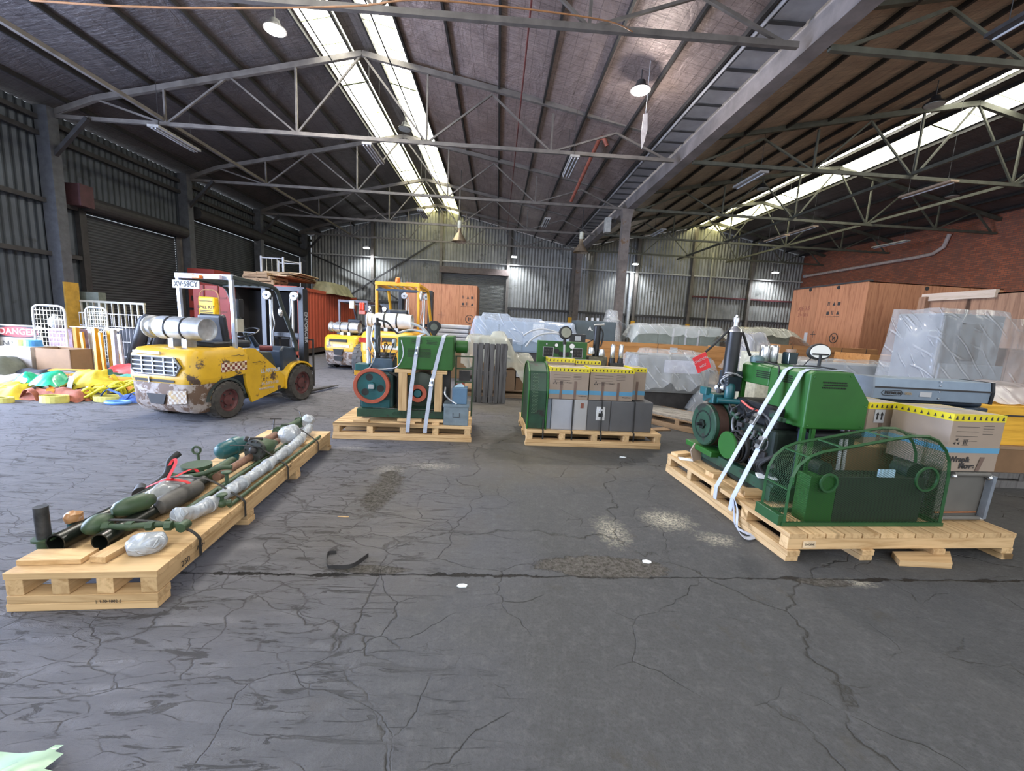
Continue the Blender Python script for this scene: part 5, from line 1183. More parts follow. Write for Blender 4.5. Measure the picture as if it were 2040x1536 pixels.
def wheel(par, x, y, r, w_, tyre, rim, name='wheel'):
    sx = 1 if x > 0 else -1
    wm = MB().lathe([(r*.62, -w_/2), (r*.93, -w_/2), (r, -w_*.36), (r, w_*.36), (r*.93, w_/2), (r*.62, w_/2)], (x, y, r), (1, 0, 0), 36, close=True).o(name, tyre, par, smooth=True)
    b = MB(Matrix.Translation((x, y, r)))
    n = 18
    for i in range(n):
        a = 2*PI*i/n
        for s_ in (-1, 1):
            M = Matrix.Rotation(a+s_*.09, 4, 'X'); b.add([tuple(M @ Vector(q)) for q in [(s_*w_*.02, -.018*r/.3, r*.985), (s_*w_*.5, -.018*r/.3-.01, r*.965), (s_*w_*.5, .03*r/.3, r*.965), (s_*w_*.02, .03*r/.3, r*.985), (s_*w_*.02, -.018*r/.3, r*1.03), (s_*w_*.47, -.018*r/.3-.01, r*1.01), (s_*w_*.47, .03*r/.3, r*1.01), (s_*w_*.02, .03*r/.3, r*1.03)]], [(0,3,2,1),(4,5,6,7),(0,1,5,4),(1,2,6,5),(2,3,7,6),(3,0,4,7)])
    b.o('tread', tyre, wm)
    MB().lathe([(r*.63, -w_*.42), (r*.63, w_*.44), (r*.56, w_*.44), (r*.50, w_*.30), (r*.28, w_*.28), (r*.26, w_*.38), (r*.1, w_*.40)], (x, y, r), (sx, 0, 0), 30).o('rim', rim, wm, smooth=True)
    b = MB()
    for i in range(6):
        a = 2*PI*i/6; b.cyl((x+sx*w_*.28, y+r*.37*math.cos(a), r+r*.37*math.sin(a)), (x+sx*w_*.36, y+r*.37*math.cos(a), r+r*.37*math.sin(a)), r*.05, seg=6)
    b.o('wheel_nuts', DARKST, wm)
def rr_section(hw, y0, y1, r, z, n=6):
    P = [(-hw, y1), (-hw, y0+r)]
    for i in range(1, n+1):
        a = PI+(PI/2)*i/n; P.append((-hw+r+r*math.cos(a), y0+r+r*math.sin(a)))
    for i in range(0, n+1):
        a = 1.5*PI+(PI/2)*i/n; P.append((hw-r+r*math.cos(a), y0+r+r*math.sin(a)))
    P += [(hw, y1)]
    return [(x, y, z) for x, y in P]
def loft(secs, M=None):
    b = MB(M); n = len(secs[0]); vs = [p for s in secs for p in s]; fs = []
    for j in range(len(secs)-1):
        for i in range(n): k = (i+1) % n; fs.append((j*n+i, j*n+k, (j+1)*n+k, (j+1)*n+i))
    fs.append(tuple(range(n))[::-1]); fs.append(tuple((len(secs)-1)*n+i for i in range(n)))
    return b.add(vs, fs)
def tank(par, x0, x1, y, z, r, mat):
    L = x1-x0; t_ = MB().lathe([(r*.5, 0), (r*.98, 0), (r*1.0, .02), (r*.86, .025), (r*.86, .10), (r*.72, .12), (r, .20), (r, L-.16), (r*.92, L-.10), (r*.92, L-.01), (r*.97, L), (r*.90, L), (r*.86, L-.04), (.01, L-.06)], (x0, y, z), (1, 0, 0), 32).o('gas_tank', mat, par, smooth=True)
    for q in (.40, .68): MB().lathe([(r+.004, -.018), (r+.008, 0), (r+.004, .018)], (x0+L*q, y, z), (1, 0, 0), 32).o('tank_band', BLKMET, t_)
    for q in (.42, .66): MB().b2((x0+L*q-.04, y-.08, z-r-.10), (x0+L*q+.04, y+.08, z-r+.02)).o('tank_bracket', ALU, t_)
def forklift(label, loc, rz, sc=1., full=True, guard=DKBODY, yel=YEL, worn=WORN, grille=True, tk=None):
    t = thing('forklift', label, 'forklift', loc, rz); t.scale = (sc,)*3
    cw = loft([rr_section(.50, -.42, -.22, .10, .14), rr_section(.54, -.50, -.24, .16, .24), rr_section(.55, -.52, -.22, .18, .45), rr_section(.56, -.52, -.14, .18, .56)]).o('counterweight_base', worn, t, smooth=True)
    up = loft([rr_section(.56, -.525, -.14, .19, .56), rr_section(.58, -.53, .10, .18, .62), rr_section(.58, -.53, .36, .18, .64), rr_section(.58, -.50, .38, .17, .93), rr_section(.54, -.43, .38, .15, 1.02), rr_section(.45, -.34, .37, .12, 1.045)]).o('counterweight', yel, t, smooth=True)
    # rear grille and slots
    if grille:
        MB().prism([(-.42, .74), (-.36, .68), (.30, .68), (.38, .80), (.28, .92), (-.40, .92)], -.537, -.51).o('grille_recess', BLACK, t)
        b = MB()
        for z in (.74, .80, .86): b.b2((-.40, -.545, z-.010), (.33, -.532, z+.008))
        for x in (-.24, -.06, .12, .28): b.b2((x-.012, -.548, .685), (x+.012, -.533, .915))
        b.tube([(-.42, -.54, .74), (-.36, -.54, .68), (.30, -.54, .68), (.38, -.54, .80), (.28, -.54, .92), (-.40, -.54, .92)], .013, 6, True)
        b.o('grille', pm('grille_silver', (.30, .31, .34), .45, .5, .2), t)
        MB().b2((-.38, -.537, .575), (.26, -.51, .61)).o('slot', BLACK, t)
        MB().b2((-.42, -.512, .95), (.02, -.49, .99)).o('number_patch', pm('scratched_decal', (.55, .52, .45), .6, 0, .3, 25), t)
        MB().b2((-.15, -.55, .56), (-.13, -.53, .64)).o('tow_pin', CHROME, t)
    else:
        MB().b2((-.34, -.54, .84), (.22, -.51, .92)).o('grille_recess', BLACK, t); MB().b2((-.22, -.54, .68), (.30, -.515, .76)).o('scratched_panel', pm('scratched_decal', (.55, .52, .45), .6, 0, .3, 25), t)
        MB().prism([(-.22, .62), (.12, .62), (.06, .44), (-.16, .44)], -.545, -.52).o('slot', BLACK, t)
    MB().prism([(-.22, .40), (.10, .40), (.05, .26), (-.16, .26)], -.526, -.50).o('tow_recess', BLACK, t)
    # wheel arches, side panels, floor
    for s in (-1, 1):
        b = MB(); a0 = [(.0+.34*math.cos(math.radians(q)), .27+.34*math.sin(math.radians(q))) for q in range(10, 176, 15)]; a1 = [(p[0]*.90, .27+(p[1]-.27)*.90) for p in a0]
        b.prism(a0+a1[::-1], s*.40, s*.575, 'YZ'); b.o('rear_arch', DKBODY, t)
        sp_ = MB().prism([(.37, 1.03), (.55, 1.02), (1.18, .52), (1.22, .32), (.45, .16), (.36, .40), (.33, .60)], s*.53, s*.575, 'YZ').o('side_panel', yel, t, .006)
        b = MB(); a0 = [(1.6+.42*math.cos(math.radians(q)), .34+.40*math.sin(math.radians(q))) for q in range(45, 190, 12)]; a1 = [(1.6+(p[0]-1.6)*.93, .34+(p[1]-.34)*.93) for p in a0]
        b.prism(a0+a1[::-1], s*.38, s*.60, 'YZ'); b.o('front_fender', yel, t)
    MB().b2((-.50, -.1, .22), (.50, 1.75, .46)).o('chassis', DKBODY, t, .02)
    MB().prism([(.38, .98), (.95, .94), (1.12, .55), (1.2, .48), (1.2, .42), (.38, .42)], -.52, .52, 'YZ').o('engine_cover', DKBODY, t, .02)
    MB().prism([(1.28, .46), (1.22, .95), (1.30, 1.02), (1.62, .98), (1.70, .46)], -.48, .48, 'YZ').o('front_cowl', BLUEDK, t, .03)
    MB().cyl((-.05, 1.30, .95), (-.05, 1.12, 1.22), .05, .035, 12).o('steering_column', BLUEDK, t, smooth=True)
    sw = MB().tube([tuple(Vector((-.05, 1.10, 1.24))+Vector((.17*math.cos(a), .17*math.sin(a)*.92, -.17*math.sin(a)*.45*-1))) for a in [2*PI*i/20 for i in range(20)]], .014, 8, True).o('steering_wheel', BLKMET, t, smooth=True)
    MB().bar((-.2, 1.10, 1.24), (.1, 1.10, 1.24), .03, .015).o('wheel_spoke', BLKMET, sw)
    MB().box((0, .62, 1.06), (.46, .46, .12)).o('seat', SEATB, t, .03); MB().box((0, .38, 1.30), (.44, .12, .46), rx=.15).o('seat_back', SEATB, t, .04)
    MB().box((-.02, .14, 1.08), (.8, .30, .08)).o('rear_tray', BLKMET, t, .02)
    MB().cyl((.30, .95, .99), (.46, 1.05, .99), .045, seg=12).o('rolled_rag', pm('maroon_roll', (.16, .04, .04), .8), t, smooth=True)
    # overhead guard
    fr = SILV if full else guard; pz = 2.09
    for s in (-1, 1):
        MB().bar((s*.47, .28, 1.02), (s*.47, .26, pz), .06, .045).o('rear_post', fr, t, .006)
        MB().bar((s*.48, .26, pz), (s*.49, 1.05, pz-.05), .07, .06).o('roof_rail', guard, t, .01)
        MB().tube(smooth_pts([(s*.49, 1.0, pz-.05), (s*.49, 1.16, pz-.12), (s*.49, 1.28, pz-.40), (s*.50, 1.52, 1.2), (s*.50, 1.62, .92)]), .035, 8).o('front_post', guard, t, smooth=True)
    MB().bar((-.5, .26, pz), (.5, .26, pz), .06, .08).o('rear_crossbar', fr, t, .006); MB().bar((-.49, 1.06, pz-.06), (.49, 1.06, pz-.06), .06, .05).o('front_crossbar', guard, t)
    for i in range(6): MB().bar((-.40+.16*i, .28, pz), (-.40+.16*i, 1.05, pz-.05), .03, .03).o('roof_slat', guard, t)
    tank(t, -.50, .45, -.16, 1.31 if full else 1.27, .165, tk or ALU)
    # mast, carriage, forks
    for s in (-1, 1):
        MB().b2((s*.40-.05, 1.88, .06), (s*.40+.05, 2.02, 2.08)).o('mast_channel', BLKMET, t, .006)
        MB().b2((s*.34-.03, 1.92, .10), (s*.34+.03, 2.04, 2.02)).o('inner_channel', BLKMET, t, .004)
        MB().cyl((s*.24, 1.87, .3), (s*.24, 1.87, 1.85), .022, seg=12).o('lift_cylinder', CHROME, t, smooth=True)
        MB().tube(smooth_pts([(s*.19, 1.86, .7), (s*.19, 1.86, 1.2), (s*.15, 1.85, 1.4), (s*.19, 1.86, 1.6), (s*.19, 1.86, 1.9)]), .010, 6).o('hose', CHROME, t, smooth=True)
        pl_ = MB().lathe([(.075, 0), (.085, .01), (.07, .02), (.085, .03), (.075, .04)], (s*.29, 1.86, 1.93), (0, -1, 0), 24).o('pulley', CHROME, t, smooth=True); MB().cyl((s*.29, 1.85, 1.93), (s*.29, 1.80, 1.93), .02, seg=10).o('pulley_pin', BLKMET, pl_)
    for z in (.45, 1.15, 2.03): MB().b2((-.42, 1.96, z), (.42, 2.02, z+.08)).o('mast_crossmember', BLKMET, t)
    MB().b2((-.50, 2.06, .20), (.50, 2.10, .30)).o('carriage_bar', DARKST, t); MB().b2((-.50, 2.06, .50), (.50, 2.10, .58)).o('carriage_bar', DARKST, t)
    for x in (-.50, -.25, 0, .25, .50): MB().b2((x-.012, 2.07, .2), (x+.012, 2.10, 1.12)).o('backrest_bar', DARKST, t)
    MB().b2((-.51, 2.07, 1.10), (.51, 2.10, 1.13)).o('backrest_top', DARKST, t)
    for s in (-1, 1):
        MB().prism([(2.10, .04), (2.10, .62), (2.14, .62), (2.15, .09), (3.15, .055), (3.15, .04)], s*.30-.055, s*.30+.055, 'YZ').o('fork', DARKST, t, .003)
    wheel(t, .50, 0, .275, .20, TYREB, RED_RIM, 'rear_wheel'); wheel(t, -.50, 0, .275, .20, TYREB, RED_RIM, 'rear_wheel')
    wheel(t, .50, 1.6, .335, .24, TYREB, RED_RIM, 'front_wheel'); wheel(t, -.50, 1.6, .335, .24, TYREB, RED_RIM, 'front_wheel')
    return t
f1 = forklift('worn yellow forklift in front with the XV-58CY plate, silver gas tank and checkered side', (-4.53, 6.28, 0), -math.radians(12), guard=DKBODY)
x = .580
MB().b2((x-.003, -.10, .70), (x+.004, .36, .84)).o('check_band', CHK, f1)
MB().prism([(-.30, .22), (-.02, .22), (-.02, .48), (-.26, .44)], .551, .556, 'YZ').o('worn_check_band', CHW, f1)
MB().prism([(.12, .26), (.44, .30), (.44, .48), (.16, .46)], -.532, -.523).o('worn_check_band', CHW, f1)
for s_, sz, y, z in (('LL ARTHUR', .085, .86, .64), ('Ph: 5.371-2600', .062, .84, .43), ('WWW.LLARTHUR', .040, .76, .35)):
    text(s_, sz, 'side_lettering', WHITE if z > .6 else pm('lettering_tan', (.50, .40, .30), .6), f1, (.578, y, z), PI/2, 0, PI/2, .002, bold=.003)
for y, z in ((.22, .93), (.62, .80)): MB().tube([(.582, y-.14, z), (.582, y-.05, z), (.582, y, z+.012), (.582, y+.05, z-.01), (.582, y+.1, z)], .004, 5).o('scratch_decal', DARKST, f1)
pl_ = MB().b2((-.52, .205, 1.90), (-.04, .217, 2.02)).o('number_plate', WHITE, f1, .003); text('XV·58CY', .115, 'plate_lettering', INK, pl_, (-.28, .203, 1.96), PI/2, 0, 0, .001, sx=.95, bold=.001)
for a, b_ in ((-.40, -.12), (.08, .36)): MB().b2((a, .17, 2.05), (b_, .22, 2.11)).o('tail_light', pm('pink_white_lens', (.9, .70, .75), .2), f1, .006)
MB().b2((-.12, .16, 2.05), (.02, .22, 2.10)).o('orange_beacon', pm('orange_lens', (.85, .22, .04), .25), f1, .006)
MB().b2((.48, .31, 1.50), (.535, .40, 1.78)).o('control_box', BLKMET, f1, .006); MB().b2((.48, .26, 1.28), (.54, .38, 1.48)).o('notice_holder', CREAM, f1)
MB().ball((.46, 1.28, 1.62), (.045, .045, .085), 14, 8).o('work_light', pm('mirror_glass', (.9, .92, .95), .08, .9, .02), f1, smooth=True)
text('ENFORCER', .12, 'mast_lettering', WHITE, f1, (.452, 1.95, 1.35), PI/2, PI/2, PI/2, .001, sx=1., bold=.001)
f2 = forklift('second yellow forklift facing away by the red container, with red lamps on its guard', (-4.62, 13.05, 0), -math.radians(10), 1.0, False, pm('guard_maroon_grey', (.07, .06, .07), .5), grille=False)
for a in (.28, .36): MB().lathe([(.02, 0), (.045, .02), (.045, .22), (.02, .24)], (a, .20, 1.82), (0, 0, 1), 12).o('red_lamp', pm('red_lamp_glass', (.75, .06, .03), .2), f2, smooth=True)
MB().b2((-.1, .19, 1.86), (.06, .28, 2.1)).o('pale_lamp', CREAM, f2, .01); MB().b2((.22, .18, 1.70), (.44, .28, 1.82)).o('red_housing', REDP, f2, .01)
f3 = forklift('large yellow forklift with a yellow guard behind the flywheel machine', (-2.78, 11.2, 0), -math.radians(3), 1.22, False, YELCLEAN, YELCLEAN, YELCLEAN, grille=False, tk=pm('cream_tank', (.58, .56, .52), .5, .1, .12))
wheel(f3, -.68, -.02, .36, .22, TYRE, RED_RIM, 'knobbly_rear_wheel')
MB().b2((-.56, -.56, .80), (-.30, -.53, .90)).o('tail_lamp', pm('tail_lamp_red', (.40, .03, .02), .25), f3, .01); MB().b2((-.48, .24, 1.93), (.48, .28, 1.98)).o('inner_bar', NAVY, f3)
MB().lathe([(.05, 0), (.06, .02), (.05, .10), (.02, .12)], (.0, .26, 2.12), (0, 0, 1), 14).o('amber_beacon', pm('amber_lens', (.65, .18, .03), .25), f3, smooth=True)
MB().ball((.53, .26, 1.86), (.04, .05, .12), 12, 8).o('side_mirror', CHROME, f3, smooth=True)

# ================================================================== CONTAINER AND LEFT SIDE
RC = pm('container_red', (.36, .065, .032), .55, 0, .15, 2, dirt=(.25, .05, .03), dirt_at=.66, dscale=1.2); RCL = pm('container_door_red', (.36, .055, .045), .5, 0, .12, 2)
t = thing('shipping_container', 'red corrugated shipping container with open doors behind the front forklift', 'container', (-8.42, 15.4, 0))
def corr_side(x, y0, y1, z0, z1, s):
    b = MB(); n = int((y1-y0)/.28); vs = []; fs = []; ys = []
    for i in range(n): ys += [(y0+.28*i, 0), (y0+.28*i+.10, 0), (y0+.28*i+.14, s*.036), (y0+.28*i+.24, s*.036)]
    for y, o_ in ys: vs += [(x+o_, y, z0), (x+o_, y, z1)]
    for i in range(len(ys)-1): a = 2*i; fs.append((a, a+2, a+3, a+1))
    return b.add(vs, fs)
corr_side(1.19, .1, 6.0, .30, 2.48, -1).o('side_wall', RC, t); corr_side(-1.19, .1, 6.0, .30, 2.48, 1).o('side_wall', RC, t)
MB().b2((-1.2, 5.98, .15), (1.2, 6.05, 2.59)).o('end_wall', RC, t)
for x in (-1.14, 1.14): MB().b2((x-.005, .12, .29), (x+.005, 5.9, 2.46)).o('shade_lining', INK, t)  # near-black panels stand in for the shade inside the container
MB().b2((-1.13, .9, .29), (1.13, 5.9, 2.4)).o('dark_fill', pm('black_shade_fill', (.006, .006, .008), .9), t); MB().b2((-1.2, 0, 2.5), (1.2, 6.05, 2.53)).o('roof', RC, t); MB().b2((-1.2, 0, .12), (1.2, 6.05, .28)).o('floor_frame', pm('container_floor', (.06, .04, .035), .8), t)  # black block added in place of the container's interior shade
for x in (-1.2, 1.13): MB().b2((x, -.02, .1), (x+.07, .1, 2.59)).o('corner_post', RC, t)
for x in (-1.22, 1.16): MB().b2((x, 0, 2.47), (x+.06, 6.05, 2.59)).o('top_rail', RC, t)
MB().b2((-1.2, -.02, 2.48), (1.2, .08, 2.59)).o('door_header', RC, t); MB().b2((-1.2, -.02, .1), (1.2, .1, .25)).o('door_sill', RC, t)
for x in (-1.2, 1.2): MB().b2((x-.08, -.02, .0), (x+.08, .16, .12)).o('corner_casting', RC, t); MB().b2((x-.08, 5.9, .0), (x+.08, 6.05, .12)).o('corner_casting', RC, t)
d = MB(Matrix.Translation((-1.24, -.05, 0)) @ Matrix.Rotation(math.radians(188), 4, 'Z'))
lf = d.b2((0, -.03, .25), (1.16, .03, 2.45)).o('door_leaf', RCL, t, .01)
M_ = Matrix.Translation((-1.24, -.05, 0)) @ Matrix.Rotation(math.radians(188), 4, 'Z')
for z in (.8, 1.5, 2.0): MB(M_).b2((.1, .03, z), (1.06, .045, z+.06)).o('door_rib', pm('rib_dark_red', (.25, .045, .03), .5), lf)
for x in (.35, .8): MB(M_).cyl((x, .06, .25), (x, .06, 2.45), .017, seg=8).o('lock_bar', pm('lock_bar_dark', (.12, .03, .03), .5), lf, smooth=True)
d = MB(Matrix.Translation((1.24, -.05, 0)) @ Matrix.Rotation(math.radians(80), 4, 'Z'))
for k, (x0, x1, y0, y1, z0, z1, lb) in enumerate(((-9.3, -8.2, 15.5, 16.6, 2.60, 2.72, 'lowest timber pallet of the stack on the container roof'), (-9.35, -8.3, 15.55, 16.7, 2.73, 2.84, 'second timber pallet of the stack on the container roof'), (-9.25, -8.4, 15.5, 16.8, 2.85, 2.95, 'top timber pallet of the stack on the container roof'))):
    p = pallet(lb, ((x0+x1)/2, y0), random.uniform(-.08, .08), x1-x0, y1-y0, 3, 3, 7, z1-z0, .03, OLDPLANK, OLDPLANK, False)
    p.location.z = z0
    for c in p.children: c.location.z *= 1.0
for k in range(7):
    z = 2.965+.03*k; a = random.uniform(-.12, .12)
    b = MB(about(-8.55, 17.2, a)); b.box((random.uniform(-.12, .3), 0, z), (random.uniform(1.0, 1.5), 3.0-.2*k, .025))
    W1('plywood_sheet', b, OLDPLANK if k % 2 else wood('pale_sheet', (.58, .45, .30), (.42, .30, .18), 1), ['lowest', 'second', 'third', 'fourth', 'fifth', 'sixth', 'topmost'][k]+' loose plywood sheet on the container roof stack', 'plywood sheet')
t = thing('stillage_frame', 'white steel stillage frame standing on top of the timber stack', 'frame', (-8.75, 16.6, 3.162))
for x, y, h in ((-.45, 0, .58), (.38, 0, .58), (.75, .6, .5), (-.1, .6, .5)): MB().b2((x-.03, y-.03, 0), (x+.03, y+.03, h)).o('post', WHITE, t)
for a, b_, z in (((-.45, 0), (.38, 0), .52), ((-.1, .6), (.75, .6), .42), ((.38, 0), (.75, .6), .45)): MB().bar((*a, z), (*b_, z), .035).o('rail', WHITE, t)
for x in (-.25, -.05, .15): MB().b2((x-.008, -.01, 0), (x+.008, .01, .52)).o('thin_bar', CREAM, t)
o = drape('tarpaulin', pm('khaki_tarp', (.20, .19, .12), .6, 0, .3, 4), -7.9, -6.75, 17.6, 20.6, [(-7.7, -7.25, 18.0, 20.2, .52)], 1.6, .0, .07, .06, 3); o.location.z = 2.5; tag(o, 'khaki tarpaulin bundle slumped over the right edge of the container roof', 'tarpaulin')
t = thing('red_crate_stack', 'red slotted steel crates stacked against the far roller door, left of the container', 'crate', (-11.62, 17.2, 0))
for z in (0, .8, 1.6, 2.4):
    MB().b2((-.45, -.5, z+.02), (.55, .5, z+.74)).o('crate', RCL, t, .01)
    for x in (-.3, 0, .3): MB().b2((x-.05, -.51, z+.3), (x+.05, -.49, z+.5)).o('slot', BLACK, t)
# spill kit bin
t = thing('spill_kit_bin', 'yellow SPILL KIT bag on a hooped trolley in front of the container door', 'spill kit', (-9.0, 13.3, 0))
MB().b2((-.24, -.15, .85), (.24, .15, 1.98)).o('bag', pm('spill_yellow', (.85, .50, .02), .5), t, .04); MB().b2((-.2, -.2, .12), (.2, .2, .86)).o('trolley_body', DARKST, t, .02)
MB().tube(smooth_pts([(-.30, 0, .2), (-.30, 0, 1.8), (-.22, 0, 2.15), (0, 0, 2.2), (.22, 0, 2.15), (.30, 0, 1.8), (.30, 0, .2)]), .018, 8).o('hoop_handle', pm('orange_brown_tube', (.32, .16, .08), .5), t, smooth=True)
for x in (-.2, .2): MB().cyl((x-.03, .1, .12), (x+.03, .1, .12), .12, seg=16).o('castor', BLACK, t, smooth=True)
text('SPILL KIT', .13, 'lettering', INK, t, (0, -.156, 1.66), PI/2, 0, 0, .001, bold=.002)
for z in (1.45, 1.5, 1.55, 1.84): MB().b2((-.2, -.156, z), (.2, -.151, z+.02)).o('print_line', INK, t)

# roll cages
def cage(label, loc, rz, w_=.62, h=1.5, mat=WHITE):
    t = thing('roll_cage', label, 'roll cage', loc, rz)
    MB().tube([(-w_/2, 0, .12), (-w_/2, 0, h-.12)]+[(-w_/2+.12-.12*math.cos(a), 0, h-.12+.12*math.sin(a)) for a in (.4, .8, 1.2, 1.57)]+[(w_/2-.12+.12*math.sin(a), 0, h-.12+.12*math.cos(a)) for a in (0, .4, .8, 1.2, 1.57)]+[(w_/2, 0, .12)], .022, 8).o('hoop_frame', mat, t, smooth=True)
    MB().b2((-w_/2, -.015, .98), (w_/2, .015, 1.01)).o('mid_rail', mat, t); MB().b2((-w_/2, 0, .10), (w_/2, .8, .16)).o('base', DARKST, t)
    b = MB()
    for i in range(1, 9): b.b2((-w_/2+w_*i/9-.004, -.004, .16), (-w_/2+w_*i/9+.004, .004, h-.04))
    for i in range(1, 14): b.b2((-w_/2, -.004, .16+i*.095), (w_/2, .004, .168+i*.095))
    b.o('wire_mesh', pm('wire_tan', (.40, .36, .26), .5, .4), t)
    for y in (0, .8):
        for s in (-1, 1): MB().cyl((s*w_/2-.02, y, .05), (s*w_/2+.02, y, .05), .05, seg=12).o('castor', BLACK, t, smooth=True)
    return t
cage('white hooped roll cage nearest the DANGER sign', (-9.58, 9.2, 0), .05); cage('white hooped roll cage farther back, left of the barrier gate', (-9.82, 10.5, 0), 0, .5, 1.5)
t = thing('wire_basket', 'low grey wire basket standing between the two roll cages', 'basket', (-10.2, 11.4, 0))
b = MB()
for i in range(24): b.b2((-.9+.09*i-.004, 0, .2), (-.9+.09*i+.004, .01, 1.33))
for z in (.2, .6, 1.0, 1.33): b.b2((-.9, -.005, z), (1.2, .015, z+.02))
b.o('mesh_front', pm('basket_wire', (.28, .26, .25), .5, .5), t); MB().b2((-.9, 0, .05), (1.2, .7, .2)).o('base', DARKST, t)
MB().b2((-.9, .05, .2), (1.2, .7, .98)).o('dark_fill', pm('dark_fill', (.03, .03, .035), .7), t, .03)
t = thing('barrier_gate', 'long cream barred gate leaning in front of the first roller door', 'gate', (-11.05, 12.3, 0), -.18)
MB().b2((-1.05, -.03, 1.62), (1.1, .03, 1.68)).o('top_rail', CREAM, t); MB().b2((-1.05, -.03, .32), (1.1, .03, .38)).o('bottom_rail', CREAM, t)
for i in range(11):
    x = -1.03+.21*i; MB().b2((x-(.04 if i == 3 else .018), -.02, .0 if i in (0, 3, 10) else .35), (x+(.04 if i == 3 else .018), .02, 1.65)).o('bar', CREAM, t)
# danger sign
t = thing('danger_sign', 'DANGER safety sign leaning at the foot of the left wall', 'sign', (-11.36, 10.2, 0))
sg = MB().b2((-.52, -.01, .34), (.52, .01, 1.0)).o('board', pm('sign_tan', (.42, .38, .30), .6), t); MB().b2((-.5, .0, 0), (.5, .05, .34)).o('stand', DARKST, t)
MB().b2((-.50, -.016, .70), (.50, -.010, .97)).o('black_panel', INK, sg); MB().lathe([(1, 0), (1, .006)], (0, 0, 0), (0, -1, 0), 36).o('red_oval', pm('danger_red', (.30, .03, .03), .5), sg)
ov = sg.children[-1]; ov.location = (0, -.017, .835); ov.scale = (.49, 1, .12)
text('DANGER', .20, 'lettering', pm('sign_cream', (.62, .55, .45), .6), sg, (0, -.025, .835), PI/2, 0, 0, .001, bold=.002, sx=1.05); text('NEVER STA', .17, 'lettering', INK, sg, (.02, -.012, .55), PI/2, 0, 0, .001, sx=.95)
o = MB().b2((-.16, -.08, 0), (.16, .08, 1.05)).o('post_bollard', pm('orange_brown_post', (.55, .25, .06), .6), loc=(-11.98, 9.9, 0)); tag(o, 'short orange-brown bollard at the far left edge', 'bollard')
t = thing('electrical_cabinet', 'grey-green electrical cabinet beside the yellow post guard', 'electrical cabinet', (-12.05, 12.75, 0))
MB().b2((-.35, -.12, .8), (.35, .12, 1.92)).o('body', pm('cabinet_green_grey', (.13, .15, .13), .6), t, .008); MB().b2((-.25, -.1, 0), (.25, .1, .8)).o('plinth', DARKST, t)
for x in (-.22, .02, .14): MB().b2((x, -.13, 1.30), (x+.08, -.12, 1.40)).o('switch', INK, t)
# yellow trailer jacks / trestles
def jack(label, loc, rz, h=.95, m2=None):
    t = thing('lifting_trestle', label, 'trestle', loc, rz)
    MB().bar((-.05, 0, .02), (-.05, 0, h), .085, .07).o('upright', YELCLEAN if m2 is None else m2, t, .004); MB().bar((.10, 0, .02), (.06, 0, h-.1), .05, .05).o('brace', YELCLEAN if m2 is None else m2, t)
    MB().b2((-.13, -.15, 0), (.16, .15, .03)).o('foot', RUST, t); MB().cyl((-.16, 0, h), (.16, 0, h), .018, seg=8).o('handle', CHROME, t, smooth=True)
    return t
for i, (x, y, lb, m2) in enumerate(((-9.15, 9.35, 'leftmost', None), (-8.98, 9.5, 'second', pm('silver_paint', (.5, .52, .58), .4, .4)), (-8.80, 9.4, 'middle', None), (-8.62, 9.55, 'fourth', None), (-8.45, 9.45, 'rightmost', MATS['silver_paint'] if 'silver_paint' in MATS else None))):
    jack('%s upright trestle of the yellow and silver row by the roll cages' % lb, (x, y, 0), random.uniform(-.15, .15), random.uniform(1.0, 1.12), m2)
# boxes
t = thing('open_carton', 'open brown carton full of odds and ends in front of the roll cage', 'carton', (-8.43, 8.3, 0), -.1)
for a, b_ in (((-.36, -.2), (.36, -.18)), ((-.36, .18), (.36, .2)), ((-.36, -.2), (-.34, .2)), ((.34, -.2), (.36, .2))): MB().b2((*a, 0), (*b_, .70)).o('side', CARDD, t)
MB().b2((-.34, -.18, .0), (.34, .18, .66)).o('contents', pm('mixed_rags', (.30, .28, .24), .8, 0, .7, 12), t, .02)
t = thing('white_carton', 'stained white box beside the open brown carton', 'box', (-9.15, 8.4, 0)); MB().b2((-.33, -.25, 0), (.25, .25, .70)).o('body', pm('stained_white', (.38, .34, .33), .8, 0, .15, 6), t, .005)
MB().lathe([(.10, 0), (.13, .0), (.12, .12), (.10, .12)], (.05, 0, .70), (0, 0, 1), 20).o('blue_roll', pm('blue_roll', (.06, .25, .55), .5), t); MB().lathe([(.09, 0), (.13, 0), (.12, .11), (.1, .11)], (-.2, .05, .70), (0, 0, 1), 20).o('lime_roll', pm('lime_roll', (.5, .6, .12), .5), t)
o = MB(); o.ball((0, 0, .12), (.12, .12, .14), 14, 8); o.cyl((0, 0, .22), (0, 0, .30), .04); o = o.o('plastic_jerrycan', pm('jerry_white', (.45, .47, .50), .4), smooth=True, loc=(-9.72, 9.45, 1.02)); tag(o, 'white plastic jerrycan inside the nearer roll cage', 'jerrycan')
o = MB().b2((-.25, -.2, .17), (.25, .2, 1.0)).o('boxed_load', pm('purple_boxes', (.25, .16, .20), .7, 0, .5, 7), loc=(-9.55, 9.55, 0)); tag(o, 'mixed purple-grey boxes stacked inside the nearer roll cage', 'box stack')
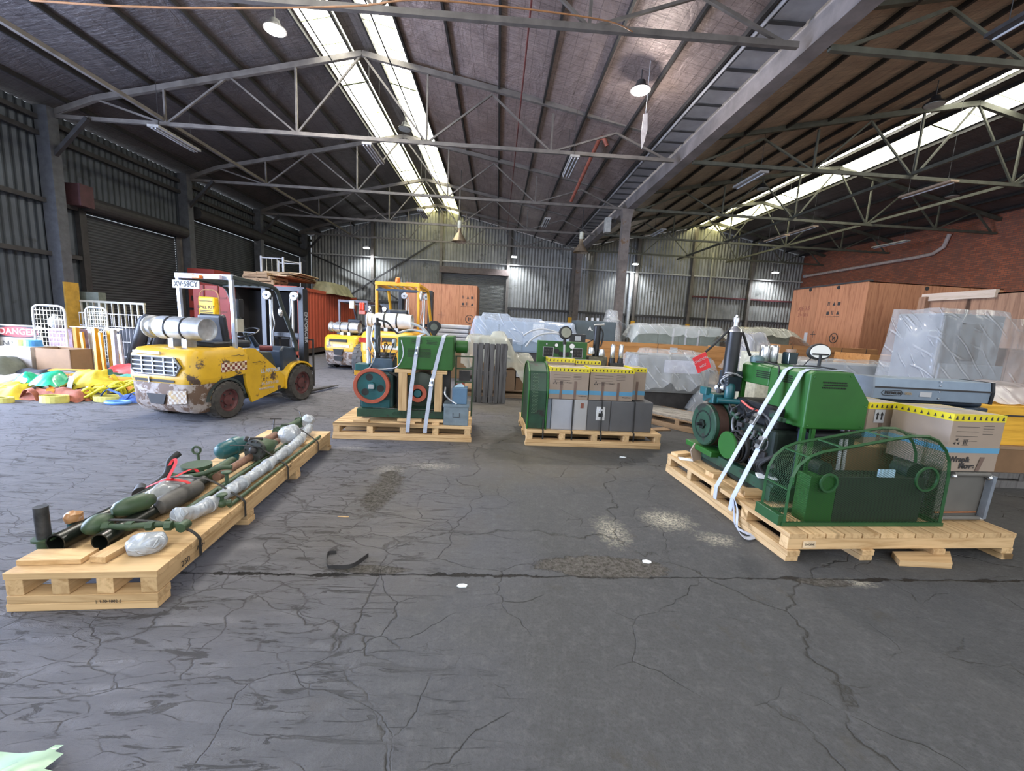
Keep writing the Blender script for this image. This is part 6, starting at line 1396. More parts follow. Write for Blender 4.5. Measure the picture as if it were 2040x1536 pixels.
for i, (x, y, h, tl, lb) in enumerate(((-8.62, 10.3, 1.45, .35, 'tallest black wrapped bundle leaning at the barrier gate'), (-8.35, 10.5, 1.25, .28, 'shorter black wrapped bundle beside the tallest one'), (-8.05, 10.6, 1.0, .3, 'short black wrapped bundle nearest the forklift'))):
    b = MB().lathe([(.06, 0), (.12, .05), (.13, h*.5), (.11, h*.9), (.05, h)], (0, 0, 0), (.25, .1, 1), 14)
    for v in b.v: v += Vector((noise.noise(v*5+Vector((i, 0, 0))), noise.noise(v*5), 0))*.06; v.z = max(0, v.z)
    o = b.o('wrapped_bundle', pm('black_plastic', (.03, .033, .04), .35), smooth=True, loc=(x-.3, y, 0)); tag(o, lb, 'bundle')
# tarps and slings on the floor
def heap(name, mat, cx, cy, rx, ry, h, label, cat, seed, amp=.06, kind=None, fr=4., slope=1.3):
    o = drape(name, mat, cx-rx, cx+rx, cy-ry, cy+ry, [(cx-rx*.4, cx+rx*.4, cy-ry*.4, cy+ry*.4, h)], slope, .0, .045, amp, seed, fr=fr)
    tag(o, label, cat, kind=kind); return o
heap('plastic_sheet', film('white_plastic', (.46, .43, .47), .8, .3, .5, 5), -8.85, 7.55, 1.1, .62, .22, 'crumpled pinkish white plastic sheet at the left edge', 'plastic sheet', 2, .09)
heap('plastic_sheet', MATS['white_plastic'], -7.75, 8.15, .8, .45, .20, 'crumpled pale plastic sheet in front of the open carton', 'plastic sheet', 5, .09)
heap('folded_blanket', pm('olive_blanket', (.12, .13, .11), .9, 0, .2), -9.35, 7.95, .55, .4, .52, 'grey-green blanket folded against the white box', 'blanket', 9, .05)
heap('folded_blanket', pm('dark_blanket', (.03, .035, .05), .9, 0, .2), -8.7, 8.0, .5, .22, .30, 'dark blue blanket in front of the white box', 'blanket', 12, .04)
heap('red_tarpaulin', pm('red_tarp', (.62, .06, .07), .55, 0, .15), -7.75, 9.1, .85, .42, .34, 'bright red tarpaulin heaped behind the slings', 'tarpaulin', 4, .12)
heap('green_plastic_bag', pm('shiny_green', (.03, .38, .22), .22, 0, .3, 8), -7.98, 7.28, .28, .20, .34, 'shiny emerald green bag at the left of the sling pile', 'bag', 6, .07)
heap('green_plastic_bag', MATS['shiny_green'], -7.48, 7.12, .22, .20, .40, 'shiny emerald green bag in the middle of the sling pile', 'bag', 16, .07)
heap('green_cloth', pm('teal_green_cloth', (.03, .20, .15), .8, 0, .4, 9), -6.95, 8.15, .55, .30, .26, 'dark teal cloth at the back right of the sling pile', 'cloth', 8, .08)
heap('yellow_sling_pile', pm('sling_yellow', (.60, .48, .03), .7, 0, .25, 8), -7.25, 7.55, .50, .26, .36, 'tangle of yellow lifting slings in the middle of the pile', 'slings', 7, .13, fr=7)
heap('yellow_sling_pile', MATS['sling_yellow'], -8.05, 6.88, .85, .26, .20, 'tangle of yellow lifting slings at the left of the pile', 'slings', 17, .10, fr=7)
heap('orange_sheet', pm('orange_tarp', (.70, .30, .04), .6, 0, .2), -6.95, 7.78, .50, .18, .24, 'orange folded sheet lying on the slings', 'sheet', 27, .05)
heap('brown_sacking', pm('rust_sack', (.28, .09, .06), .85, 0, .35, 8), -7.2, 6.92, .95, .20, .16, 'rust brown sacking under the slings at the front of the pile', 'sacking', 19, .06)
heap('dark_cover', pm('dark_cover', (.035, .033, .032), .7, 0, .3), -6.85, 7.30, .60, .20, .17, 'dark rubber cover in the front right of the sling pile', 'cover', 29, .06)
heap('blue_rope_pile', pm('rope_blue', (.05, .12, .42), .7, 0, .4, 14), -6.1, 6.98, .30, .14, .10, 'dark blue rope heap beside the forklift', 'rope', 31, .05, fr=9)
heap('green_tarpaulin', pm('dark_green_cloth', (.03, .10, .07), .8, 0, .4, 9), -7.9, 8.55, .55, .25, .22, 'dark green cloth behind the sling pile', 'cloth', 33, .08)
# knotted yellow rope
random.seed(21)
for k, (cx, cy, cz, s, lb) in enumerate(((-6.55, 7.35, .14, .26, 'knotted bright yellow rope coil, right end of the pile'), (-6.75, 7.0, .07, .22, 'loose bright yellow rope end in front of the knotted coil'))):
    P = []
    for i in range(46):
        a = i*.55; r_ = s*(.55+.45*math.sin(i*.37)); P.append((cx+r_*math.cos(a)*1.2, cy+r_*math.sin(a)*.7, max(.024, cz+.10*math.sin(i*.9)+.05*math.cos(i*.31))))
    o = MB().tube(smooth_pts(P, 4), .022, 7).o('yellow_rope', pm('rope_yellow', (.58, .52, .02), .7, 0, .25, 40), smooth=True); tag(o, lb, 'rope')
for c, r_, w_, lb, mt in (((-7.02, 6.68), .17, .11, 'coiled pale yellow webbing sling lying at the front of the pile, left coil', pm('pale_yellow_web', (.52, .47, .12), .7)), ((-6.42, 6.95), .20, .085, 'coiled pale yellow webbing sling in the middle front of the pile', MATS.get('pale_yellow_web')), ((-7.62, 6.52), .12, .08, 'small coiled pale yellow sling at the far left', None)):
    mt = mt or MATS['pale_yellow_web']; P = []
    for i in range(70): a = i*.32; q = r_*(.55+.45*i/70); P.append((c[0]+q*1.25*math.cos(a), c[1]+q*.8*math.sin(a), w_/2+.002))
    o = MB().strap(P, w_, (0, 0, 1), .008).o('webbing_sling', mt); tag(o, lb, 'sling')
o = MB().tube([(-6.1+.14*math.cos(a)*1.2, 6.75+.10*math.sin(a), .03) for a in [2*PI*i/24 for i in range(24)]], .025, 8, True).o('blue_ring', pm('ring_blue', (.10, .25, .62), .5), smooth=True); tag(o, 'blue fabric ring sling on the floor beside the forklift', 'ring sling')
o = MB().strap(smooth_pts([(-7.3, 7.2, .25), (-7.15, 7.12, .36), (-7.08, 7.02, .28), (-7.12, 6.98, .04)]), .07, (1, .2, 0), .006).o('white_strap', WEB); tag(o, 'short white strap hanging over the sling pile', 'strap')

# more single slings and straps strewn over the pile
random.seed(33)
LAY = [('yellow', MATS['sling_yellow'], -7.9, 7.0, .07, 'at the left end'), ('yellow', MATS['sling_yellow'], -7.55, 6.95, .06, 'left of the emerald bag'), ('yellow', MATS['sling_yellow'], -7.3, 7.4, .07, 'over the middle heap'), ('orange', MATS['orange_tarp'], -7.0, 7.5, .08, 'right of the middle heap'),
       ('orange', MATS['orange_tarp'], -6.75, 6.98, .06, 'near the dark rubber cover'), ('blue', MATS['rope_blue'], -6.35, 6.85, .04, 'beside the blue ring'), ('rust red', MATS['rust_sack'], -7.45, 6.78, .07, 'in front of the brown sacking'), ('dark green', MATS['dark_green_cloth'], -6.7, 7.7, .06, 'behind the yellow rope coil'),
       ('lime', MATS['pale_yellow_web'], -7.85, 6.72, .05, 'in front at the left'), ('yellow', MATS['sling_yellow'], -6.9, 7.15, .06, 'beside the knotted rope coil'), ('grey', DARKST, -7.2, 7.0, .05, 'below the short white strap')]
for nm, mt, cx, cy, w_, wh in LAY:
    P = []; a = random.uniform(0, 6); x, y = cx-.3, cy
    for i in range(7):
        a += random.uniform(-1.1, 1.1); x += .12*math.cos(a*.4); y += .05*math.sin(a); P.append((x, y, .13+.07*math.sin(i*1.3+a)+(.12 if 'middle' in wh else 0)))
    P[0] = (P[0][0], P[0][1], .02); P[-1] = (P[-1][0], P[-1][1], .02)
    o = MB().strap(smooth_pts(P, 5), w_, (.2, 1, .35), .006).o('webbing_sling', mt); tag(o, '%s flat sling twisted over the pile %s' % (nm, wh), 'sling')
for i, (x, y, d_, rz, mt, lb) in enumerate(((-7.72, 7.75, (.7, .16, .03), .2, MATS['orange_tarp'], 'orange-brown board lying across the back of the sling pile'), (-7.6, 7.6, (.5, .12, .02), -.3, DARKST, 'dark flat bar across the sling pile'))):
    o = MB().box((0, 0, .0), d_).o('flat_board', mt, loc=(x, y, .36), rz=rz); tag(o, lb, 'board')

# ================================================================== BIG PLYWOOD CRATES
def crate(label, x0, x1, y0, y1, z1, mat, npan_x, npan_y, t_=None, batten_=True):
    t = thing('plywood_crate', label, 'crate', (0, 0, 0)); d_ = .02
    for i in range(npan_x):
        a = x0+(x1-x0)*i/npan_x; b_ = x0+(x1-x0)*(i+1)/npan_x
        MB().b2((a+.003, y0, .1), (b_-.003, y0+d_, z1)).o('front_panel', mat, t)
    for i in range(npan_y):
        a = y0+(y1-y0)*i/npan_y; b_ = y0+(y1-y0)*(i+1)/npan_y
        MB().b2((x0, a+.003, .1), (x0+d_, b_-.003, z1)).o('side_panel', mat, t); MB().b2((x1-d_, a+.003, .1), (x1, b_-.003, z1)).o('side_panel', mat, t)
    MB().b2((x0, y1-d_, .1), (x1, y1, z1)).o('rear_panel', mat, t); MB().b2((x0, y0, z1-.02), (x1, y1, z1)).o('lid', mat, t)
    for x in (x0+.15, (x0+x1)/2, x1-.15): MB().b2((x-.06, y0, 0), (x+.06, y1, .1)).o('runner', PINE_Y, t)
    return t
def icons(M, par, u0, v0, s, nx=3, ny=2):
    for i in range(nx):
        for j in range(ny):
            b = MB(M); u = u0+i*s*1.5; v = v0+j*s*2.2
            if (i+j) % 3 == 0: b.prism([(u, v), (u+s*.8, v), (u+s*.8, v+s*.8), (u, v+s*.8)], -.004, -.001)
            elif (i+j) % 3 == 1: b.prism([(u, v), (u+s*.2, v), (u+s*.2, v+s), (u, v+s)], -.004, -.001); b.prism([(u+s*.4, v), (u+s*.6, v), (u+s*.6, v+s), (u+s*.4, v+s)], -.004, -.001)
            else: b.prism([(u, v), (u+s*.9, v), (u+s*.45, v+s*.9)], -.004, -.001)
            b.o('handling_icon', INK, par)
    MB(M).tube([(u0-s*.3, -.003, v0-s*.5), (u0+s*4, -.003, v0-s*.5)], .006, 4).o('icon_underline', INK, par)
def nofork(M, par, u, v, r):
    b = MB(M); b.tube([(u+r*math.cos(a), -.004, v+r*math.sin(a)) for a in [2*PI*i/24 for i in range(24)]], .012, 5, True); b.bar((u-r*.7, -.004, v+r*.7), (u+r*.7, -.004, v-r*.7), .02, .004); b.b2((u-r*.3, -.004, v-r*.5), (u-r*.1, -.001, v+r*.4)); b.b2((u, -.004, v-r*.1), (u+r*.35, -.001, v+r*.3)); b.o('no_forklift_mark', INK, par)
def cross(M, par, u, v, r): b = MB(M); b.b2((u-r, -.004, v-.008), (u+r, -.001, v+.008)); b.b2((u-.008, -.004, v-r), (u+.008, -.001, v+r)); b.o('centre_mark', INK, par)
t = crate('tall red-brown plywood crate in front of the back roller door', -3.42, -.80, 15.5, 17.6, 2.98, PLY, 4, 3)
Mf = Matrix.Translation((0, 15.5, 0)); icons(Mf, t, -1.35, 2.25, .11); nofork(Mf, t, -1.05, 1.75, .15); cross(Mf, t, -2.1, 1.85, .12)
MB().b2((-3.5, 15.52, .1), (-3.43, 17.5, 2.85)).o('edge_sheet', PLY, t)
t = crate('tall orange-brown plywood crate standing by the brick wall, with handling icons', 9.1, 12.6, 10.0, 12.6, 3.14, PLY, 4, 5)
MB().b2((9.08, 10.0, 3.141), (9.2, 12.6, 3.18)).o('lid_edge', DARKST, t)
Ms = Matrix.Translation((9.1, 12.6, 0)) @ Matrix.Rotation(-PI/2, 4, 'Z')
icons(Ms, t, 1.42, 2.35, .11); nofork(Ms, t, 1.80, 1.72, .13); cross(Ms, t, 1.05, 1.80, .10); cross(Matrix.Translation((0, 10.0, 0)), t, 10.6, 1.9, .10)
text('XJE 3.5', .16, 'stencil', pm('faded_stencil', (.22, .07, .05), .8), t, (9.095, 12.05, 2.55), PI/2, 0, -PI/2, .001); text('3 = 38.1', .13, 'stencil', MATS['faded_stencil'], t, (9.095, 12.05, 2.36), PI/2, 0, -PI/2, .001)
MB().b2((9.09, 11.75, 1.55), (9.098, 11.87, 1.85)).o('document_pouch', WHITE, t)
for y, z in ((10.9, 3.1), (11.9, 3.12)): MB().lathe([(.05, 0), (.05, .02)], (9.11, y, z-.03), (-1, 0, 0), 14).o('lifting_hole', BLACK, t)
MB().lathe([(.05, 0), (.05, .02)], (10.6, 10.01, 3.05), (0, -1, 0), 14).o('lifting_hole', BLACK, t)
t = crate('weathered brown plywood crate nearest on the right, with a pale batten along its top', 8.6, 11.2, 5.2, 8.12, 2.60, PLYB, 3, 1)
MB().b2((8.55, 6.9, 2.52), (8.62, 8.14, 2.66)).o('top_batten', wood('pale_batten', (.44, .36, .30), (.34, .27, .2), 1), t); MB().b2((8.5, 8.0, .1), (8.6, 8.14, 2.6)).o('edge_batten', PLYB, t)

# ================================================================== WRAPPED GOODS
def wrap(o, t):
    """the film is a part of the load it is wrapped round"""
    o.parent = t; o.location = o.location-t.location; o.name = 'film_wrap'
    return o
def machine(name, label, cat, x0, x1, y0, y1, z0, z1, mat, details=None, rz=0):
    t = thing(name, label, cat, ((x0+x1)/2, (y0+y1)/2, 0), rz); cx, cy = (x0+x1)/2, (y0+y1)/2
    MB().b2((x0-cx, y0-cy, z0), (x1-cx, y1-cy, z1)).o('body', mat, t, .015)
    MB().b2((x0-cx+.05, y0-cy+.05, 0), (x1-cx-.05, y1-cy-.05, z0)).o('base', DARKST, t)
    n = max(1, int((x1-x0)/.55))
    for i in range(n):
        a = x0-cx+(x1-x0)*i/n
        MB().b2((a+.02, y0-cy-.008, z0+.04), (a+(x1-x0)/n-.02, y0-cy, z1-.04)).o('panel', mat, t, .003)
    return t
MCH = pm('machine_light_blue', (.20, .26, .33), .45, 0, .08); MCD = pm('machine_slate', (.055, .075, .09), .45, 0, .12); MCG = pm('machine_grey', (.20, .21, .22), .5, 0, .12)
t = machine('panelled_cabinet', 'long pale blue panelled cabinet under clear film beyond the old grey pallet', 'cabinet', -.60, 2.0, 11.0, 11.9, .9, 1.72, MCH)
MB().b2((-1.0, -.452+.0, 1.38), (-.4, -.44, 1.62)).o('louvre', pm('louvre_dark', (.06, .10, .11), .5), t); MB().b2((.25, -.465, 1.35), (.55, -.455, 1.68)).o('foil_patch', pm('foil_patch', (.75, .75, .75), .2, .8, .4, 30), t)
o = drape('clear_film_cover', FILMB, -1.05, 2.12, 10.85, 12.2, [(-.62, 1.2, 10.98, 11.95, 1.80), (-.4, .3, 11.1, 11.8, 1.90), (1.2, 2.06, 10.98, 11.95, 1.75)], 5.0, 1.10, .05, .02, 41); wrap(o, t)
t = machine('slate_panel_cabinet', 'dark slate cabinet with a small A mark, left of the central column', 'cabinet', 2.15, 3.25, 11.2, 11.9, .3, 1.84, MCD)
text('A.', .16, 'lettering', GLASSW, t, (-.15, -.362, 1.62), PI/2, 0, 0, .001)
for x in (-.25, -.1, .05): MB().b2((x, -.2, 1.84), (x+.05, -.1, 1.93)).o('top_bracket', WHITE, t)
o = drape('clear_film_cover', FILM, 3.27, 4.7, 11.85, 12.6, [(3.3, 3.4, 12.0, 12.5, 2.0)], .55, 1.2, .07, .02, 43); tag(o, 'clear film sloping down from the slate cabinet to the orange crate', 'film cover')
o = drape('white_film_hood', FILMW, 2.9, 4.5, 12.75, 14.0, [(3.55, 3.85, 13.2, 13.6, 2.25)], 5.5, .0, .07, .04, 45); tag(o, 'upright white film hood just left of the foot of the central column', 'film cover')
def plank_crate(label, x0, x1, y0, y1, z0, z1, mat=ORG, n=1, rz=0):
    t = thing('timber_crate', label, 'crate', ((x0+x1)/2, (y0+y1)/2, 0), rz); cx, cy = (x0+x1)/2, (y0+y1)/2
    rows = max(1, int((z1-z0)/.32)); h = (z1-z0)/rows
    for i in range(rows): MB().b2((x0-cx, y0-cy, z0+h*i+.004), (x1-cx, y0-cy+.03, z0+h*(i+1)-.004)).o('side_plank', mat, t); 
    MB().b2((x0-cx, y0-cy+.03, z0), (x0-cx+.03, y1-cy, z1)).o('end_plank', mat, t); MB().b2((x1-cx-.03, y0-cy+.03, z0), (x1-cx, y1-cy, z1)).o('end_plank', mat, t)
    MB().b2((x0-cx+.03, y0-cy+.03, z0), (x1-cx-.03, y1-cy, z1-.06)).o('contents', pm('crate_inside', (.10, .07, .05), .8), t)
    for i in range(n): x = x0-cx+(x1-x0)*(i+.5)/n; MB().b2((x-.006, y0-cy-.004, z0), (x+.006, y0-cy, z1)).o('joint', DARKST, t)
    for x in (x0-cx+.1, x1-cx-.1): MB().b2((x-.06, y0-cy, 0), (x+.06, y1-cy, z0)).o('bearer', PINE_Y, t)
    return t
plank_crate('long low orange timber crate in front of the slate cabinet', 2.25, 5.65, 9.9, 10.7, .75, 1.35, ORG, 1)
plank_crate('brownish timber crate with boards joined in four, right of the tall oil cylinder', 6.1, 8.3, 8.6, 9.3, .7, 1.50, wood('brown_orange_board', (.36, .185, .08), (.26, .12, .05), 0, .05), 4)
plank_crate('short bright orange timber crate left of the tall film-wrapped machine', 6.9, 7.9, 7.3, 8.1, .6, 1.42, ORG, 1)
o = MB().b2((-.09, -.01, 0), (.09, .0, .12)).o('paper_label', WHITE, loc=(4.35, 9.895, 1.15)); tag(o, 'small white paper label on the long orange crate', 'label')
# pallet of boxes under a beige film (behind the upright old pallet)
t = thing('boxed_pallet_load', 'stack of brown boxes and pale trays under beige film right of the upright old pallet', 'load', (.15, 9.4, 0))
for (x0, x1, z0, z1, mt) in ((-.62, -.1, .16, .80, CARD), (-.08, .30, .16, .62, CARD), (.32, .68, .16, .45, CARDD), (.32, .68, .47, .62, pm('white_tray', (.6, .6, .58), .5)), (-.08, .68, .64, .72, CARDD), (-.55, .2, .82, 1.30, MCG)): MB().b2((x0, -.4, z0), (x1, .45, z1)).o('box', mt, t, .006)
pallet('pallet under the beige-filmed load behind the upright old pallet', (.10, 8.95), 0, 1.6, 1.0, 3, 3, 7, .15, .03, OLDPLANK, OLDPLANK, False)
o = drape('beige_film_cover', FILMC, -.75, 1.25, 8.75, 10.05, [(-.65, .25, 8.98, 9.85, 1.34), (-.1, .15, 9.1, 9.6, 1.44), (.25, .80, 8.98, 9.85, .98)], 2.6, .30, .06, .045, 47); wrap(o, t)
# upright old pallet
t = thing('upright_old_pallet', 'weathered dark grey pallet standing on edge beyond the compressor pallet', 'pallet', (-.10, 8.32, 0), -.03)
for i, (x, w_) in enumerate(((-.32, .09), (-.205, .10), (-.085, .10), (.03, .085), (.135, .085), (.26, .14))): MB().b2((x-w_/2, -.06, .0), (x+w_/2, -.04, 1.22+random.uniform(-.015, .015))).o('slat', GREYWOOD, t, .003)
for z in (.03, .56, 1.10): MB().b2((-.36, -.035, z), (.34, .04, z+.09)).o('cross_bearer', GREYWOOD, t)
for x in (-.3, -.05, .2): MB().b2((x-.05, .045, 0), (x+.05, .06, 1.2)).o('rear_slat', GREYWOOD, t)
# W5: grey machine under film, on a pallet of old planks
t = machine('grey_machine', 'pale grey machine under clear film right of the taped cartons', 'machine', 2.75, 4.2, 7.8, 8.6, .45, 1.18, MCG)
MB().b2((-.2, -.42, .85), (.5, -.41, 1.10)).o('lilac_panel', pm('lilac_panel', (.55, .55, .68), .4), t, .01); MB().b2((.55, -.42, .5), (.62, -.41, 1.15)).o('corner_strip', CHROME, t)
o = drape('clear_film_cover', FILMW, 2.3, 4.45, 7.5, 8.85, [(3.0, 4.0, 7.85, 8.5, 1.27), (2.72, 4.23, 7.76, 8.6, 1.16)], 2.2, .38, .05, .035, 49); wrap(o, t)
p5 = pallet('old pallet of long planks set askew, right of the cabinet pallet', (3.55, 6.95), math.radians(-52), 1.7, 1.0, 3, 3, 6, .16, .02, OLDPLANK, OLDPLANK, False)
p5.location = (3.10, 6.62, 0)
for k in range(4):
    b = MB(about(3.10, 6.62, math.radians(-52))); b.box((-.1, .14+.17*k, .19), (1.55, .15, .05)); W1('grey_plank', b, wood('grey_old_plank', (.30, .28, .25), (.18, .16, .14), 0), '%s long grey plank from the front on the askew pallet' % ['first', 'second', 'third', 'fourth'][k], 'plank')
for lb, c, rz in (('flat board off-cut on the floor right of the cabinet pallet', (2.75, 6.55), .3),):
    b = MB(about(*c, rz)); b.box((0, 0, .012), (.42, .16, .022)); W1('loose_board', b, OLDPLANK, lb, 'board')
o = drape('crumpled_film_heap', FILM, 3.5, 4.7, 6.75, 7.6, [(3.9, 4.4, 7.1, 7.5, .62)], 1.6, .20, .06, .07, 51, fr=5); heap_o = o
t = machine('low_brown_load', 'low brown crated load under film behind the flywheel of the engine', 'load', 3.95, 4.4, 7.15, 7.45, .2, .50, CARD); wrap(heap_o, t)
# W6
t = machine('olive_grey_machine', 'long grey-green machine under film beyond the orange crate', 'machine', 3.8, 6.1, 11.0, 11.7, .5, 1.80, pm('machine_grey_green', (.20, .23, .21), .5, 0, .12))
for x in (-.2, .15, .5): MB().b2((x, -.36, .8), (x+.05, -.352, 1.75)).o('white_strip', WHITE, t)
o = drape('clear_film_cover', FILM, 3.6, 6.3, 10.85, 11.9, [(3.78, 6.12, 10.98, 11.72, 1.84)], 2.2, 1.1, .08, .035, 53); wrap(o, t)
o = drape('cream_film_cover', FILMC, 5.72, 8.8, 9.42, 10.8, [(6.1, 7.0, 9.7, 10.35, 1.86), (7.0, 7.3, 9.8, 10.3, 1.75)], .75, 1.15, .08, .05, 55); cream_o = o
t = machine('cream_wrapped_load', 'bulky load under the cream film behind the filter cans', 'load', 6.15, 7.1, 9.72, 10.3, .4, 1.80, pm('load_olive', (.16, .16, .12), .7, 0, .3)); wrap(cream_o, t)
o = drape('grey_film_cover', film('smoke_film', (.42, .42, .45), .6, .15), 4.45, 5.3, 7.3, 8.0, [(4.75, 5.0, 7.5, 7.8, 1.72)], 2.4, .5, .06, .07, 57); tag(o, 'smoky grey film hanging over a post behind the silver filter cans', 'film cover')
t = machine('roll_stack', 'stack of cream folded sheeting behind the engine gauge', 'load', 4.15, 4.68, 6.3, 6.8, .2, 1.38, pm('cream_sheeting', (.50, .49, .40), .8, 0, .25, 14))
# W7
t = machine('light_grey_machine', 'light grey machine with a pink tag under film behind the long grey light housing', 'machine', 5.0, 6.75, 6.35, 7.0, .35, 1.26, pm('machine_pale_blue', (.27, .29, .33), .45, 0, .08))
MB().b2((-.66, -.34, .95), (-.54, -.33, 1.08)).o('pink_tag', pm('pink_tag', (.90, .05, .22), .5), t)
o = drape('clear_film_cover', FILM, 4.72, 7.1, 6.2, 7.28, [(4.98, 6.77, 6.32, 7.02, 1.31), (5.0, 5.6, 6.32, 7.0, 1.33)], 2.2, .38, .05, .035, 59); wrap(o, t)
# W8 tall machine
t = machine('tall_grey_machine', 'tall grey machine wrapped in bright glossy film at the right edge', 'machine', 6.05, 6.95, 5.42, 6.05, .35, 2.08, pm('machine_grey_blue', (.13, .14, .16), .5, 0, .2))
MB().b2((-.22, -.37, 1.45), (.10, -.36, 1.95)).o('dark_panel', BLACK, t, .01); MB().b2((-.40, -.37, 1.2), (-.25, -.362, 1.35)).o('paper_label', WHITE, t); MB().b2((-.46, -.40, .4), (.46, -.37, 1.40)).o('lower_door', pm('machine_blue_grey2', (.15, .17, .20), .4), t, .01)
tall_t = t; t = machine('wide_brown_machine', 'bulky load to the right of the tall wrapped machine, under the bright film', 'machine', 7.08, 8.3, 5.42, 6.0, .3, 1.65, pm('load_brown', (.25, .15, .11), .7, 0, .4, 3))
o = drape('glossy_film_wrap', FILMW, 5.8, 8.55, 5.2, 6.3, [(6.0, 6.98, 5.38, 6.1, 2.13), (6.98, 7.3, 5.38, 6.1, 2.05), (7.3, 7.7, 5.38, 6.05, 1.93), (7.7, 8.4, 5.38, 6.0, 1.75)], 12, .5, .04, .03, 61); wrap(o, tall_t)
o = drape('pink_film_fold', film('pink_white_film', (.70, .62, .60), .7, .25), 5.3, 7.3, 4.5, 5.6, [(5.9, 7.0, 4.8, 5.3, 1.18)], .9, .98, .05, .05, 63); tag(o, 'pinkish white folds of film at the foot of the tall wrapped machine', 'film')
# yellow case, brown carton, light housing
t = thing('yellow_case', 'long yellow plywood case at the right edge behind the big carton', 'case', (6.2, 4.75, .5)); MB().b2((-1.0, -.25, 0), (1.2, .5, .36)).o('body', YPLY, t, .004); MB().b2((-1.01, -.26, .365), (1.21, .51, .47)).o('lid', YPLY, t, .004); MB().b2((-1.0, -.262, .35), (1.2, -.25, .368)).o('lid_gap', INK, t)
t = thing('brown_carton', 'large plain brown carton under the yellow case at the right edge', 'carton', (6.2, 4.75, .122)); MB().b2((-.75, -.3, 0), (1.2, .45, .37)).o('body', CARDD, t, .006); MB().b2((-.76, -.31, .34), (1.21, .46, .378)).o('lid', CARD, t, .004)
pallet('old pallet under the brown carton at the right edge', (6.3, 4.4), 0, 2.0, .9, 3, 3, 6, .115, .03, GREYWOOD, GREYWOOD, False)
t = thing('navy_stand', 'dark navy case carrying the long grey light housing', 'case', (4.75, 4.25, 0)); MB().b2((-.38, -.22, 0), (.45, .25, 1.0)).o('body', NAVY, t, .01); MB().b2((-.7, -.16, 1.0), (.45, .15, 1.055)).o('top_tube', NAVY, t, .02)
t = thing('light_housing', 'long blue-grey metal housing with angled end caps lying above the cartons', 'housing', (4.46, 4.12, 1.06), -.02)
hp = [(-.16, .0), (.16, .0), (.19, .10), (.14, .215), (-.15, .215), (-.165, .12)]
MB().prism([(p[0], p[1]) for p in hp], -.60, .62, 'YZ').o('shell', pm('housing_blue_grey', (.22, .28, .36), .4, .3, .08), t, .006)
MB().prism([(p[0]*1.06, p[1]*1.04-.004) for p in hp], .62, .65, 'YZ').o('end_cap', BLKMET, t); MB().prism([(p[0]*1.03, p[1]*1.02-.002) for p in hp], -.62, -.60, 'YZ').o('end_cap', BLUEG, t)
MB().b2((-.60, -.172, .112), (.62, -.162, .128)).o('groove', INK, t)
for z in (.03, .10, .16, .2): MB().ball((.08, -.168, z), .009, 8, 5).o('screw', CHROME, t)
text('PREMIUM', .042, 'lettering', INK, t, (-.40, -.168, .065), PI/2, 0, 0, .001, bold=.001); text('1000i', .040, 'lettering', pm('tan_letters', (.40, .30, .18), .5), t, (-.25, -.168, .065), PI/2, 0, 0, .001)
MB().tube([(-.50, -.168, .04), (-.32, -.168, .04), (-.30, -.168, .065), (-.32, -.168, .09), (-.50, -.168, .09), (-.52, -.168, .065)], .003, 4, True).o('badge_outline', INK, t)
MB().b2((-.12, -.168, .04), (.0, -.163, .09)).o('spec_label', WHITE, t)
for y, z in ((-.05, .05), (-.05, .12), (.06, .06)): MB().ball((.655, y, z), .012, 8, 5).o('end_bolt', CHROME, t)
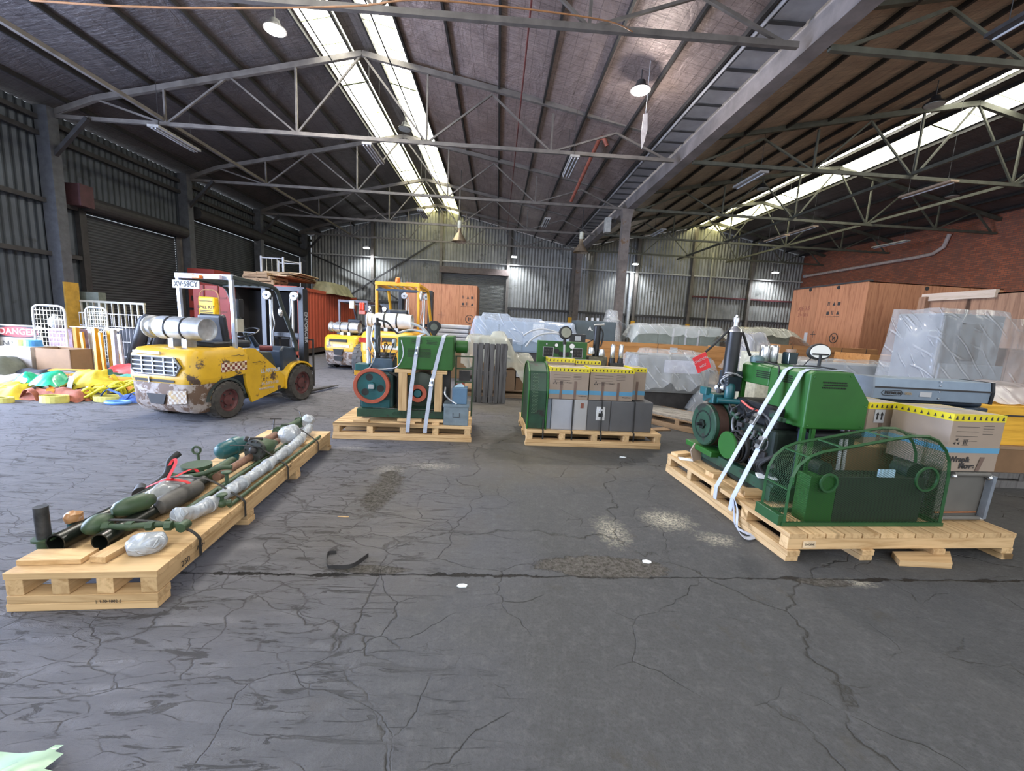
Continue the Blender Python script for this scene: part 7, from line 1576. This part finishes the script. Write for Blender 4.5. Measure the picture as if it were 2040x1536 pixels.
# white sacks by the left crate
t = thing('sack_pallet', 'pallet load of white sacks in front of the tall left crate', 'sacks', (-1.25, 12.2, 0)); MB().b2((-.45, -.4, 0), (.45, .4, 1.05)).o('base_load', CARD, t, .01)
for k in range(4): MB().box((random.uniform(-.03, .03), 0, 1.12+.12*k), (.9, .8, .11)).o('sack', pm('sack_white', (.40, .40, .42), .7, 0, .1), t, .03)
# low stuff along the back right
t = thing('rack_shelf', 'low rack of pallets and cartons against the back wall beside the right crate', 'rack', (14.0, 24.5, 0)); MB().b2((-3.0, 0, 0), (3.0, .9, 1.3)).o('stacked_goods', pm('stacked_goods', (.14, .11, .09), .8, 0, .5, 5), t, .02); MB().b2((-3.2, -.1, 1.35), (3.2, 1.0, 1.5)).o('pallet_top', OLDPLANK, t)
for x in (-1.6, .4, 2.0): MB().b2((x, 0, 1.5), (x+.6, .8, 1.85)).o('carton', CARD, t)
# green film at the camera's feet
o = drape('pale_green_film', film('green_film', (.55, .80, .62), .82, .12, .7, 7), -2.35, -1.1, .5, 1.36, [(-1.95, -1.50, .60, .97, .14)], .42, .0, .03, .02, 71); tag(o, 'pale green plastic bundle cut off by the lower left corner of the picture', 'plastic bundle')

o = MB().tube(smooth_pts([(-5.55, 5.5, 5.01), (-4.49, 5.5, 5.03), (-3.35, 5.5, 5.10), (-1.9, 5.5, 5.23), (-.9, 5.5, 5.37), (1.2, 6.5, 6.0), (2.0, 7.45, 6.50)], 6), .010, 6).o('power_cable', pm('orange_cable', (.45, .22, .10), .6)); tag(o, 'thin orange cable sagging across the very top left of the picture', 'cable')
# ================================================================== final touches
bpy.context.view_layer.update()
for o in list(bpy.context.scene.objects):
    if o.parent or o.type not in ('MESH', 'EMPTY') or o.get('kind') == 'structure': continue
    if o.location.length > 1e-6: continue
    pts = []
    for q in ([o] if o.type == 'MESH' else list(o.children_recursive)):
        if q.type == 'MESH': pts += [q.matrix_world @ v.co for v in q.data.vertices]
    if not pts: continue
    c = Vector(((min(p.x for p in pts)+max(p.x for p in pts))/2, (min(p.y for p in pts)+max(p.y for p in pts))/2, min(p.z for p in pts)))
    if o.type == 'MESH': o.data.transform(Matrix.Translation(-c))
    else:
        for q in o.children: q.location = q.location-c if q.location.length > 1e-9 or q.type == 'MESH' else q.location
    o.location = c
